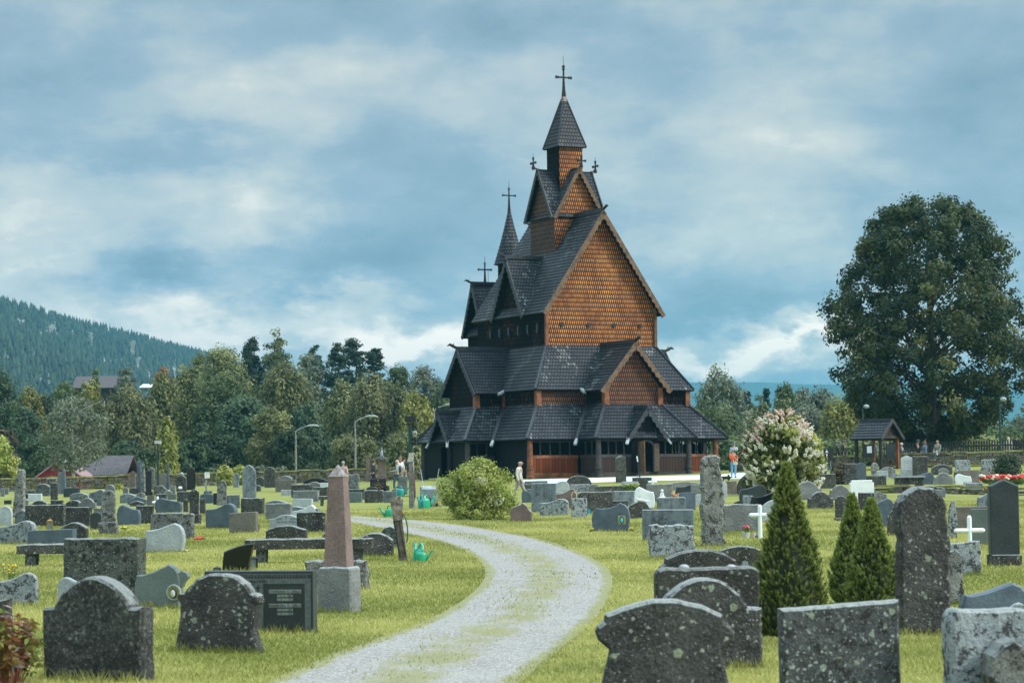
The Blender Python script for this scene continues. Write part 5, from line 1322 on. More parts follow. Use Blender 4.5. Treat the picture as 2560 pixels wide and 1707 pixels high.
T("birch_tree", 315, 905, 30, 300, 'tall', 'grey', "slim pale tree standing up before the dark barn roof", GL)
T("pine_tree", 240, 918, 18, 300, 'cone', 'green', "narrow green conifer top before the hill", GL)
T("broadleaf_tree", 410, 915, 40, 300, 'round', 'rust', "rust-coloured tree top among the green ones", GL)
T("birch_tree", 405, 930, 60, 255, 'birch', 'olive', "olive weeping birch below the rusty tree top", GL, 1.2)
T("birch_tree", 418, 1040, 30, 205, 'birch', 'yellow', "small yellow-olive birch directly beside the dark lamp mast", GL)
T("birch_tree", 470, 912, 62, 262, 'birch', 'olive', "tall olive birch between the rusty tree and the great round trees", GL, 1.2)
T("broadleaf_tree", 500, 880, 38, 300, 'round', 'olive', "round tree top showing above the olive birches", GL)
T("spruce_tree", 505, 1045, 48, 225, 'cone', 'teal', "dark teal young spruce at the foot of the round trees", GL, 1.2)
T("broadleaf_tree", 555, 858, 78, 290, 'round', 'olive', "big yellowish-green crown at the edge of the hill", GL, 1.2)
T("broadleaf_tree", 560, 930, 88, 255, 'round', 'green', "great dark round tree in the middle of the wood", GL, 1.5)
T("broadleaf_tree", 610, 980, 76, 232, 'round', 'teal', "deep green round tree before the great dark one", GL, 1.5)
T("broadleaf_tree", 630, 840, 36, 310, 'tall', 'pine', "dark narrow tree top behind the yellowish crown", GL)
T("birch_tree", 692, 822, 46, 310, 'tall', 'green', "tallest airy tree top in the wood, two-headed", GL, .8)
T("birch_tree", 712, 895, 82, 258, 'birch', 'olive', "broad golden-olive birch below the airy two-headed tree", GL, 1.4)
T("broadleaf_tree", 680, 1010, 60, 225, 'tall', 'olive', "brownish-green tree leaning out over the lawn shrubs", GL, 1.3)
T("broadleaf_tree", 775, 880, 60, 300, 'round', 'grey', "pale green round crown between birch and pines", GL)
T("pine_tree", 790, 848, 26, 320, 'pine', 'pine', "small dark pine top above the pale green crown", GL)
T("birch_tree", 765, 1000, 58, 235, 'birch', 'teal', "shaded drooping tree in the gap of the wood", GL, 1.3)
T("broadleaf_tree", 740, 1060, 55, 222, 'tall', 'dark', "dark undergrowth tree behind the stone cross monument", GL, 1.2)
T("pine_tree", 845, 850, 42, 300, 'pine', 'pine', "first dark pine of the trio, nearest the pale crown", GL, 1.2)
T("pine_tree", 885, 838, 48, 305, 'pine', 'pine', "middle and tallest dark pine of the trio", GL, 1.2)
T("pine_tree", 940, 862, 40, 298, 'pine', 'pine', "last dark pine of the trio, nearest the church", GL, 1.2)
T("birch_tree", 860, 945, 58, 250, 'birch', 'olive', "olive birch below the first pine", GL, 1.3)
T("birch_tree", 925, 930, 62, 245, 'birch', 'birch', "pale olive birch with white limbs below the tallest pine", GL, 1.3)
T("birch_tree", 985, 950, 58, 248, 'birch', 'birch', "soft olive birch behind the taller street lamp", GL, 1.3)
T("birch_tree", 1040, 975, 55, 244, 'birch', 'yellow', "yellowing birch behind the floodlight mast", GL, 1.3)
T("broadleaf_tree", 1000, 905, 48, 300, 'round', 'green', "green crown behind the soft olive birch", GL)
T("broadleaf_tree", 1065, 912, 62, 298, 'round', 'grey', "pale grey-green crown against the sky beside the church", GL, 1.1)
T("birch_tree", 1110, 940, 50, 290, 'round', 'green', "tree partly hidden by the church's gallery roof", GL)
T("broadleaf_tree", 880, 1080, 75, 226, 'round', 'olive', "low bushy olive tree behind the two street lamps", GL, 1.3)
T("birch_tree", 1010, 1070, 60, 222, 'birch', 'olive', "low drooping birch by the floodlight mast", GL, 1.2)
T("broadleaf_tree", 100, 1085, 60, 228, 'round', 'dark', "dark low tree behind the red shed", GL, 1.2)
T("broadleaf_tree", 330, 1090, 70, 222, 'round', 'dark', "dark low tree behind the row of obelisks", GL, 1.2)
T("broadleaf_tree", 460, 1095, 60, 224, 'tall', 'dark', "dark low thicket tree behind the glossy black stele", GL, 1.2)
T("broadleaf_tree", 560, 1080, 60, 226, 'tall', 'dark', "dark low thicket tree behind the white board", GL, 1.2)
GR = "trees on the far side of the church"
T("birch_tree", 1802, 912, 70, 250, 'birch', 'grey', "tall wispy birch rising beside the church roof", GR, 1.0)
T("birch_tree", 1790, 1010, 89, 238, 'birch', 'green', "full lower birch at the foot of the wispy one", GR, 1.3)
T("birch_tree", 1745, 1000, 49, 262, 'birch', 'green', "thin birch half behind the gallery roof", GR)
T("spruce_tree", 1872, 972, 26, 290, 'cone', 'spruce', "dark pointed spruce before the blue ridge", GR, 1.3)
T("spruce_tree", 1920, 967, 22, 292, 'cone', 'spruce', "second dark spruce, slimmer, before the blue ridge", GR, 1.3)
T("birch_tree", 1898, 975, 32, 285, 'tall', 'green', "light green tree between the two dark spruces", GR)
T("broadleaf_tree", 1890, 1015, 68, 262, 'round', 'olive', "brownish round tree below the two spruces", GR)
T("birch_tree", 1968, 955, 38, 275, 'birch', 'green', "pointed birch before the blue ridge", GR)
T("broadleaf_tree", 1975, 992, 54, 262, 'round', 'green', "rounded green tree below the pointed birch", GR, 1.2)
T("birch_tree", 2010, 962, 38, 278, 'birch', 'grey', "second pointed birch before the blue ridge", GR)
T("birch_tree", 2020, 1005, 65, 250, 'birch', 'grey', "grey-green birch behind the pink-white hydrangea", GR, 1.3)
T("birch_tree", 2060, 968, 59, 268, 'birch', 'grey', "pale tall birch near the great linden", GR, 1.2)
T("birch_tree", 2110, 985, 70, 246, 'birch', 'yellow', "yellow-green soft birch left of the notice shelter", GR, 1.4)
T("birch_tree", 2165, 990, 68, 256, 'birch', 'grey', "pale birch above the notice shelter roof", GR, 1.2)
T("birch_tree", 2235, 1015, 76, 246, 'round', 'grey', "willow-like grey tree behind the notice shelter", GR, 1.2)
T("broadleaf_tree", 2430, 1080, 94, 205, 'round', 'olive', "bushy olive tree under the linden's outer boughs", GR, 1.2, c0=.03)
T("broadleaf_tree", 2380, 1095, 74, 210, 'shrub', 'green', "low green thicket behind the linden trunk", GR, 1.2, c0=.03)
T("broadleaf_tree", 2505, 1050, 81, 215, 'round', 'green', "green tree at the picture's edge under the linden", GR, 1.2, c0=.03)
T("broadleaf_tree", 2580, 1030, 81, 240, 'round', 'grey', "pale tree cut by the frame edge beside the linden", GR, 1.2)
T("birch_tree", 1840, 1080, 81, 225, 'round', 'green', "low green tree behind the people by the church corner", GR, 1.3, c0=.03)
T("broadleaf_tree", 1960, 1085, 94, 228, 'round', 'teal', "low dark tree behind the hydrangea", GR, 1.2, c0=.03)
T("broadleaf_tree", 2060, 1085, 81, 222, 'round', 'green', "low tree behind the two men in dark jackets", GR, 1.3, c0=.03)
T("broadleaf_tree", 2160, 1085, 81, 224, 'round', 'olive', "low olive tree behind the notice shelter posts", GR, 1.3, c0=.03)
T("shrub", 2025, 1078, 38, 140, 'shrub', 'lime', "light green shrub leaning out behind the hydrangea", None, 1.4, ls=.16, c0=.02, cat="shrub")
T("shrub", 562, 1165, 20, 160, 'shrub', 'lime', "yellow-green shrub behind the slender dark obelisk", None, 1., ls=.16, c0=.0, cat="shrub")
T("shrub", 600, 1160, 18, 161, 'shrub', 'lime', "second yellow-green shrub, behind the small gabled stone", None, 1., ls=.16, c0=.0, cat="shrub")
T("shrub", 652, 1165, 24, 185, 'shrub', 'grey', "grey-green bush before the wood by the lichened column", None, 1., ls=.18, c0=.0, cat="shrub")
T("shrub", 700, 1166, 26, 186, 'shrub', 'grey', "second grey-green bush, nearer the stone cross monument", None, 1., ls=.18, c0=.0, cat="shrub")
T("shrub", 298, 1203, 8, 150, 'cone', 'lime', "tiny light green conifer beside the slate obelisks", None, 1., ls=.1, c0=.0, cat="shrub")
T("shrub", 2098, 1150, 20, 125, 'shrub', 'brown', "bare brownish bush beside the lichen-covered pier", None, 1.2, ls=.10, c0=.0, cat="shrub")
T("juniper_bush", 2520, 1128, 34, 122, 'shrub', 'dark', "dark juniper bush near the red flowers", None, 1.8, ls=.10, c0=.0, cat="bush")
# more trees a side step would show
for i, px in enumerate((-240, -160, -90, 2660, 2750, 2840)):
    T("broadleaf_tree", px, 960 + 20 * (i % 3), 70, 250, 'round', ('green', 'dark', 'olive')[i % 3], "tree beyond the frame edge in the same wood", GL, .8)
# ---------------- the great linden
def linden():
    Y = 170; P0 = gat(2330, Y); g = nrand(5); Ht = at(2330, 488, Y).z - P0.z; R = 262 * Y / FPX; c0 = .075; H = Ht * (1 - c0)
    root = thing("linden_tree", "huge dark green linden with a domed crown standing behind the seated people", "tree", P0)
    P, N_, tn, C_ = crown_pts(g, 'linden', H, R, 860, 105, .74, 1., .42, 1., .18)
    P[:, 2] += Ht * c0; r2 = g.random(len(P)) < .97
    V, F = leaf_cards(P, N_, .17, g, 1.6, .2)
    mat = leafmat("leaves_linden", (.024, .046, .021), (.10, .128, .048), (.24, .24, .085), .38)
    np_mesh("crown", V, F, mat, root, {'tone': tn})
    mb = MB(); mb.tube([(0, 0, -.3), (0, 0, .3), (.1, 0, 1.4), (0, 0, 3.2), (.2, .1, 7), (.1, 0, 12), (0, 0, 16)], [.62, .5, .42, .40, .30, .18, .05], 12)
    for k in range(34):
        h = g.uniform(1.8, 12); a = g.random() * 6.28; L = R * g.uniform(.5, .9) * (1 - h / 24); d = Vector((math.cos(a), math.sin(a), 0)); p = Vector((.05, 0, h))
        mb.tube([p, p + d * L * .4 + Vector((0, 0, L * .35)), p + d * L + Vector((0, 0, L * .75))], [.13, .07, .02], 6, False)
    mb.build("trunk", BARK, root, smooth=True, fix=False)
linden()
# ---------------- dwarf cone spruces
def dwarf(x0, x1, yt, yb, label, seed):
    P0 = gp((x0 + x1) / 2, yb); up = P0.y / FPX; H = (yb - yt) * up; R = (x1 - x0) / 2 * up; g = nrand(seed)
    root = thing("dwarf_spruce", label, "shrub", P0, 0, "clipped-looking cone spruces between the graves")
    n = 1900; t = g.random(n) ** 1.3
    prof = np.interp(t, [0, .06, .18, .4, .6, .8, .93, 1], [.72, .92, 1., .82, .52, .30, .13, .02])
    a = g.random(n) * 6.283; q = g.uniform(.8, 1.06, n) * (1 + .09 * np.sin(a * 5 + t * 17) + .05 * np.sin(a * 9 - t * 31)); r = R * prof * q
    C_ = np.stack([np.cos(a) * r, np.sin(a) * r, t * H * .97 + .02], 1); per = 46
    d0 = np.stack([np.cos(a) * .55, np.sin(a) * .55, np.full(n, .9)], 1); d0 += g.normal(size=d0.shape) * .15; d0 /= np.linalg.norm(d0, axis=1)[:, None]
    L = .085 * (H / 1.7) ** .5; s = g.random((n, per, 1)) * L
    dirs = d0[:, None] * .75 + g.normal(size=(n, per, 3)) * .42; dirs /= np.linalg.norm(dirs, axis=2)[..., None]
    B = C_[:, None] + d0[:, None] * s - d0[:, None] * L * .4; ln = .026
    sd_ = np.cross(dirs, g.normal(size=(n, per, 3))); sd_ /= np.linalg.norm(sd_, axis=2)[..., None]
    V = np.stack([B - sd_ * .004, B + sd_ * .004, B + dirs * ln], 2).reshape(-1, 3); F = np.arange(len(V)).reshape(-1, 3)
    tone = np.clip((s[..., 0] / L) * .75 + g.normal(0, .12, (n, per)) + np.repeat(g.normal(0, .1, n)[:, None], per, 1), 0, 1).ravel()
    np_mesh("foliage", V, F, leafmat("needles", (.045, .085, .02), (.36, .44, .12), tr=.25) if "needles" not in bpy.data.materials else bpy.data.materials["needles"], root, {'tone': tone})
    mb = MB(); rs = [R * float(np.interp(h, [0, .06, .18, .4, .6, .8, .93, 1], [.5, .7, .76, .57, .37, .18, .05, .0])) for h in (0, .06, .18, .4, .6, .8, .93)]
    mb.tube([(0, 0, h * H) for h in (0, .06, .18, .4, .6, .8, .93)], rs, 16); mb.build("inner_twigs", simple("spruce_twigs", (.02, .03, .012), .9), root, smooth=True)
    mb = MB(); mb.tube([(0, 0, -.1), (0, 0, H * .3)], [.035, .02], 6); mb.build("trunk", BARK, root)
dwarf(1884, 2066, 1160, 1590, "tallest cone-shaped dwarf spruce between the graves", 1)
dwarf(2078, 2192, 1237, 1512, "slimmer cone spruce, the one further back of the close pair", 2)
dwarf(2118, 2250, 1250, 1535, "cone spruce of the close pair beside the giant dark stele", 3)
# ---------------- leafy bushes
def bush(name, x0, x1, yt, yb, ca, cb, label, n, ls, cr, seed, cc=None, prof='shrub', cat="bush", tr=.35, lump=.34):
    P0 = gp((x0 + x1) / 2, yb); up = P0.y / FPX; H = (yb - yt) * up; R = (x1 - x0) / 2 * up; g = nrand(seed)
    root = thing(name, label, cat, P0)
    P, N_, tn, C_ = crown_pts(g, prof, H, R, n, 60, cr, .9, .4, 1., lump)
    V, F = leaf_cards(P, N_, ls, g, 1.7, .2)
    np_mesh("foliage", V, F, leafmat(name + "_leaves", ca, cb, cc, tr), root, {'tone': tn})
    mb = MB()
    for k in range(10):
        a = k * .63; mb.tube([(0, 0, -.05), (math.cos(a) * R * .3, math.sin(a) * R * .3, H * .4), (math.cos(a) * R * .6, math.sin(a) * R * .6, H * .75)], [.03, .02, .008], 5)
    mb.build("stem", BARK, root); return root, H, R, g
bush("leafy_bush", 1106, 1292, 1138, 1300, (.21, .29, .05), (.58, .64, .20), "rounded bright green leafy bush before the church's dark side", 300, .056, .26, 8, (.55, .58, .42))
hy, HH, HR, g = bush("hydrangea", 1860, 2052, 1022, 1238, (.06, .09, .02), (.36, .38, .09), "large hydrangea bush covered in white and pink blossom heads", 210, .13, .42, 9)
def blossoms(sel, name, col, n, seed):
    g = nrand(seed); mb = MB(); c = 0
    while c < n:
        t = g.random(); a = g.random() * 6.28
        if math.sin(a) > .45: continue
        if name == 'pink_blossom' and not (t > .62 and (t > .8 or abs(math.cos(a)) > .55)): continue
        if name != 'pink_blossom' and t > .9: continue
        r = HR * float(np.interp(t, *zip(*PROF['shrub']))) * g.uniform(.84, 1.02) * (1 + .13 * math.sin(a * 3 + t * 8) + .07 * math.sin(a * 7)); p = Vector((math.cos(a) * r, math.sin(a) * r, t * HH * .97))
        dd = Vector((math.cos(a), math.sin(a), .9)).normalized(); L = g.uniform(.14, .26); mb2 = []
        for k in range(4): q = p + dd * L * (k / 3.2) + Vector(g.normal(size=3)) * .015; mb.ball(q, (.085 - .017 * k) * g.uniform(.85, 1.15), nu=6, nv=4)
        c += 1
    o = mb.build(name, simple(name, col, .8, var=.18, sc=30), hy, fix=False); o['kind'] = 'stuff'; return o
blossoms(0, 'white_blossom', (.62, .60, .47), 200, 1); blossoms(0, 'pink_blossom', (.62, .45, .37), 70, 2)
# red-leaved peony in the corner
def peony():
    P0 = gp(20, 1712); g = nrand(4); root = thing("peony_bush", "peony bush turning red and green at the picture corner beside the big headstone", "bush", P0 + Vector((0, .1, 0)))
    up = P0.y / FPX; H = 205 * up; R = 85 * up; V = []; F = []; tone = []; st_ = MB()
    for s in range(46):
        a = g.random() * 6.28; rr_ = R * math.sqrt(g.random()); h = H * (1 - .45 * (rr_ / R) ** 2) * g.uniform(.6, 1.); base = Vector((math.cos(a) * rr_ * .3, math.sin(a) * rr_ * .3, -.02)); tip = Vector((math.cos(a) * rr_, math.sin(a) * rr_, h))
        st_.tube([base, base.lerp(tip, .5) + Vector((0, 0, .05)), tip], [.006, .005, .003], 4)
        ct = g.random()
        for l in range(15):
            p = base.lerp(tip, g.uniform(.35, 1.)); d = Vector((g.normal(), g.normal(), g.uniform(-.3, .6))).normalized(); L = g.uniform(.06, .11); wv = d.cross(Vector(g.normal(size=3))).normalized() * L * .17; dr = Vector((0, 0, -.25 * L))
            i = len(V); V += [p, p + d * L * .35 + wv, p + d * L * .7 + wv * .8 + dr * .5, p + d * L + dr, p + d * L * .7 - wv * .8 + dr * .5, p + d * L * .35 - wv]
            F.append([i, i + 1, i + 2, i + 3, i + 4, i + 5]); tone.append(np.clip(ct * .7 + g.random() * .4, 0, 1))
    me = np_mesh("foliage", np.array([tuple(v) for v in V]), np.array(F), None, root, {'tone': np.array(tone)})
    mt = leafmat("peony_leaves", (.14, .20, .04), (.20, .045, .03), (.36, .30, .32), .3); me.data.materials.append(mt); st_.build("stem", simple("red_stem", (.2, .06, .04)), root)
peony()
# ================================================================== boundary walls
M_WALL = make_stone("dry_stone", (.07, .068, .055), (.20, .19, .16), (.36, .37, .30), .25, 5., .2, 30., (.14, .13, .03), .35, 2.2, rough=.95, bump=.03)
def drystone(name, label, A, B, h, th, seed, cap=True, parent=None):
    """A,B ground points"""
    rr = random.Random(seed); root = thing(name, label, "wall", A); L = (B - A).length; ux = (B - A) / L; yaw = math.atan2(ux.y, ux.x); mb = MB()
    z = 0; 
    while z < h - .03:
        hh = rr.uniform(.12, .2); t = -.1
        while t < L:
            w_ = rr.uniform(.25, .75); p = A + ux * (t + w_ / 2); zg = gzf(p.x, p.y)
            c = Vector((p.x - A.x + rr.uniform(-.03, .03), p.y - A.y + rr.uniform(-.04, .04), zg - A.z + z + hh / 2 - .05 + .04 * math.sin(t * .7)))
            mb.box(c, (w_ * .93, th * rr.uniform(.85, 1.05), hh * rr.uniform(.8, .95)), yaw + rr.uniform(-.04, .04), tap=1.); t += w_
        z += hh
    mb.build("stone_courses", M_WALL, root)
    if cap:
        mb = MB(); t = 0
        while t < L:
            w_ = rr.uniform(.5, 1.1); p = A + ux * (t + w_ / 2); zg = gzf(p.x, p.y)
            mb.box((p.x - A.x, p.y - A.y, zg - A.z + h + .03 + rr.uniform(-.03, .05)), (w_, th * 1.12, .10), yaw + rr.uniform(-.05, .05)); t += w_
        mb.build("mossy_coping", CAPM, root)
    return root
CAPM = simple("mossy_stone", (.22, .21, .09), .95, var=.6, sc=1.5)
drystone("dry_stone_wall", "long low mossy dry-stone wall in front of the wood", gat(-420, 172), gat(1035, 178), .88, .6, 1)
drystone("dry_stone_wall", "low stone wall beside the church corner behind the people", gat(1830, 156), gat(2128, 152), .80, .55, 2)
drystone("dry_stone_wall", "stone wall under the linden where people sit", gat(2212, 150), gat(2760, 150), .82, .55, 3)
drystone("terrace_wall", "low retaining wall with a pale stone edge across the graves", gp(2188, 1232), gp(2560, 1238), .26, .3, 4)
# ================================================================== furniture of the churchyard
M_GREY = simple("weathered_wood", (.21, .215, .21), .85, var=.45, sc=9, bumpd=.01)
M_OLD = simple("old_post_wood", (.15, .125, .095), .85, var=.6, sc=8, bumpd=.01)
M_BLKM = simple("black_metal", (.010, .014, .016), .4, var=.2)
M_GRN = simple("dark_green_metal", (.015, .04, .04), .4, var=.2)
M_STEEL = simple("galvanised_steel", (.30, .34, .36), .4, .5, var=.2)
M_WHITE = simple("white_paint", (.78, .84, .86), .55, var=.05)
M_GREENP = simple("green_plastic", (.02, .36, .19), .35, var=.1)
M_TEALP = simple("teal_plastic", (.02, .28, .26), .35, var=.1)
M_MINT = simple("mint_plastic", (.05, .46, .36), .3, var=.1)
M_BRASS = simple("brass", (.42, .22, .07), .35, .8, var=.2)
M_GLASSD = simple("lantern_glass", (.20, .24, .22), .1, var=.2)
M_PINKG = SM['p']; M_LI = SM['d']; M_RG = SM['r']
def pt(cr, x, y, Y):
    return at(*npx(cr, x, y), Y)
# pink obelisk
g = gp(845, 1532); up = g.y / FPX
ob = thing("obelisk_monument", "tall pink granite obelisk on a rough grey block in the left lawn", "obelisk", g + Vector((0, .22, 0)), math.radians(-14))
hb = (1532 - 1418) * up; wb = 88 * up; wsf = 60 * up; ht = (1418 - 1162) * up
mb = MB(); slab(mb, 'rrect', wb, hb, wb * .95, .008, 3, .02); mb.build("base_block", SM['g'], ob)
mb = MB(); cap = ht * .13; vs = []
for z, s in ((0, 1.), (ht - cap, .64)):
    for sx, sy in ((-1, -1), (1, -1), (1, 1), (-1, 1)): vs.append((sx * wsf / 2 * s, sy * wsf / 2 * s, z))
vs += [(sx * wsf / 2 * .69, sy * wsf / 2 * .69, ht - cap + .01) for sx, sy in ((-1, -1), (1, -1), (1, 1), (-1, 1))] + [(0, 0, ht)]
mb.add(vs, [(3, 2, 1, 0), (0, 1, 5, 4), (1, 2, 6, 5), (2, 3, 7, 6), (3, 0, 4, 7), (4, 5, 9, 8), (5, 6, 10, 9), (6, 7, 11, 10), (7, 4, 8, 11), (8, 9, 12), (9, 10, 12), (10, 11, 12), (11, 8, 12)])
so_ = mb.build("shaft", M_PINKG, ob); so_.location.z = hb; ob['w'] = wb; ob['h'] = 1; ob['t'] = wb
# stone benches
def bench(x0, x1, yt, yb, cr, label, legs, thick, rz, over=.35):
    p0, p1 = npx(cr, x0, yt), npx(cr, x1, yb); g = gp((p0[0] + p1[0]) / 2, p1[1]); up = g.y / FPX; W_ = (p1[0] - p0[0]) * up; H_ = (p1[1] - p0[1]) * up; th = thick / CR[cr][2] * up
    r = thing("stone_bench", label, "bench", g + Vector((0, .2, 0)), math.radians(rz), "mossy stone benches between the graves")
    mb = MB(); slab(mb, 'rrect', W_ / math.cos(math.radians(rz)), th, over, .008, 5, .02); s = mb.build("seat", SM['D'], r); s.location.z = H_ - th
    for v in s.data.vertices:
        if v.co.z < 0: v.co.z = 0
    for lx, lw in legs:
        mb = MB(); slab(mb, 'rect', lw * W_, H_ - th, .28, .008, 7, .015); l = mb.build("leg", SM['G'], r); l.location.x = lx * W_
    return r
bench(500, 1715, 1010, 1245, 'B', "long lichened stone bench passing behind the pink obelisk", ((-.375, .08), (.375, .08)), 100, -4)
bench(182, 1400, 1082, 1340, 'A', "dark mossy stone bench partly behind the lichen-covered block", ((-.375, .10), (.375, .10)), 110, -4)
bench(1200, 1400, 605, 700, 'B', "small stone bench just behind the pink obelisk", ((-.35, .12), (.35, .12)), 35, -4)
# lettered slab
g = gp(650, 1580); up = g.y / FPX; W_ = 274 * up / math.cos(.24); H_ = 152 * up
ls_ = thing("lettered_gravestone", "dark green slab with carved names and a small cross behind the dark arched headstone", "gravestone", g + Vector((0, .1, 0)), -.20)
mb = MB(); slab(mb, 'rect', W_, H_, .16, 0, 1, .008); mb.build("slab", SM['K'], ls_)
M_FR = simple("polished_frame", (.085, .105, .105), .4, var=.25, sc=30); M_LT = simple("letter_plate", (.26, .30, .28), .6); M_DK = simple("letter_dark", (.012, .018, .018), .5)
mb = MB(); y = -.083
for c, d in (((0, y, H_ - .035), (W_ - .05, .012, .012)), ((0, y, H_ - .105), (W_ - .05, .012, .055)), ((W_ / 2 - .055, y, H_ / 2 - .07), (.06, .012, H_ - .12)), ((-W_ / 2 + .055, y, H_ / 2 - .07), (.06, .012, H_ - .12)), ((.0, y, H_ / 2 - .07), (.105, .012, H_ - .12))): mb.box(c, d)
mb.build("raised_frame", M_FR, ls_)
mb = MB(); n = 34
for i in range(n):
    x = -W_ / 2 + .05 + (W_ - .1) * (i + .5) / n; s = (W_ - .1) / n * .42; mb.add([(x - s, y - .001, H_ - .045), (x + s, y - .001, H_ - .045), (x, y - .001, H_ - .072), (x - s, y + .01, H_ - .045), (x + s, y + .01, H_ - .045), (x, y + .01, H_ - .072)], [(0, 1, 2), (5, 4, 3), (0, 3, 4, 1), (1, 4, 5, 2), (2, 5, 3, 0)])
mb.build("ornament", M_FR, ls_)
def text(s, size, loc, mat, parent, rot=(math.pi / 2, 0, 0), ext=.002, name="inscription", sx=1.):
    cu = bpy.data.curves.new(name, 'FONT'); cu.body = s; cu.size = size; cu.align_x = 'CENTER'; cu.extrude = ext
    o = bpy.data.objects.new(name, cu); COL.objects.link(o); dg = bpy.context.evaluated_depsgraph_get(); me = bpy.data.meshes.new_from_object(o.evaluated_get(dg)); bpy.data.objects.remove(o)
    me.materials.clear(); me.materials.append(mat); n = bpy.data.objects.new(name, me); COL.objects.link(n); n.location = loc; n.rotation_euler = rot; n.scale = (sx, 1, 1); n.parent = parent; return n
cxr = W_ * .245
for i, (s, z, w_, hh) in enumerate((("STEINUNG O. DEILA", .235, .35, .033), ("*  3 • 8 • 1889", .285, .17, .022), ("†  14 • 4 • 1922", .328, .17, .022), ("INGEBORG O. DEILA", .395, .35, .033), ("*  4 • 7 • 1889", .445, .17, .022), ("†  10 • 8 • 1960", .49, .17, .022))):
    zz = H_ - z * H_ / .70; mb = MB(); mb.box((cxr, y, zz), (w_ * W_ / 1.19, .010, hh * 1.15)); pl = mb.build("letter_plate", M_LT, ls_); text(s, hh * 1.15, (cxr, y - .007, zz - hh * .4), M_DK, pl, sx=1. if i % 3 else .98)
text("I JESU NAVN", .034, (.0, y - .008, H_ - .118), M_DK, ls_)
mb = MB(); mb.box((0, y - .008, H_ - .19), (.012, .004, .09)); mb.box((0, y - .008, H_ - .172), (.045, .004, .011)); mb.build("cross_mark", M_DK, ls_)
mb = MB(); mb.tube([(.018, y - .007, H_ - .25), (-.012, y - .007, H_ - .265), (.012, y - .007, H_ - .30), (-.014, y - .007, H_ - .335), (.01, y - .007, H_ - .37)], .005, 5); mb.build("ornament", M_DK, ls_)
ls_['w'] = W_; ls_['h'] = H_; ls_['t'] = .16; ST_ALL.append(ls_); ST_ALL.append(ob)
# gold lettering on the black slab, engraving on the pale ogee one
def front_y(o): return -o['t'] / 2 - .004
M_GOLD = simple("gold_leaf", (.45, .33, .12), .4, .4)
rg_ = random.Random(2)      # too far to read: rows of small gilded strokes
mb = MB()
for i, n in enumerate((15, 10, 14, 10)):
    for c in range(n):
        if rg_.random() < .15: continue
        mb.box(((c - n / 2 + .5) * kg['w'] * .048, front_y(kg), kg['h'] * (.60 - .13 * i)), (kg['w'] * .026, .004, kg['h'] * rg_.uniform(.04, .065)))
mb.build("inscription", M_GOLD, kg)
mb = MB(); mb.box((0, front_y(kg), kg['h'] * .83), (.02, .006, kg['h'] * .2)); mb.box((0, front_y(kg), kg['h'] * .87), (.10, .006, .02)); mb.build("cross_mark", M_GOLD, kg)
M_ENG = simple("engraving", (.07, .09, .09), .7)
W1, H1 = wt_['w'], wt_['h']; fy_ = front_y(wt_)
text("Harald H. Nilsen", .085, (0, fy_, H1 * .50), M_ENG, wt_, ext=.001)
mb = MB(); mb.box((0, fy_, H1 * .80), (.014, .004, .12)); mb.box((0, fy_, H1 * .83), (.06, .004, .014))
for s in (-1, 1):
    for k in range(5): mb.box((s * (.13 + .035 * k), fy_, H1 * (.72 + .02 * (k % 2))), (.012, .004, .05), 0); mb.ball((s * (.13 + .035 * k), fy_, H1 * (.75 + .02 * (k % 2))), .013, (1, .3, 1), 6, 4)
mb.build("cross_mark", M_ENG, wt_)
# window of the barrel stone and the ring of the sculpted stone
def lantern(cr, x0, x1, yt, yb, label, mat=M_BLKM, glass=None, roof=.25, base=None, rz=0.):
    p0, p1 = npx(cr, x0, yt), npx(cr, x1, yb)
    g = gp((p0[0] + p1[0]) / 2, p1[1]) if base is None else base; up = g.y / FPX; w_ = (p1[0] - p0[0]) * up; h = (p1[1] - p0[1]) * up
    r = thing("grave_lantern", label, "lantern", g, rz)
    mb = MB(); mb.box((0, 0, h * .04), (w_, w_, h * .08)); mb.box((0, 0, h * .8), (w_, w_, h * .05))
    for sx in (-1, 1):
        for sy in (-1, 1): mb.box((sx * w_ * .43, sy * w_ * .43, h * .42), (w_ * .12, w_ * .12, h * .76))
    mb.box((0, 0, h * .87), (w_ * .9, w_ * .9, h * .10), tap=.5); mb.ball((0, 0, h * .95), h * .05); mb.build("frame", mat, r)
    mb = MB(); mb.box((0, 0, h * .42), (w_ * .78, w_ * .78, h * .68)); mb.build("glass", glass or M_GLASSD, r); return r
M_GLOW = simple("blue_glass", (.10, .45, .60), .15)
Wb, Hb = cb['w'], cb['h']; fyb = front_y(cb)
wn_ = MB(); wn_.box((Wb * .29, fyb, Hb * .42), (Wb * .2, .01, Hb * .3)); o = wn_.build("window_niche", simple("niche_light", (.30, .33, .12), .7), cb)
mb = MB(); mb.ball((Wb * .29, fyb - .01, Hb * .42), Hb * .13, (.62, .15, 1.), 10, 8); mb.build("lantern_body", M_BLKM, o); mb = MB(); mb.ball((Wb * .29, fyb - .03, Hb * .41), Hb * .085, (.62, .15, 1.), 10, 8); mb.build("lantern_glass", M_GLOW, o)
Wt, Ht_ = te['w'], te['h']; fyt = front_y(te)
mb = MB(); mb.ball((Wt * .36, fyt, Ht_ * .36), Ht_ * .16, (1, .08, 1.), 18, 10); o = mb.build("ring_opening", simple("opening_lawn", (.32, .33, .06), .9), te)
mb = MB(); n = 22; mb.tube([(Wt * .36 + Ht_ * .165 * math.cos(2 * math.pi * k / n), fyt - .005, Ht_ * .36 + Ht_ * .165 * math.sin(2 * math.pi * k / n)) for k in range(n + 1)], .012, 6, False); mb.build("ring_edge", SM['l'], te)
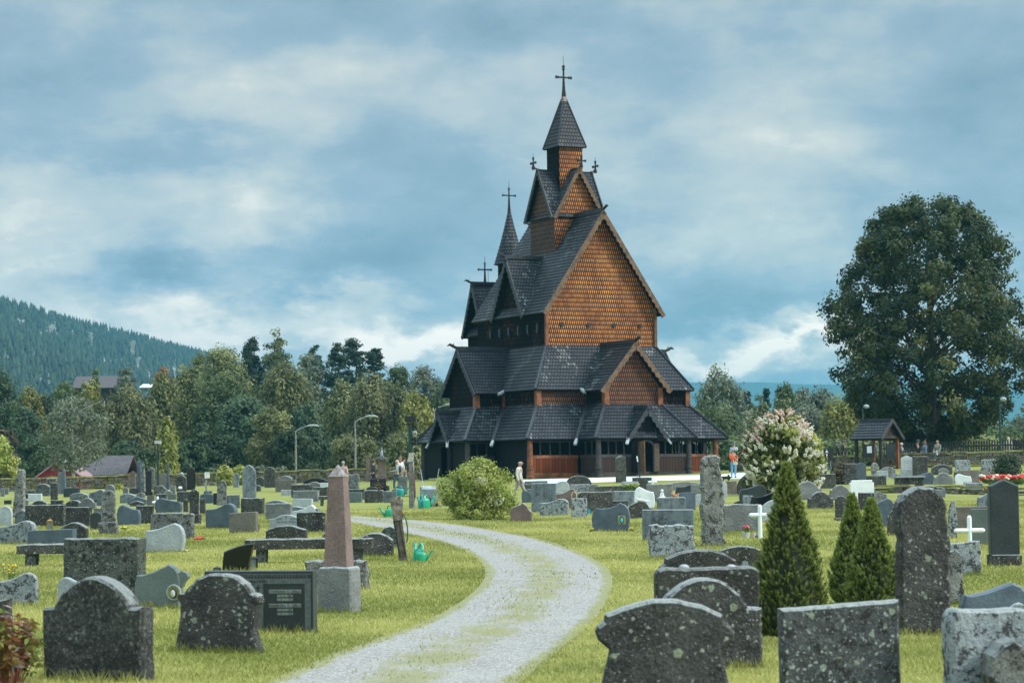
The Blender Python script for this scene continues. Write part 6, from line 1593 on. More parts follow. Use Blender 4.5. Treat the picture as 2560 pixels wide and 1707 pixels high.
mb = MB(); mb.ball((Wt * .37, fyt - .03, Ht_ * .35), Ht_ * .12, (.72, .4, 1.), 12, 8); lo = mb.build("lantern_body", M_BLKM, te); mb = MB(); mb.ball((Wt * .37, fyt - .055, Ht_ * .34), Ht_ * .085, (.7, .4, 1.), 12, 8); mb.build("lantern_glass", simple("lantern_white_glass", (.5, .52, .5), .2), lo)
mb = MB(); n = 10; c0 = (Wt * .50, Ht_ * .56)
pr = [(c0[0] + .02 + Wt * .13 * math.cos(t) - Wt * .05, c0[1] + Ht_ * .20 * math.sin(t)) for t in np.linspace(-1.5, 1.9, 12)] + [(c0[0] + Wt * .02 + Wt * .05 * math.cos(t) + Wt * .045, c0[1] - .01 + Ht_ * .16 * math.sin(t)) for t in np.linspace(1.6, -1.4, 8)]
cres = [(Wt * .40, Ht_ * .45), (Wt * .52, Ht_ * .48), (Wt * .57, Ht_ * .60), (Wt * .66, Ht_ * .72), (Wt * .62, Ht_ * .80), (Wt * .53, Ht_ * .84), (Wt * .45, Ht_ * .80), (Wt * .40, Ht_ * .68), (Wt * .38, Ht_ * .55)]
mb.prism(cres, -.05, .05); mb.build("crescent", SM['e'], te)
lantern('G', 945, 1027, 400, 545, "black lantern standing at the foot of the glossy black headstone", base=gp(*npx('B', 585, 1300)) )
lantern('G', 566, 640, 448, 560, "small round-topped dark lantern on the other side of the glossy black headstone", M_GRN, base=gp(*npx('G', 600, 590)))
lantern('A', 533, 597, 795, 935, "brass lantern in the grass before the blotched slab", M_BRASS, base=gp(*npx('A', 565, 935)))
lantern('C', 875, 915, 615, 700, "pale blue lantern beside the small mottled block", M_BLKM, M_GLOW)
lantern('B', 628, 640, 870, 950, "little dark lantern beside the brown-grey square headstone", M_BLKM)
# ---------------- crosses
def wcross(cr, xc, aw, ya, yt, yb, label, t=.05):
    X, Yt_ = npx(cr, xc, yt); _, Yb = npx(cr, xc, yb); _, Ya = npx(cr, xc, ya); g = gp(X, Yb); up = g.y / FPX; h = (Yb - Yt_) * up; a = aw / CR[cr][2] * up; za = (Yb - Ya) * up; w_ = t * h
    o = MB(); o.tube([(0, 0, -.1), (0, 0, 0), (0, 0, h - w_ * .5), (0, 0, h)], [w_ * .55, w_ * .55, w_ * .55, w_ * .3], 10)
    o.tube([(-a / 2, 0, za), (-a / 2 + w_ * .4, 0, za), (a / 2 - w_ * .4, 0, za), (a / 2, 0, za)], [w_ * .3, w_ * .54, w_ * .54, w_ * .3], 10)
    x = o.build("wooden_cross", M_WHITE, None, smooth=False); x.location = g; x.rotation_euler = (0, 0, .1); tag(x, label, "cross")
wcross('D', 690, 270, 1015, 888, 1305, "white wooden cross in front of the broad rough granite slab", .11)
wcross('E', 1297, 382, 1205, 1020, 1420, "larger white wooden cross beside the big gabled stele", .13)
wcross('A', 1783, 128, 612, 545, 735, "small white cross among the blue slabs", .13)
wcross('C', 1562, 95, 355, 308, 470, "small white cross rising behind the plain grey stone", .14)
# stone cross monument
g = gp(*npx('B', 997, 445)); up = g.y / FPX; k = up / 3.794
r = thing("cross_monument", "stone cross on a square pedestal at the edge of the wood", "monument", g)
mb = MB(); mb.box((0, 0, 55 * k), (62 * k, .45, 120 * k)); mb.box((0, 0, 118 * k), (74 * k, .55, 12 * k)); mb.build("pedestal", SM['n'], r)
mb = MB(); mb.box((0, 0, 132 * k), (40 * k, .3, 20 * k), tap=.6); mb.box((0, 0, 180 * k), (10 * k, .12, 90 * k), tap=.8); mb.box((0, 0, 204 * k), (54 * k, .12, 11 * k)); mb.build("cross", SM['l'], r)
# angel on the dark red pedestal
g0 = [o for o in ST_ALL if o.name.startswith("monument")][0]
fm = MB(); hh = g0['h']; fm.tube([(0, 0, 0), (0, 0, .25), (0, 0, .45)], [.13, .08, .05], 8); fm.ball((0, 0, .53), .065)
for s in (-1, 1): fm.tube([(0, .03, .38), (s * .14, .05, .46), (s * .12, .05, .22)], [.03, .04, .01], 5)
a = fm.build("angel_statue", SM['l'], None, smooth=True); a.location = g0.location + Vector((0, 0, hh)); tag(a, "small pale angel figure on top of the dark red pedestal", "statue")
mb = MB(); mb.box((0, 0, 0), (g0['w'] * 1.25, g0['w'] * 1.0, .12)); c_ = mb.build("cornice", SM['r'], g0); c_.location.z = hh - .10
# ornaments on stones
def orn(name, cr, x, y, Y, build, mat, label, cat): 
    mb = MB(); build(mb); o = mb.build(name, mat, None, smooth=True); o.location = pt(cr, x, y, Y); tag(o, label, cat); return o
def on(cr, x, yb, kind=None): return gp(*npx(cr, x, yb)).y + .12
Yc = on('C', 1760, 700)
orn("figurine", 'C', 1660, 527, Yc, lambda m_: (m_.ball((0, 0, .03), .13, (1., .8, .35)), m_.tube([(0, 0, 0), (0, 0, .10), (0, 0, .20)], [.07, .075, .04], 8), m_.ball((0, -.02, .26), .05), m_.tube([(0, 0, .14), (.05, -.07, .16), (0, -.08, .2)], [.03, .022, .015], 5)), M_WHITE, "white kneeling praying figurine on the blue-white block", "figurine")
orn("bird_ornament", 'C', 1800, 520, Yc, lambda m_: (m_.ball((0, 0, .06), .07, (1.4, .6, .8)), m_.ball((.09, 0, .12), .035), m_.tube([(-.06, 0, .08), (-.15, 0, .19)], [.04, .01], 5), m_.tube([(.12, 0, .12), (.16, 0, .11)], [.012, .002], 4)), simple("terracotta", (.50, .20, .12), .7), "orange clay bird on the blue-white block", "ornament")
Yd = on('C', 1420, 742)
for i, (x, y) in enumerate(((1425, 560), (1488, 572))):
    orn("dove_ornament", 'C', x, y, Yd - .1, lambda m_: (m_.ball((0, 0, .05), .06, (1.5, .7, .7)), m_.ball((-.08, 0, .10), .03), m_.tube([(.05, 0, .06), (.14, 0, .04)], [.03, .01], 5)), M_WHITE, ("upright white dove ornament on the dark spotted rough rock", "second white dove ornament, lying lower on the dark spotted rock")[i], "ornament")
Ye = on('H', 1270, 900) - .2
for i, x in enumerate((1068, 1572)):
    orn("pebble", 'H', x, 330, gp(*npx('H', 1250, 1180)).y + .05, lambda m_: m_.ball((0, 0, .0), .034, (1.4, 1, .8), 12, 8), simple("pebble_stone", (.36, .37, .40), .7), ("white pebble lying on the stepped dark stone, the one nearer the path", "white pebble lying on the stepped dark stone, the one nearer the cone spruce")[i], "pebble")
orn("shell_ornament", 'Q', 1335, 640, on('Q', 1480, 900), lambda m_: m_.ball((0, 0, .05), .09, (1.2, .7, .8), 10, 6), M_WHITE, "white shell-like ornament on the wide brown-dark slab", "ornament")
orn("stone_ball", 'Q', 1365, 365, on('Q', 1365, 700), lambda m_: m_.ball((0, 0, .05), .13, (1, 1, .8)), SM['l'], "pale rounded ornament on the dark rough round-shouldered stone", "ornament")
orn("arch_lantern", 'C', 736, 525, on('C', 800, 732), lambda m_: m_.tube([(-.08, 0, 0), (-.08, 0, .12), (-.05, 0, .19), (0, 0, .22), (.05, 0, .19), (.08, 0, .12), (.08, 0, 0)], .015, 6), simple("cream_metal", (.55, .50, .32), .5), "cream arched lantern frame on the small mottled block", "lantern")
# flowers
def flowers(cr, x, yb, n, spread, hgt, cols, label, name="flower_pot", pot=None, bz=0., fs=.03):
    g = gp(*npx(cr, x, yb)); r = thing(name, label, "flowers", g); rr = random.Random(int(x)); mb = MB(); mc = [MB() for _ in cols]; 
    for i in range(n):
        a = rr.random() * 6.28; q = spread * math.sqrt(rr.random()); z = hgt * rr.uniform(.6, 1.) + bz; p = Vector((math.cos(a) * q, math.sin(a) * q * .5, z))
        mb.tube([(p.x * .6, p.y * .6, bz), p], .004, 4, False); mc[rr.randrange(len(cols))].ball(p, fs * rr.uniform(.7, 1.2), (1, 1, .7), 7, 5)
        for k in range(3):
            l = p + Vector((rr.uniform(-1, 1), rr.uniform(-1, 1), 0)) * fs * 2 - Vector((0, 0, hgt * rr.uniform(.1, .5))); mb.add([l, l + Vector((fs, 0, fs * .4)), l + Vector((fs * 1.8, .0, 0)), l + Vector((fs, 0, -fs * .4))], [(0, 1, 2, 3)])
    mb.build("leaves", simple("flower_leaves", (.08, .14, .03), .7) if "flower_leaves" not in bpy.data.materials else bpy.data.materials["flower_leaves"], r)
    for m_, c in zip(mc, cols):
        if m_.v: o = m_.build("blossom", simple("petals", c, .6, var=.2, sc=20), r); o['kind'] = 'stuff'
    if pot: mb = MB(); mb.tube([(0, 0, 0), (0, 0, bz)], [pot * .7, pot], 12); mb.build("pot", simple("white_pot", (.5, .52, .52), .6), r)
    return r
RED = (.60, .045, .03)
flowers('E', 1760, 690, 150, 1.25, .45, (RED, RED, (.62, .60, .50)), "mass of red begonias with white flowers below at the picture's edge", "flower_bed", bz=.15, fs=.10)
flowers('E', 1480, 745, 8, .14, .22, (RED, (.7, .2, .03)), "small red and orange flowers behind the blue-grey rounded stone", "flowers", fs=.05)
flowers('D', 515, 1300, 12, .09, .16, ((.55, .05, .12), (.65, .45, .05)), "white pot of pink and yellow flowers by the white wooden cross", pot=.10, bz=.13, fs=.028)
flowers('A', 2245, 1045, 14, .14, .08, (RED,), "small red flowers beside the pale rising headstone", "flowers", fs=.035)
flowers('A', 2095, 1175, 6, .07, .06, ((.6, .6, .5),), "tiny white flowers at the foot of the pale rising headstone", "flowers", fs=.02)
flowers('F', 110, 420, 9, .09, .34, ((.70, .50, .02),), "yellow flowers behind the speckled wave-topped headstone", "flowers", fs=.022)
flowers('C', 920, 882, 14, .06, .10, ((.60, .42, .02),), "yellow flowers on the path side of the barrel-shaped stone", "flowers", fs=.02)
flowers('C', 1325, 875, 14, .06, .10, ((.60, .42, .02),), "yellow flowers on the far side of the barrel-shaped stone", "flowers", fs=.02)
flowers('A', 1385, 925, 10, .12, .10, ((.55, .55, .12),), "pale yellow flowers at the foot of the blue rounded headstone", "flowers", fs=.03)
flowers('Q', 1120, 745, 5, .06, .22, ((.6, .5, .1),), "yellow lantern-like flowers over the smooth teal-grey slab", "flowers", fs=.07)
flowers('C', 1330, 500, 60, .45, .35, ((.22, .27, .06),), "trailing green and yellow plants at the end of the lichened trough", "trailing_plant", bz=.2, fs=.06)
mb = MB(); mb.tube([(0, 0, 0), (0, 0, .13)], .045, 10); o = mb.build("grave_candle", simple("wax", (.55, .50, .38), .5), None); o.location = gp(*npx('D', 610, 1298)); tag(o, "cream candle jar between the flower pot and the white cross", "candle")
mb = MB(); mb.ball((0, 0, .04), .07, (1, 1, .8), 12, 8); o = mb.build("round_stone", SM['n'], None, smooth=True); o.location = gp(*npx('D', 660, 1300)); tag(o, "dark round stone at the foot of the white wooden cross", "stone")
# tomb chest at the right
g = gp(*npx('E', 555, 740)); up = g.y / FPX / 4.9; r = thing("tomb_chest", "mossy chest tomb with a pale overhanging lid in front of the pale stepped stele", "tomb", g)
mb = MB(); mb.box((0, 0, 90 * up), (330 * up, .7, 190 * up)); mb.build("chest", SM['D'], r); mb = MB(); mb.box((0, 0, 195 * up), (365 * up, .85, 22 * up)); mb.build("lid", SM['l'], r)
# ---------------- notice shelter
g = gat(2194, 149); up = 149 / FPX; r = thing("notice_shelter", "small wooden notice shelter with a shingled saddle roof beside the stone wall", "shelter", g, math.radians(50))
hw, dp, H_ = .98, 1.15, (1165 - 1085) * up
for sx in (-1, 1):
    for sy in (-1, 1):
        mb = MB(); mb.box((sx * hw, sy * dp * .75, H_ * .5), (.17, .17, H_)); mb.build("post", M_TAR if sx < 0 else M_POSTO, r)
mb = MB(); mb.box((.02, -dp * .80, H_ * .55), (.95, .06, .95)); mb.build("notice_board", M_BLKM, r)
mb = MB(); mb.box((-hw * 1.02, 0, H_ * .58), (.06, .8, .8)); mb.build("notice_board", M_BLKM, r)
mb = MB(); mb.box((-hw * 1.07, -.1, H_ * .62), (.02, .34, .42)); mb.build("paper", M_WHITE, r)
mb = MB(); mb.box((0, 0, H_ * .12), (hw * 2, dp * 1.5, .06)); mb.box((0, -dp * .8, H_ * 1.0), (hw * 2.2, .1, .14)); mb.box((-hw, 0, H_ * 1.0), (.1, dp * 1.6, .14)); mb.box((hw, 0, H_ * 1.0), (.1, dp * 1.6, .14)); mb.build("beam", M_POSTD, r)
ze, zr = H_ - .1, H_ + 1.02; e_ = 1.32; yy = 1.12
roofpart("roof", [[(-e_, yy, ze), (-e_, -yy, ze), (0, -yy, zr), (0, yy, zr)], [(e_, -yy, ze), (e_, yy, ze), (0, yy, zr), (0, -yy, zr)]], M_ROOF, r)
board("ridge_board", [((0, -yy - .05, zr + .06), (0, yy + .05, zr + .06))], M_TARB, .14, .12, r)
for s in (-1, 1): board("verge_board", [((0, -yy - .04, zr), (s * e_, -yy - .04, ze - .04))], M_POSTD, .06, .2, r)
wallpart("gable_panel", [[(-hw, -dp * .78, H_ + .02), (hw, -dp * .78, H_ + .02), (0, -dp * .78, zr - .15)]], M_PLKB, r)
# signboard
g = gp(2072, 1178); up = g.y / FPX; r = thing("signboard", "dark brown signboard with a white emblem on two thin posts beside the hydrangea", "sign", g, math.radians(-6))
mb = MB(); mb.box((0, 0, (1178 - 1137) * up), (23 * up, .06, 30 * up)); b_ = mb.build("board", simple("sign_brown", (.022, .016, .016), .5), r)
for s in (-1, 1): mb = MB(); mb.box((s * 5 * up, .0, 13 * up), (.07, .06, 28 * up)); mb.build("post", simple("sign_post_teal", (.12, .2, .19), .5), r)
mb = MB(); zc = (1178 - 1130) * up; mb.box((-4 * up, -.04, zc), (.16, .01, .05)); mb.box((-4 * up, -.04, zc + .08), (.1, .01, .08), tap=.3); mb.box((-4 * up, -.04, zc + .14), (.02, .01, .08)); mb.box((-4 * up, -.04, zc - .16), (.06, .01, .12)); mb.box((-4 * up, -.04, zc - .28), (.05, .01, .06)); mb.build("emblem", M_WHITE, b_)
# white board on a post
g = gp(*npx('Q', 1845, 715)); up = g.y / FPX / 7.84; r = thing("notice_post", "small white blank board on a weathered post", "sign", g)
mb = MB(); mb.box((0, 0, 190 * up), (28 * up, .1, 400 * up)); mb.build("post", M_GREY, r); mb = MB(); mb.box((25 * up, -.07, 342 * up), (98 * up, .05, 120 * up)); mb.build("board", simple("pale_board", (.6, .66, .62), .7), r)
# picket fence
def pickets():
    A, B = gat(2205, 156), gat(2700, 156); L = (B - A).length; r = thing("picket_fence", "dark picket fence behind the stone wall under the linden", "fence", A); n = int(L / .17); mb = MB(); u = (B - A) / L; yaw = math.atan2(u.y, u.x)
    for i in range(n): p = u * (i * .17); mb.box((p.x, p.y, p.z + .85), (.085, .03, 1.4), yaw)
    mb.build("pickets", M_BLKM, r)
    for z in (.45, 1.2): mb = MB(); mb.bar(Vector((0, .04, z)), (B - A) + Vector((0, .04, z)), .05, .09); mb.build("rail", M_BLKM, r)
pickets()
# ---------------- street lamps
def lamp(px, ytop, ybase, Y, arm, label, dx=0):
    g = gat(px, Y); up = Y / FPX; h = at(px, ytop, Y).z - g.z + .15; r = thing("street_lamp", label, "street lamp", g, 0, "grey street lamps before the wood")
    mb = MB(); mb.tube([(0, 0, -.1), (0, 0, h - .25)], [.10, .07], 8); mb.build("post", M_GREY, r)
    mb = MB(); mb.tube([(0, 0, h - .3), (0, 0, h), (arm * .3, 0, h + .25), (arm, 0, h + .5)], .045, 6); mb.build("arm", M_STEEL, r)
    mb = MB(); mb.tube([(arm - .1, 0, h + .48), (arm + .15, 0, h + .53), (arm + .7, 0, h + .52), (arm + .95, 0, h + .45)], [.05, .09, .10, .04], 8); mb.build("lamp_head", simple("lamp_white", (.32, .36, .38), .4), r)
lamp(740, 1083, 1180, 212, 1.1, "shorter grey street lamp, the one behind the stone cross monument")
lamp(889, 1060, 1180, 208, 1.0, "taller grey street lamp in the middle of the wood edge")
lamp(1087, 1030, 1180, 214, 1.1, "street lamp peeping over the church's gallery roof")
def mast(px, ytop, Y, label, globe=True):
    g = gat(px, Y); h = at(px, ytop, Y).z - g.z; r = thing("lamp_post", label, "lamp post", g)
    mb = MB(); mb.tube([(0, 0, -.1), (0, 0, .8), (0, 0, h)], [.10, .07, .05], 8); mb.build("post", M_GRN, r)
    if globe: mb = MB(); mb.ball((0.25, 0, h + .05), .2, (1, 1, .7)); mb.build("lamp_head", simple("globe_grey", (.3, .36, .38), .3), r)
    return r, h
mast(2160, 1018, 160, "slim green lamp post above the notice shelter roof"); mast(2503, 1000, 150, "slim green lamp post at the outer side of the linden")
r, h = mast(395, 1105, 140, "dark mast with small floodlights beside the weeping birch", False)
mb = MB(); mb.box((0, 0, h), (.36, .22, .18)); mb.build("camera_box", simple("pale_box", (.4, .45, .46), .5), r)
for z, x in ((-.55, .25), (-.72, .3)): mb = MB(); mb.ball((x, -.05, h + z), .15, (1, .8, .8)); mb.build("floodlight", M_BLKM, r)
# big floodlight mast by the tool shelter
Y = gp(1026, 1272).y + 1.6; g = gat(1024, Y); up = Y / FPX; r = thing("floodlight_mast", "thick dark mast with a square projector and side floodlights beside the church", "floodlight mast", g)
zt_ = at(1027, 1060, Y).z - g.z; mb = MB(); mb.tube([(.05, 0, -.1), (.05, 0, zt_)], .085, 12); mb.build("post", M_GRN, r)
mb = MB(); mb.box((.06, -.05, zt_ + .20), (.44, .34, .24)); mb.build("projector", M_BLKM, r); mb = MB(); mb.box((.04, 0, zt_ - .0), (.34, .1, .04)); mb.tube([(.05, 0, zt_), (.18, 0, zt_ + .05), (.22, 0, zt_ + .12)], .018, 5); mb.build("bracket", M_BLKM, r)
for z, s in ((.10, .6), (.36, 1.), (.6, 1.), (.78, .8)): mb = MB(); mb.tube([(.12, 0, zt_ - z), (.22, -.04, zt_ - z), (.30, -.06, zt_ - z + .02)], [.05 * s, .10 * s, .09 * s], 10); mb.build("floodlight", M_BLKM if z != .36 else simple("lamp_glass", (.25, .28, .3), .1), r)
# tool shelter posts
Y = gp(1026, 1272).y; up = Y / FPX; g = gp(1026, 1272); k = up / 5.6
r = thing("tool_rack", "weathered wooden tool rack with a little pitched cap below the floodlight mast", "tool rack", g, math.radians(-20))
X = lambda x: (x - 265) * k; Zz = lambda y: (1395 - y) * k
for x, y0, d in ((-.10, 600, .0), (.12, 640, .0)): pass
mb = MB(); mb.box((X(290), 0, Zz(1060)), (.16, .16, Zz(740))); mb.build("post", M_GREY, r); mb = MB(); mb.box((X(236), .3, Zz(1060)), (.14, .12, Zz(740))); mb.build("post", M_GREY, r)
mb = MB(); z0, z1 = Zz(735), Zz(608); mb.add([(X(240), -.12, z0), (X(330), -.12, z0), (X(312), .15, z1), (X(232), .15, z1), (X(240), -.10, z0 - .03), (X(330), -.10, z0 - .03), (X(312), .15, z1 - .04), (X(232), .15, z1 - .04)], [(0, 1, 2, 3), (7, 6, 5, 4), (0, 4, 5, 1), (1, 5, 6, 2), (2, 6, 7, 3), (3, 7, 4, 0)])
mb.add([(X(240), .42, z0), (X(330), .42, z0), (X(312), .15, z1), (X(232), .15, z1), (X(240), .40, z0 - .03), (X(330), .40, z0 - .03), (X(312), .15, z1 - .04), (X(232), .15, z1 - .04)], [(3, 2, 1, 0), (4, 5, 6, 7), (1, 5, 4, 0), (2, 6, 5, 1), (3, 7, 6, 2), (0, 4, 7, 3)]); mb.build("roof", simple("lichened_boards", (.25, .25, .19), .9, var=.5, sc=12), r)
mb = MB(); mb.box((X(200), 0, Zz(1215)), (.42, .06, .05)); mb.box((X(140), 0, Zz(1330)), (.05, .05, .42)); mb.build("crossbar", M_GREY, r)
mb = MB()
for i, x in enumerate((322, 332, 345)): mb.bar((X(x), -.1, Zz(800 + 60 * i)), (X(x + 38), -.25, Zz(1290 - 30 * i)), .025, .025)
mb.build("tool_handle", simple("tool_wood", (.12, .06, .045), .7), r)
# wheelbarrow stood on its nose
g = gp(*npx('R', 520, 1385)); k = g.y / FPX / 5.6
r = thing("wheelbarrow", "grey wheelbarrow tipped upright against the rack with its handles in the air", "wheelbarrow", g, 0)
X = lambda x: (x - 520) * k; Zz = lambda y: (1385 - y) * k
mb = MB(); A = [(X(405), Zz(1085)), (X(640), Zz(1085)), (X(655), Zz(1280)), (X(600), Zz(1370)), (X(430), Zz(1370)), (X(390), Zz(1280))]
n = 6; vs = [(x, -.02, z) for x, z in A] + [(x * .8, -.26, (z - .3) * .75 + .3) for x, z in A]; mb.add(vs, [tuple(range(n - 1, -1, -1)), tuple(range(n, 2 * n))] + [(i, (i + 1) % n, (i + 1) % n + n, i + n) for i in range(n)]); mb.build("tray", M_STEEL, r)
mb = MB(); mb.box((X(520), .05, Zz(1240)), (250 * k, .08, 270 * k)); mb.build("tray_rim", M_BLKM, r)
mb = MB(); mb.tube([(X(405), 0, Zz(850)), (X(440), -.1, Zz(1085)), (X(470), -.3, Zz(1270))], .017, 6); mb.tube([(X(665), 0, Zz(850)), (X(620), -.1, Zz(1085)), (X(570), -.3, Zz(1370))], .017, 6); mb.build("handles", M_STEEL, r)
mb = MB(); mb.tube([(X(505), -.30, Zz(1310)), (X(550), -.30, Zz(1310))], .17, 16); mb.build("wheel", M_BLKM, r)
# bin
g = gp(*npx('R', 770, 1360)); k = g.y / FPX / 5.6; r = thing("waste_bin", "dark green wheeled bin half behind the leafy bush", "bin", g)
mb = MB(); mb.box((0, .2, 140 * k), (120 * k, .5, 280 * k)); mb.build("body", M_GRN, r); mb = MB(); mb.box((0, .2, 300 * k), (132 * k, .56, 40 * k)); mb.build("lid", simple("bin_lid", (.05, .12, .11), .4), r)
# watering cans
def can(loc, s, mat, label, rz=0., tip=(0, 0)):
    r = thing("watering_can", label, "watering can", loc, rz, None); r.rotation_euler = (tip[0], tip[1], rz)
    mb = MB(); n = 14; prof = [(0, 1.), (.02, 1.03), (.7, .98), (.85, .9), (1., .62)]
    vs = [(math.cos(2 * math.pi * i / n) * .13 * q * s * 1.15, math.sin(2 * math.pi * i / n) * .08 * q * s, h * .26 * s) for h, q in prof for i in range(n)]
    fs = [tuple(range(n - 1, -1, -1)), tuple((len(prof) - 1) * n + i for i in range(n))] + [(a * n + i, a * n + (i + 1) % n, (a + 1) * n + (i + 1) % n, (a + 1) * n + i) for a in range(len(prof) - 1) for i in range(n)]
    mb.add(vs, fs); mb.build("body", mat, r, smooth=True)
    mb = MB(); mb.tube([(.12 * s, 0, .04 * s), (.22 * s, 0, .16 * s), (.28 * s, 0, .27 * s), (.31 * s, 0, .30 * s)], [.042 * s, .03 * s, .022 * s, .045 * s], 8); mb.build("spout", mat, r, smooth=True)
    mb = MB(); mb.tube([(.08 * s, 0, .25 * s), (.04 * s, 0, .34 * s), (-.05 * s, 0, .36 * s), (-.14 * s, 0, .30 * s), (-.17 * s, 0, .18 * s), (-.13 * s, 0, .06 * s)], .020 * s, 7); mb.build("handle", mat, r, smooth=True)
can(gp(*npx('R', 412, 1415)), 1.5, M_TEALP, "teal watering can beside the upturned wheelbarrow, the foremost one", math.pi * .6)
can(gp(*npx('R', 465, 1395)), 1.5, M_GREENP, "bright green watering can behind the teal one by the wheelbarrow", math.pi * .2)
g = gp(*npx('R', 110, 1300)); o = pt('R', 110, 1232, g.y - .2); can(o, 1.3, M_TEALP, "teal watering can hanging on the crossbar of the tool rack", 0)
# tap post with hose
g = gp(1010, 1402); k = g.y / FPX; r = thing("tap_post", "leaning old wooden post with a water tap and a green hose", "tap post", g, 0)
top = Vector((-(1010 - 990) * k, 0, (1402 - 1243) * k)); mid = Vector((-(1010 - 998) * k, 0, (1402 - 1300) * k))
mb = MB(); mb.bar((0, 0, -.1), top, .15, .13, Vector((0, 1, 0))); mb.build("post", M_OLD, r)
mb = MB(); d_ = (top - Vector((0, 0, 0))).normalized(); mb.bar(mid + Vector((0, -.08, 0)), top + d_ * .0 + Vector((0, -.08, 0)), .20, .06, Vector((0, 1, 0))); mb.build("board", simple("flaking_board", (.20, .175, .14), .9, var=.6, sc=14), r)
mb = MB(); mb.bar((-.075, -.03, .1), mid + Vector((-.09, -.03, 0)), .03, .10, Vector((0, 1, 0))); mb.build("pipe_cover", M_GRN, r)
K8 = k / 8.71; P8 = lambda x, y, dy=-.1: Vector((x * K8 - 30 * k, dy, (1402 - 1240) * k - y * K8))
mb = MB(); mb.tube([P8(150, 375), P8(210, 368), P8(262, 372), P8(270, 395)], .014, 6); mb.build("tap", M_BRASS, r)
mb = MB(); mb.tube([P8(270, 395), P8(315, 500), P8(345, 640), P8(355, 800), P8(342, 960), P8(325, 1010)], .013, 7, False); mb.build("hose", simple("hose_green", (.02, .10, .06), .5), r)
mb = MB(); mb.tube([P8(170, 520), P8(200, 740), P8(250, 1000), P8(300, 1270)], .012, 6, False); mb.build("cable", M_BLKM, r)
can(g + Vector((.24, -.16, .0)), .95, M_MINT, "mint-green watering can leaning upright against the tap post", math.pi * .62, (0.25, -.1))
can(gp(1052, 1404) + Vector((0, -.05, 0)), .7, M_GREENP, "smaller green watering can lying in the grass by the tap post", 0., (0, 0))
can(gp(974, 1293), 1.15, M_GREENP, "green watering can standing at the path behind the tap post", math.pi, (0, 0))
# arrow sign and info post near the door
g = gp(1815, 1205); k = g.y / FPX; r = thing("arrow_sign", "black lobed arrow sign beside the tall rough stele", "sign", g)
mb = MB(); mb.prism([((x - 0) * k, z * k) for x, z in ((-16, 8), (4, 8), (4, 4), (9, 4), (9, 7), (14, 11), (9, 16), (9, 19), (4, 19), (4, 15), (-16, 15))], -.02, .02); mb.build("arrow_board", M_BLKM, r); mb = MB(); mb.box((-6 * k, .03, 5 * k), (.05, .05, 12 * k)); mb.build("post", M_BLKM, r)
g = gp(1600, 1196); k = g.y / FPX; r = thing("info_post", "slim dark post with a tilted white leaflet box before the church door", "post", g)
mb = MB(); mb.bar((0, 0, 0), (-5 * k, 0, 40 * k), .10, .08); mb.build("post", M_BLKM, r); mb = MB(); mb.bar((-5 * k, -.06, 42 * k), (-7 * k, -.06, 56 * k), .12, .06); mb.build("leaflet_box", M_WHITE, r)
# ---------------- houses beyond the wall
M_RED = simple("red_boards", (.20, .018, .022), .8, var=.2, sc=2); M_RTILE = simple("grey_purple_tiles", (.075, .065, .07), .8, var=.3, sc=3)
def house(name, label, x0, x1, yr, ye, yb, Y, wall, roof, dep=7., gable=False, win=0):
    A = gat(x0, Y); B = gat(x1, Y); W_ = (B - A).length; zr = at(x0, yr, Y).z - A.z; ze = at(x0, ye, Y).z - A.z; r = thing(name, label, "house", A)
    if gable:
        mb = MB(); mb.prism([(0, -.3), (W_, -.3), (W_, ze), (W_ / 2, zr), (0, ze)], .3, dep); mb.build("wall", wall, r)
        for s in (0, 1):
            a = Vector((W_ / 2, 0, zr + .12)); b_ = Vector((-.4 if s == 0 else W_ + .4, 0, ze - .15)); mb = MB(); q = [a, b_, b_ + Vector((0, dep, 0)), a + Vector((0, dep, 0))]; mb.add(q + [p - Vector((0, 0, .15)) for p in q], [(0, 1, 2, 3), (7, 6, 5, 4), (0, 4, 5, 1), (1, 5, 6, 2), (2, 6, 7, 3), (3, 7, 4, 0)]); mb.build("roof", roof, r)
    else:
        mb = MB(); mb.box((W_ / 2, dep / 2, ze / 2 - .2), (W_ * .96, dep * .9, ze + .4)); mb.build("wall", wall, r)
        for s in (0, 1):
            y0 = -.4 if s == 0 else dep + .4; q = [Vector((0, y0, ze - .1)), Vector((W_, y0, ze - .1)), Vector((W_, dep / 2, zr)), Vector((0, dep / 2, zr))]; mb = MB(); mb.add(q + [p - Vector((0, 0, .15)) for p in q], [(0, 1, 2, 3), (7, 6, 5, 4), (0, 4, 5, 1), (1, 5, 6, 2), (2, 6, 7, 3), (3, 7, 4, 0)]); mb.build("roof", roof, r)
    for i in range(win):
        mb = MB(); mb.box((W_ * (i + 1) / (win + 1), .22, ze * .55), (.9, .1, .8)); f = mb.build("window", M_WHITE, r); mb = MB(); mb.box((W_ * (i + 1) / (win + 1), .15, ze * .55), (.7, .06, .6)); mb.build("pane", bpy.data.materials["old_pane"], f)
house("red_shed", "red boarded shed half hidden behind the stone wall and young tree", 92, 200, 1152, 1192, 1215, 200, M_RED, simple("pinkish_verge", (.28, .17, .18), .8), 6, True, 2)
house("red_house", "low red house with a grey-purple tiled roof next to the red shed", 196, 318, 1138, 1184, 1215, 206, M_RED, M_RTILE, 7, False, 2)
house("barn", "long dark-roofed barn showing between tree tops below the hill", 180, 318, 938, 968, 1100, 420, simple("dark_boards", (.02, .016, .014), .8), simple("brown_grey_roof", (.075, .065, .07), .8), 9)
house("white_building", "pale blue and white building glimpsed between the trees under the hill", 350, 378, 958, 966, 1100, 440, simple("blue_wall", (.10, .22, .36), .6), M_WHITE, 8)
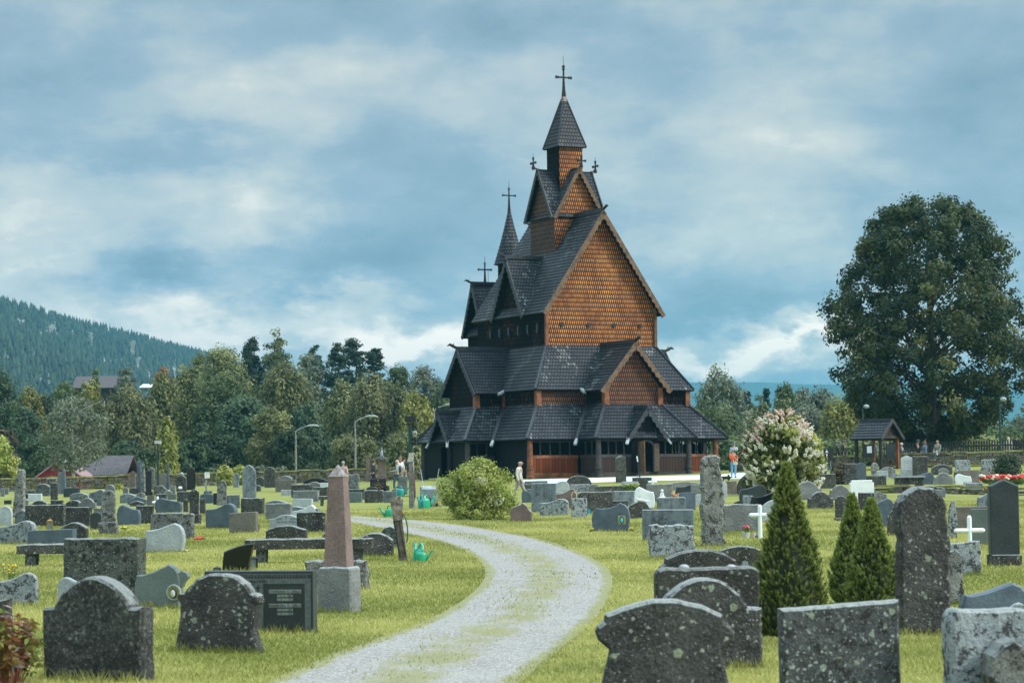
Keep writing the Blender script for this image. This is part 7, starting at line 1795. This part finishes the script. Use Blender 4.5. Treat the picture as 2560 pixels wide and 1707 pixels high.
# ================================================================== people
def cloth(name, c): return simple(name, c, .85, var=.15, sc=8)
SKIN = simple("skin", (.42, .25, .18), .5, var=.08); EYEM = simple("eye_dark", (.02, .015, .012), .3)
def skinned(name, nodes, edges, mat, parent, sub=1, root=0):
    me = bpy.data.meshes.new(name); me.from_pydata([n[0] for n in nodes], edges, [])
    o = bpy.data.objects.new(name, me); COL.objects.link(o)
    md = o.modifiers.new("s", 'SKIN'); sv = me.skin_vertices[0].data
    for i, n in enumerate(nodes): r = n[1]; sv[i].radius = r if isinstance(r, tuple) else (r, r); sv[i].use_root = (i == root)
    if sub: m2 = o.modifiers.new("u", 'SUBSURF'); m2.levels = sub; m2.render_levels = sub
    dg = bpy.context.evaluated_depsgraph_get(); nm = bpy.data.meshes.new_from_object(o.evaluated_get(dg)); bpy.data.objects.remove(o)
    nm.polygons.foreach_set('use_smooth', [True] * len(nm.polygons)); nm.materials.clear(); nm.materials.append(mat)
    x = bpy.data.objects.new(name, nm); COL.objects.link(x); x.parent = parent; return x
def person(loc, yaw, label, h=1.72, pose='stand', top=(.3, .3, .3), legs=(.02, .03, .06), hair=(.1, .07, .05), hat=None, long_hair=False, coat=False, bag=None, arms=None, skin=None, group=None, head=0., bald=False, skirt=None):
    r = thing("person", label, "person", loc, yaw, group); s = h / 1.72; V = lambda x, y, z: Vector((x * s, y * s, z * s))   # faces -Y
    if pose == 'sit': hip = .50; kn = lambda k: V(k * .11, -.44, .50); an = lambda k: V(k * .12, -.46, .07); toe = lambda k: V(k * .13, -.60, .03); lean = .04
    elif pose == 'walk': hip = .93; kn = lambda k: V(k * .09, -.16 * k - .03, .50); an = lambda k: V(k * .09, -.24 * k + .06, .09); toe = lambda k: V(k * .10, -.24 * k - .08, .03); lean = 0
    else: hip = .93; kn = lambda k: V(k * .10, -.02, .50); an = lambda k: V(k * .11, .02, .08); toe = lambda k: V(k * .13, -.13, .03); lean = 0
    dz = hip - .93; P = V(0, 0, hip); W_ = V(0, -lean, 1.12 + dz); Cc = V(0, -lean - .01, 1.32 + dz); N_ = V(0, -lean, 1.47 + dz); ym = -lean - .02 - head
    sh = lambda k: V(k * .18, -lean, 1.41 + dz)
    arms = arms or ('down', 'down')
    def arm(k, a):
        if a == 'down': return V(k * .24, -lean + .02, 1.14 + dz), V(k * .25, -lean - .06, .88 + dz), V(k * .25, -lean - .09, .80 + dz)
        if a == 'fwd': return V(k * .23, -lean - .06, 1.15 + dz), V(k * .14, -lean - .30, 1.10 + dz), V(k * .11, -lean - .38, 1.11 + dz)
        if a == 'lap': return V(k * .24, -lean - .05, 1.14 + dz), V(k * .14, -lean - .26, .98 + dz), V(k * .09, -lean - .32, .96 + dz)
        if a == 'face': return V(k * .22, -lean - .12, 1.17 + dz), V(k * .09, -lean - .20, 1.40 + dz), V(k * .06, -lean - .19, 1.48 + dz)
        return V(k * .26, -lean - .02, 1.15 + dz), V(k * .16, -lean - .18, 1.12 + dz), V(k * .06, -lean - .2, 1.12 + dz)
    nd = [(P, (.13 * s, .10 * s)), (W_, (.115 * s, .09 * s)), (Cc, (.14 * s, .10 * s)), (N_, .052 * s), (V(0, ym + .0, 1.56 + dz), (.062 * s, .075 * s)), (V(0, ym, 1.64 + dz), (.074 * s, .092 * s)), (V(0, ym + .01, 1.70 + dz), (.05 * s, .065 * s))]
    ed = [(0, 1), (1, 2), (2, 3), (3, 4), (4, 5), (5, 6)]
    i = 7; hands = []
    for k in (-1, 1):
        hj = V(k * .09, 0, hip - .04); nd += [(hj, .088 * s), (kn(k), .058 * s), (an(k), .040 * s), (toe(k), .034 * s)]; ed += [(0, i), (i, i + 1), (i + 1, i + 2), (i + 2, i + 3)]; i += 4
        e, w_, hd = arm(k, arms[0 if k < 0 else 1]); nd += [(sh(k), .058 * s), (e, .042 * s), (w_, .030 * s), (hd, (.030 * s, .018 * s))]; ed += [(2, i), (i, i + 1), (i + 1, i + 2), (i + 2, i + 3)]; hands.append((e, w_, hd, k)); i += 4
        d = (hd - w_).normalized(); sd_ = d.cross(V(1, 0, 0)).normalized() if abs(d.x) < .8 else V(0, 0, 1); hi = i - 1
        for q, ln in enumerate((.062, .075, .070, .052)):
            b_ = hd + sd_ * (q - 1.5) * .019 * s; nd += [(b_ + d * .02 * s, .0095 * s), (b_ + d * ln * s + Vector((0, -.015 * s, -.01 * s)), .007 * s)]; ed += [(hi, i), (i, i + 1)]; i += 2
        nd += [(w_ + d * .03 * s - sd_ * .035 * s, .010 * s), (w_ + d * .07 * s - sd_ * .045 * s, .008 * s)]; ed += [(hi, i), (i, i + 1)]; i += 2
    skinned("person", nd, ed, skin or SKIN, r); body = r.children[-1]; body.name = "body"
    hc = V(0, ym, 1.63 + dz)
    mb = MB(); mb.add([hc + V(-.014, -.095, -.02), hc + V(.014, -.095, -.02), hc + V(0, -.125, -.022), hc + V(0, -.09, .02)], [(0, 2, 3), (2, 1, 3), (1, 0, 3), (0, 1, 2)])
    for k in (-1, 1): mb.ball(hc + V(k * .078, 0, -.01), .022 * s, (.4, .8, 1.2), 6, 5)
    mb.build("nose_and_ears", skin or SKIN, body)
    mb = MB()
    for k in (-1, 1): mb.ball(hc + V(k * .031, -.087, .008), .010 * s, (1.2, .5, .7), 6, 4)
    mb.build("eyes", EYEM, body); mb = MB(); mb.ball(hc + V(0, -.082, -.055), .022 * s, (1.1, .35, .25), 8, 4); mb.build("mouth", simple("lips", (.3, .10, .09), .5) if "lips" not in bpy.data.materials else bpy.data.materials["lips"], body)
    if not bald:
        mb = MB(); mb.ball(hc + V(0, .018, .030), .098 * s, (.9, 1.08, .92), 12, 8)
        if long_hair: mb.ball(hc + V(0, .06, -.10), .10 * s, (1.0, .65, 1.7), 10, 8)
        mb.build("hair", cloth("hair", hair), r, smooth=True)
    else: mb = MB(); mb.ball(hc + V(0, .035, -.005), .092 * s, (.9, .95, .75), 12, 8); mb.build("hair", cloth("hair", hair), r, smooth=True)
    if hat: mb = MB(); mb.ball(hc + V(0, .01, .062), .10 * s, (.95, 1.08, .62), 12, 8); mb.box(hc + V(0, -.12, .055), (.13 * s, .09 * s, .015)); mb.build("cap", cloth("cap_cloth", hat), r, smooth=False)
    # clothes: their own fuller skins
    T = [(V(0, 0, hip - (.02 if not coat else .22)), (.155 * s, .125 * s)), (W_, (.135 * s, .112 * s)), (Cc, (.162 * s, .122 * s)), (V(0, -lean, 1.455 + dz), .075 * s)]; te_ = [(0, 1), (1, 2), (2, 3)]; j = 4
    for (e, w_, hd, k) in hands: T += [(sh(k), .075 * s), (e, .058 * s), (w_, .044 * s)]; te_ += [(2, j), (j, j + 1), (j + 1, j + 2)]; j += 3
    skinned("jacket", T, te_, cloth("jacket_cloth", top), r, root=1)
    T = [(V(0, 0, hip + .04), (.14 * s, .115 * s))]; te_ = []; j = 1
    for k in (-1, 1): T += [(V(k * .09, 0, hip - .05), .100 * s), (kn(k), .070 * s), (an(k) + V(0, 0, .03), .056 * s)]; te_ += [(0, j), (j, j + 1), (j + 1, j + 2)]; j += 3
    skinned("trousers", T, te_, cloth("trouser_cloth", legs), r)
    for k in (-1, 1):
        mb = MB(); a, b_ = an(k), toe(k); mb.tube([a + V(0, .05, -.03), a.lerp(b_, .5) + V(0, 0, -.02), b_ + V(0, 0, .0)], [.045 * s, .050 * s, .035 * s], 8); mb.build("shoe", cloth("shoe", (.03, .03, .03)), r, smooth=True)
    if skirt: mb = MB(); mb.tube([V(0, 0, hip + .05), V(0, 0, hip - .2), V(0, .02, .52)], [.15 * s, .19 * s, .21 * s], 14); mb.build("skirt", cloth("skirt_cloth", skirt), r, smooth=True)
    if bag == 'backpack': mb = MB(); mb.ball(V(0, .17, 1.22 + dz), .17 * s, (.85, .6, 1.2), 10, 8); mb.tube([V(.12, .08, 1.42), V(.14, -.13, 1.36), V(.12, -.1, 1.15)], .018, 5); mb.build("backpack", cloth("backpack_cloth", (.05, .06, .07)), r, smooth=True)
    if bag == 'sash': mb = MB(); mb.tube([V(-.15, -.12, 1.45), V(0, -.14, 1.25), V(.2, -.1, .98)], .022, 6); mb.ball(V(.22, .02, .92), .09, (.8, 1.2, 1)); mb.build("shoulder_bag", cloth("bag_cloth", (.45, .42, .40)), r, smooth=True)
    if bag == 'tan': mb = MB(); mb.box(V(.20, -.12, .86 + dz), (.22, .10, .2), tap=.8); mb.tube([V(.15, -.1, .95 + dz), V(0, -.15, 1.25 + dz), V(-.15, -.05, 1.44 + dz)], .012, 5); mb.build("shoulder_bag", cloth("bag_cloth", (.30, .17, .10)), r)
    if bag == 'paper': mb = MB(); mb.box(V(.05, -.30, .95 + dz), (.26, .16, .28), tap=.95); mb.build("paper_bag", cloth("bag_cloth", (.52, .40, .26)), r)
    return r
R_ = math.radians
def pp(px, ytop, Y, h, dz=0.):
    p = at(px, ytop, Y); g = gat(px, Y); return Vector((g.x, Y, p.z - h + dz))
def standing(px, yt, Y, h): g = gat(px, Y); return g
def yfor(px, ytop, h):
    """distance at which a person of height h has the crown of the head at ytop"""
    best = min(np.arange(60, 200, .5), key=lambda Y: abs((gat(px, Y).z + h) - at(px, ytop, Y).z)); return best
person(gat(1298, 104), R_(70), "bald man in a white striped jumper walking past the leafy bush", 1.78, 'walk', (.55, .55, .50), (.30, .29, .27), (.35, .34, .32), bald=True, head=.06)
person(gat(993, 133), R_(-80), "fair-haired woman with a dark backpack and jeans walking beside the tool rack", 1.68, 'walk', (.34, .37, .39), (.03, .07, .13), (.50, .42, .32), long_hair=True, bag='backpack', arms=('down', 'fwd'))
person(gat(1000, 138), R_(-150), "woman in a white blouse behind the one with the backpack", 1.74, 'stand', (.62, .65, .66), (.30, .28, .25), (.25, .13, .09), long_hair=True)
person(gat(1010, 139), R_(180), "dark-haired person in black shirt and shorts next to the woman in white", 1.72, 'stand', (.02, .02, .025), (.32, .28, .24), (.03, .02, .02))
person(gat(934, 137), R_(110), "person in a black vest with pale sleeves and a shoulder sash, back half turned", 1.62, 'stand', (.03, .03, .035), (.02, .025, .035), (.06, .03, .02), bag='sash')
person(gat(858, 126), R_(160), "grey-haired man whose head shows behind the pink obelisk", 1.74, 'stand', (.45, .3, .3), (.1, .1, .12), (.30, .31, .32))
person(gat(1834, 141), R_(10), "woman in a bright orange jacket and light jeans holding a paper bag", 1.66, 'stand', (.75, .12, .04), (.12, .30, .42), (.35, .27, .20), long_hair=True, arms=('face', 'fwd'), bag='paper')
person(gat(1836, 152), R_(150), "man with a grey cap and pale blue shirt behind the woman in orange", 1.86, 'stand', (.42, .52, .58), (.2, .2, .22), (.2, .18, .15), hat=(.10, .13, .17))
person(gat(1869, 150), R_(165), "person in a rust-red top and black trousers beside the hydrangea", 1.80, 'walk', (.32, .06, .03), (.012, .015, .025), (.2, .12, .08))
person(gat(1882, 142), R_(60), "blonde woman in a pale top at the edge of the hydrangea", 1.62, 'stand', (.50, .50, .47), (.35, .4, .42), (.55, .45, .30), long_hair=True)
person(gat(1896, 152), R_(170), "person in dark clothes almost hidden by the hydrangea", 1.72, 'stand', (.02, .025, .035), (.02, .02, .03), (.15, .1, .07))
Yw = 158
person(gat(2055, Yw), R_(100), "person in a pale shirt partly behind the dark signboard", 1.5, 'stand', (.40, .47, .50), (.1, .1, .12), (.2, .15, .1))
person(gat(2094, Yw + 4), R_(70), "man in a grey cap and dark jacket, nearer the signboard", 1.78, 'stand', (.012, .02, .025), (.02, .02, .03), (.2, .18, .16), hat=(.22, .23, .24))
person(gat(2111, Yw + 4), R_(60), "man in a cap and dark jacket, nearer the notice shelter", 1.82, 'stand', (.012, .02, .025), (.02, .02, .03), (.12, .1, .09), hat=(.12, .12, .13))
person(gat(2184, Yw - 3), R_(30), "person in blue standing behind the notice shelter posts", 1.78, 'stand', (.05, .10, .18), (.03, .05, .09), (.2, .12, .08))
zs = .40
person(gat(2254, 151.5) + Vector((0, 0, zs - .1)), R_(60), "white-haired woman in a navy jacket sitting behind the wall by the shelter", 1.66, 'sit', (.035, .07, .12), (.03, .04, .06), (.60, .57, .52), arms=('lap', 'lap'))
person(gat(2293, 152) + Vector((0, 0, zs)), R_(60), "man in a black jacket and dark beanie bending forward behind the wall", 1.74, 'sit', (.010, .012, .014), (.02, .02, .03), (.05, .05, .05), hat=(.05, .07, .09), arms=('lap', 'lap'), head=.06)
person(gat(2315, 152) + Vector((0, 0, zs - .02)), R_(-70), "red-haired woman in a denim jacket sitting beside the man in black", 1.66, 'sit', (.10, .19, .28), (.3, .35, .38), (.22, .09, .05), long_hair=True, arms=('lap', 'lap'))
person(gat(2347, 149.4) + Vector((0, 0, .38)), R_(-50), "man in a grey-green T-shirt and jeans sitting on the wall with his legs hanging", 1.76, 'sit', (.16, .22, .22), (.035, .08, .14), (.20, .12, .08), arms=('lap', 'lap'), bag='paper', bald=True)
person(gat(2500, 158), R_(60), "person in a dark blue jacket crouched by the green lamp post", 1.45, 'stand', (.02, .04, .06), (.02, .02, .03), (.05, .05, .06), hat=(.05, .09, .12))
person(gat(2523, 160), R_(160), "blonde long-haired woman in a pale coat with her back turned", 1.70, 'stand', (.42, .38, .34), (.3, .28, .26), (.55, .47, .36), long_hair=True, coat=True)
person(gat(2543, 162), R_(150), "person in a black coat beside the blonde woman in a pale coat", 1.78, 'stand', (.012, .014, .02), (.02, .02, .03), (.12, .07, .05))
# ================================================================== lawn blades
def grass():
    g = nrand(21); N = 800000
    # denser near the camera
    Y = 13.5 + (95 - 13.5) * g.random(N) ** 1.75; X = (g.random(N) - .5) * 2 * (Y * .25 + 1.6)
    # clear of the gravel
    Pe = np.r_[EL_, ER_[::-1]]
    inside = np.zeros(N, bool); j = len(Pe) - 1
    for i in range(len(Pe)):
        xi, yi = Pe[i]; xj, yj = Pe[j]; c = ((yi > Y) != (yj > Y)) & (X < (xj - xi) * (Y - yi) / (yj - yi + 1e-12) + xi); inside ^= c; j = i
    Ce = (EL_ + ER_) / 2; idx = np.nonzero(inside)[0]; Q = np.stack([X[idx], Y[idx]], 1); pr = np.zeros(N)
    for s0 in range(0, len(idx), 20000):
        q = Q[s0:s0 + 20000]; k_ = ((q[:, None] - Ce[None]) ** 2).sum(2).argmin(1); dd = ER_[k_] - EL_[k_]; u_ = ((q - EL_[k_]) * dd).sum(1) / (dd ** 2).sum(1)
        e_ = np.minimum(u_, 1 - u_); nz_ = .5 + .5 * np.sin(q[:, 0] * 3.1 + 2 * np.sin(q[:, 1] * 1.9)) * np.sin(q[:, 1] * 2.3 + q[:, 0]); n2 = .5 + .5 * np.sin(q[:, 0] * 9 + 3 * np.sin(q[:, 1] * 7))
        pr[idx[s0:s0 + 20000]] = np.clip(1.05 - e_ / (.02 + .13 * nz_ * n2), 0, .8) + .5 * np.exp(-((u_ - .48) / .16) ** 2) * nz_ ** 1.5 * n2 + .006
    keep = ~inside | (g.random(N) < pr)
    X, Y = X[keep], Y[keep]; N = len(X)
    clump = .5 + .5 * np.sin(X * 5.1 + 2 * np.sin(Y * 3.3)) * np.sin(Y * 4.3 + 1.7 * np.sin(X * 2.9))
    h = (.012 + .018 * g.random(N) + .012 * clump) * (1 + Y / 80)
    w_ = (.0022 + .0016 * g.random(N)) * (1 + Y / 16)
    # tufts against the stones
    tx, ty, th_ = [], [], []
    for s in ST_ALL:
        if s.location.y > 75: continue
        W_, T_ = s['w'], s['t']; n = int(900 * W_ / (1 + s.location.y / 25)); a = g.uniform(-.5, .5, n) * W_ * 1.05; side = np.where(g.random(n) < .8, -1, 1) * (T_ / 2 + g.exponential(.022, n))
        rz = s.rotation_euler.z; tx.append(s.location.x + a * math.cos(rz) - side * math.sin(rz)); ty.append(s.location.y + a * math.sin(rz) + side * math.cos(rz)); th_.append(.04 + .09 * g.random(n) ** 2)
    if tx:
        tx, ty, th_ = np.concatenate(tx), np.concatenate(ty), np.concatenate(th_); X = np.r_[X, tx]; Y = np.r_[Y, ty]; h = np.r_[h, th_]; w_ = np.r_[w_, .003 * (1 + ty / 20)]; N = len(X)
    Z = gz(X, Y) - .004; a = g.random(N) * 6.28; ln = g.normal(0, .45, (N, 2)) * h[:, None]
    dx, dy = np.cos(a) * w_, np.sin(a) * w_
    V = np.stack([np.stack([X - dx, Y - dy, Z], 1), np.stack([X + dx, Y + dy, Z], 1), np.stack([X + ln[:, 0], Y + ln[:, 1], Z + h], 1)], 1).reshape(-1, 3)
    pt = .5 + .25 * np.sin(X * .9 + 1.3 * np.sin(Y * .31)) + .2 * np.sin(Y * .8 + X * .35) + .16 * np.sin(X * 3.7 + 2 * np.sin(Y * 1.1)) * np.sin(Y * 2.1 + X)
    tone = np.clip(pt + g.normal(0, .2, N), 0, 1)
    o = np_mesh("grass", V, np.arange(N * 3).reshape(-1, 3), leafmat("grass_blades", (.21, .235, .055), (.52, .49, .17), tr=.35), attrs={'tone': tone})
    tag(o, "short bright green mown grass of the churchyard lawn", kind='stuff')
grass()
tag(ribbon("pale_gravel_yard", np.array([tuple(gat(p, 139.5))[:2] for p in range(1290, 2060, 30)]), np.array([tuple(gat(p, 147.5 + (1.5 if p > 1800 else 0)))[:2] for p in range(1290, 2060, 30)]), M_PALE, .012), kind='structure')
# ================================================================== haze
hz = MB(); hz.box((0, 3700, 138), (14000, 8000, 278)); ho = hz.build("haze", None); tag(ho, kind='stuff')
hm = bpy.data.materials.new("haze"); hm.use_nodes = True; ht = hm.node_tree
for n_ in list(ht.nodes):
    if n_.type != 'OUTPUT_MATERIAL': ht.nodes.remove(n_)
pv = ht.nodes.new('ShaderNodeVolumePrincipled'); pv.inputs['Color'].default_value = (.13, .42, .60, 1); pv.inputs['Density'].default_value = 1.7e-4; pv.inputs['Anisotropy'].default_value = 0.
ht.links.new(pv.outputs[0], [n_ for n_ in ht.nodes if n_.type == 'OUTPUT_MATERIAL'][0].inputs['Volume']); ho.data.materials.append(hm)
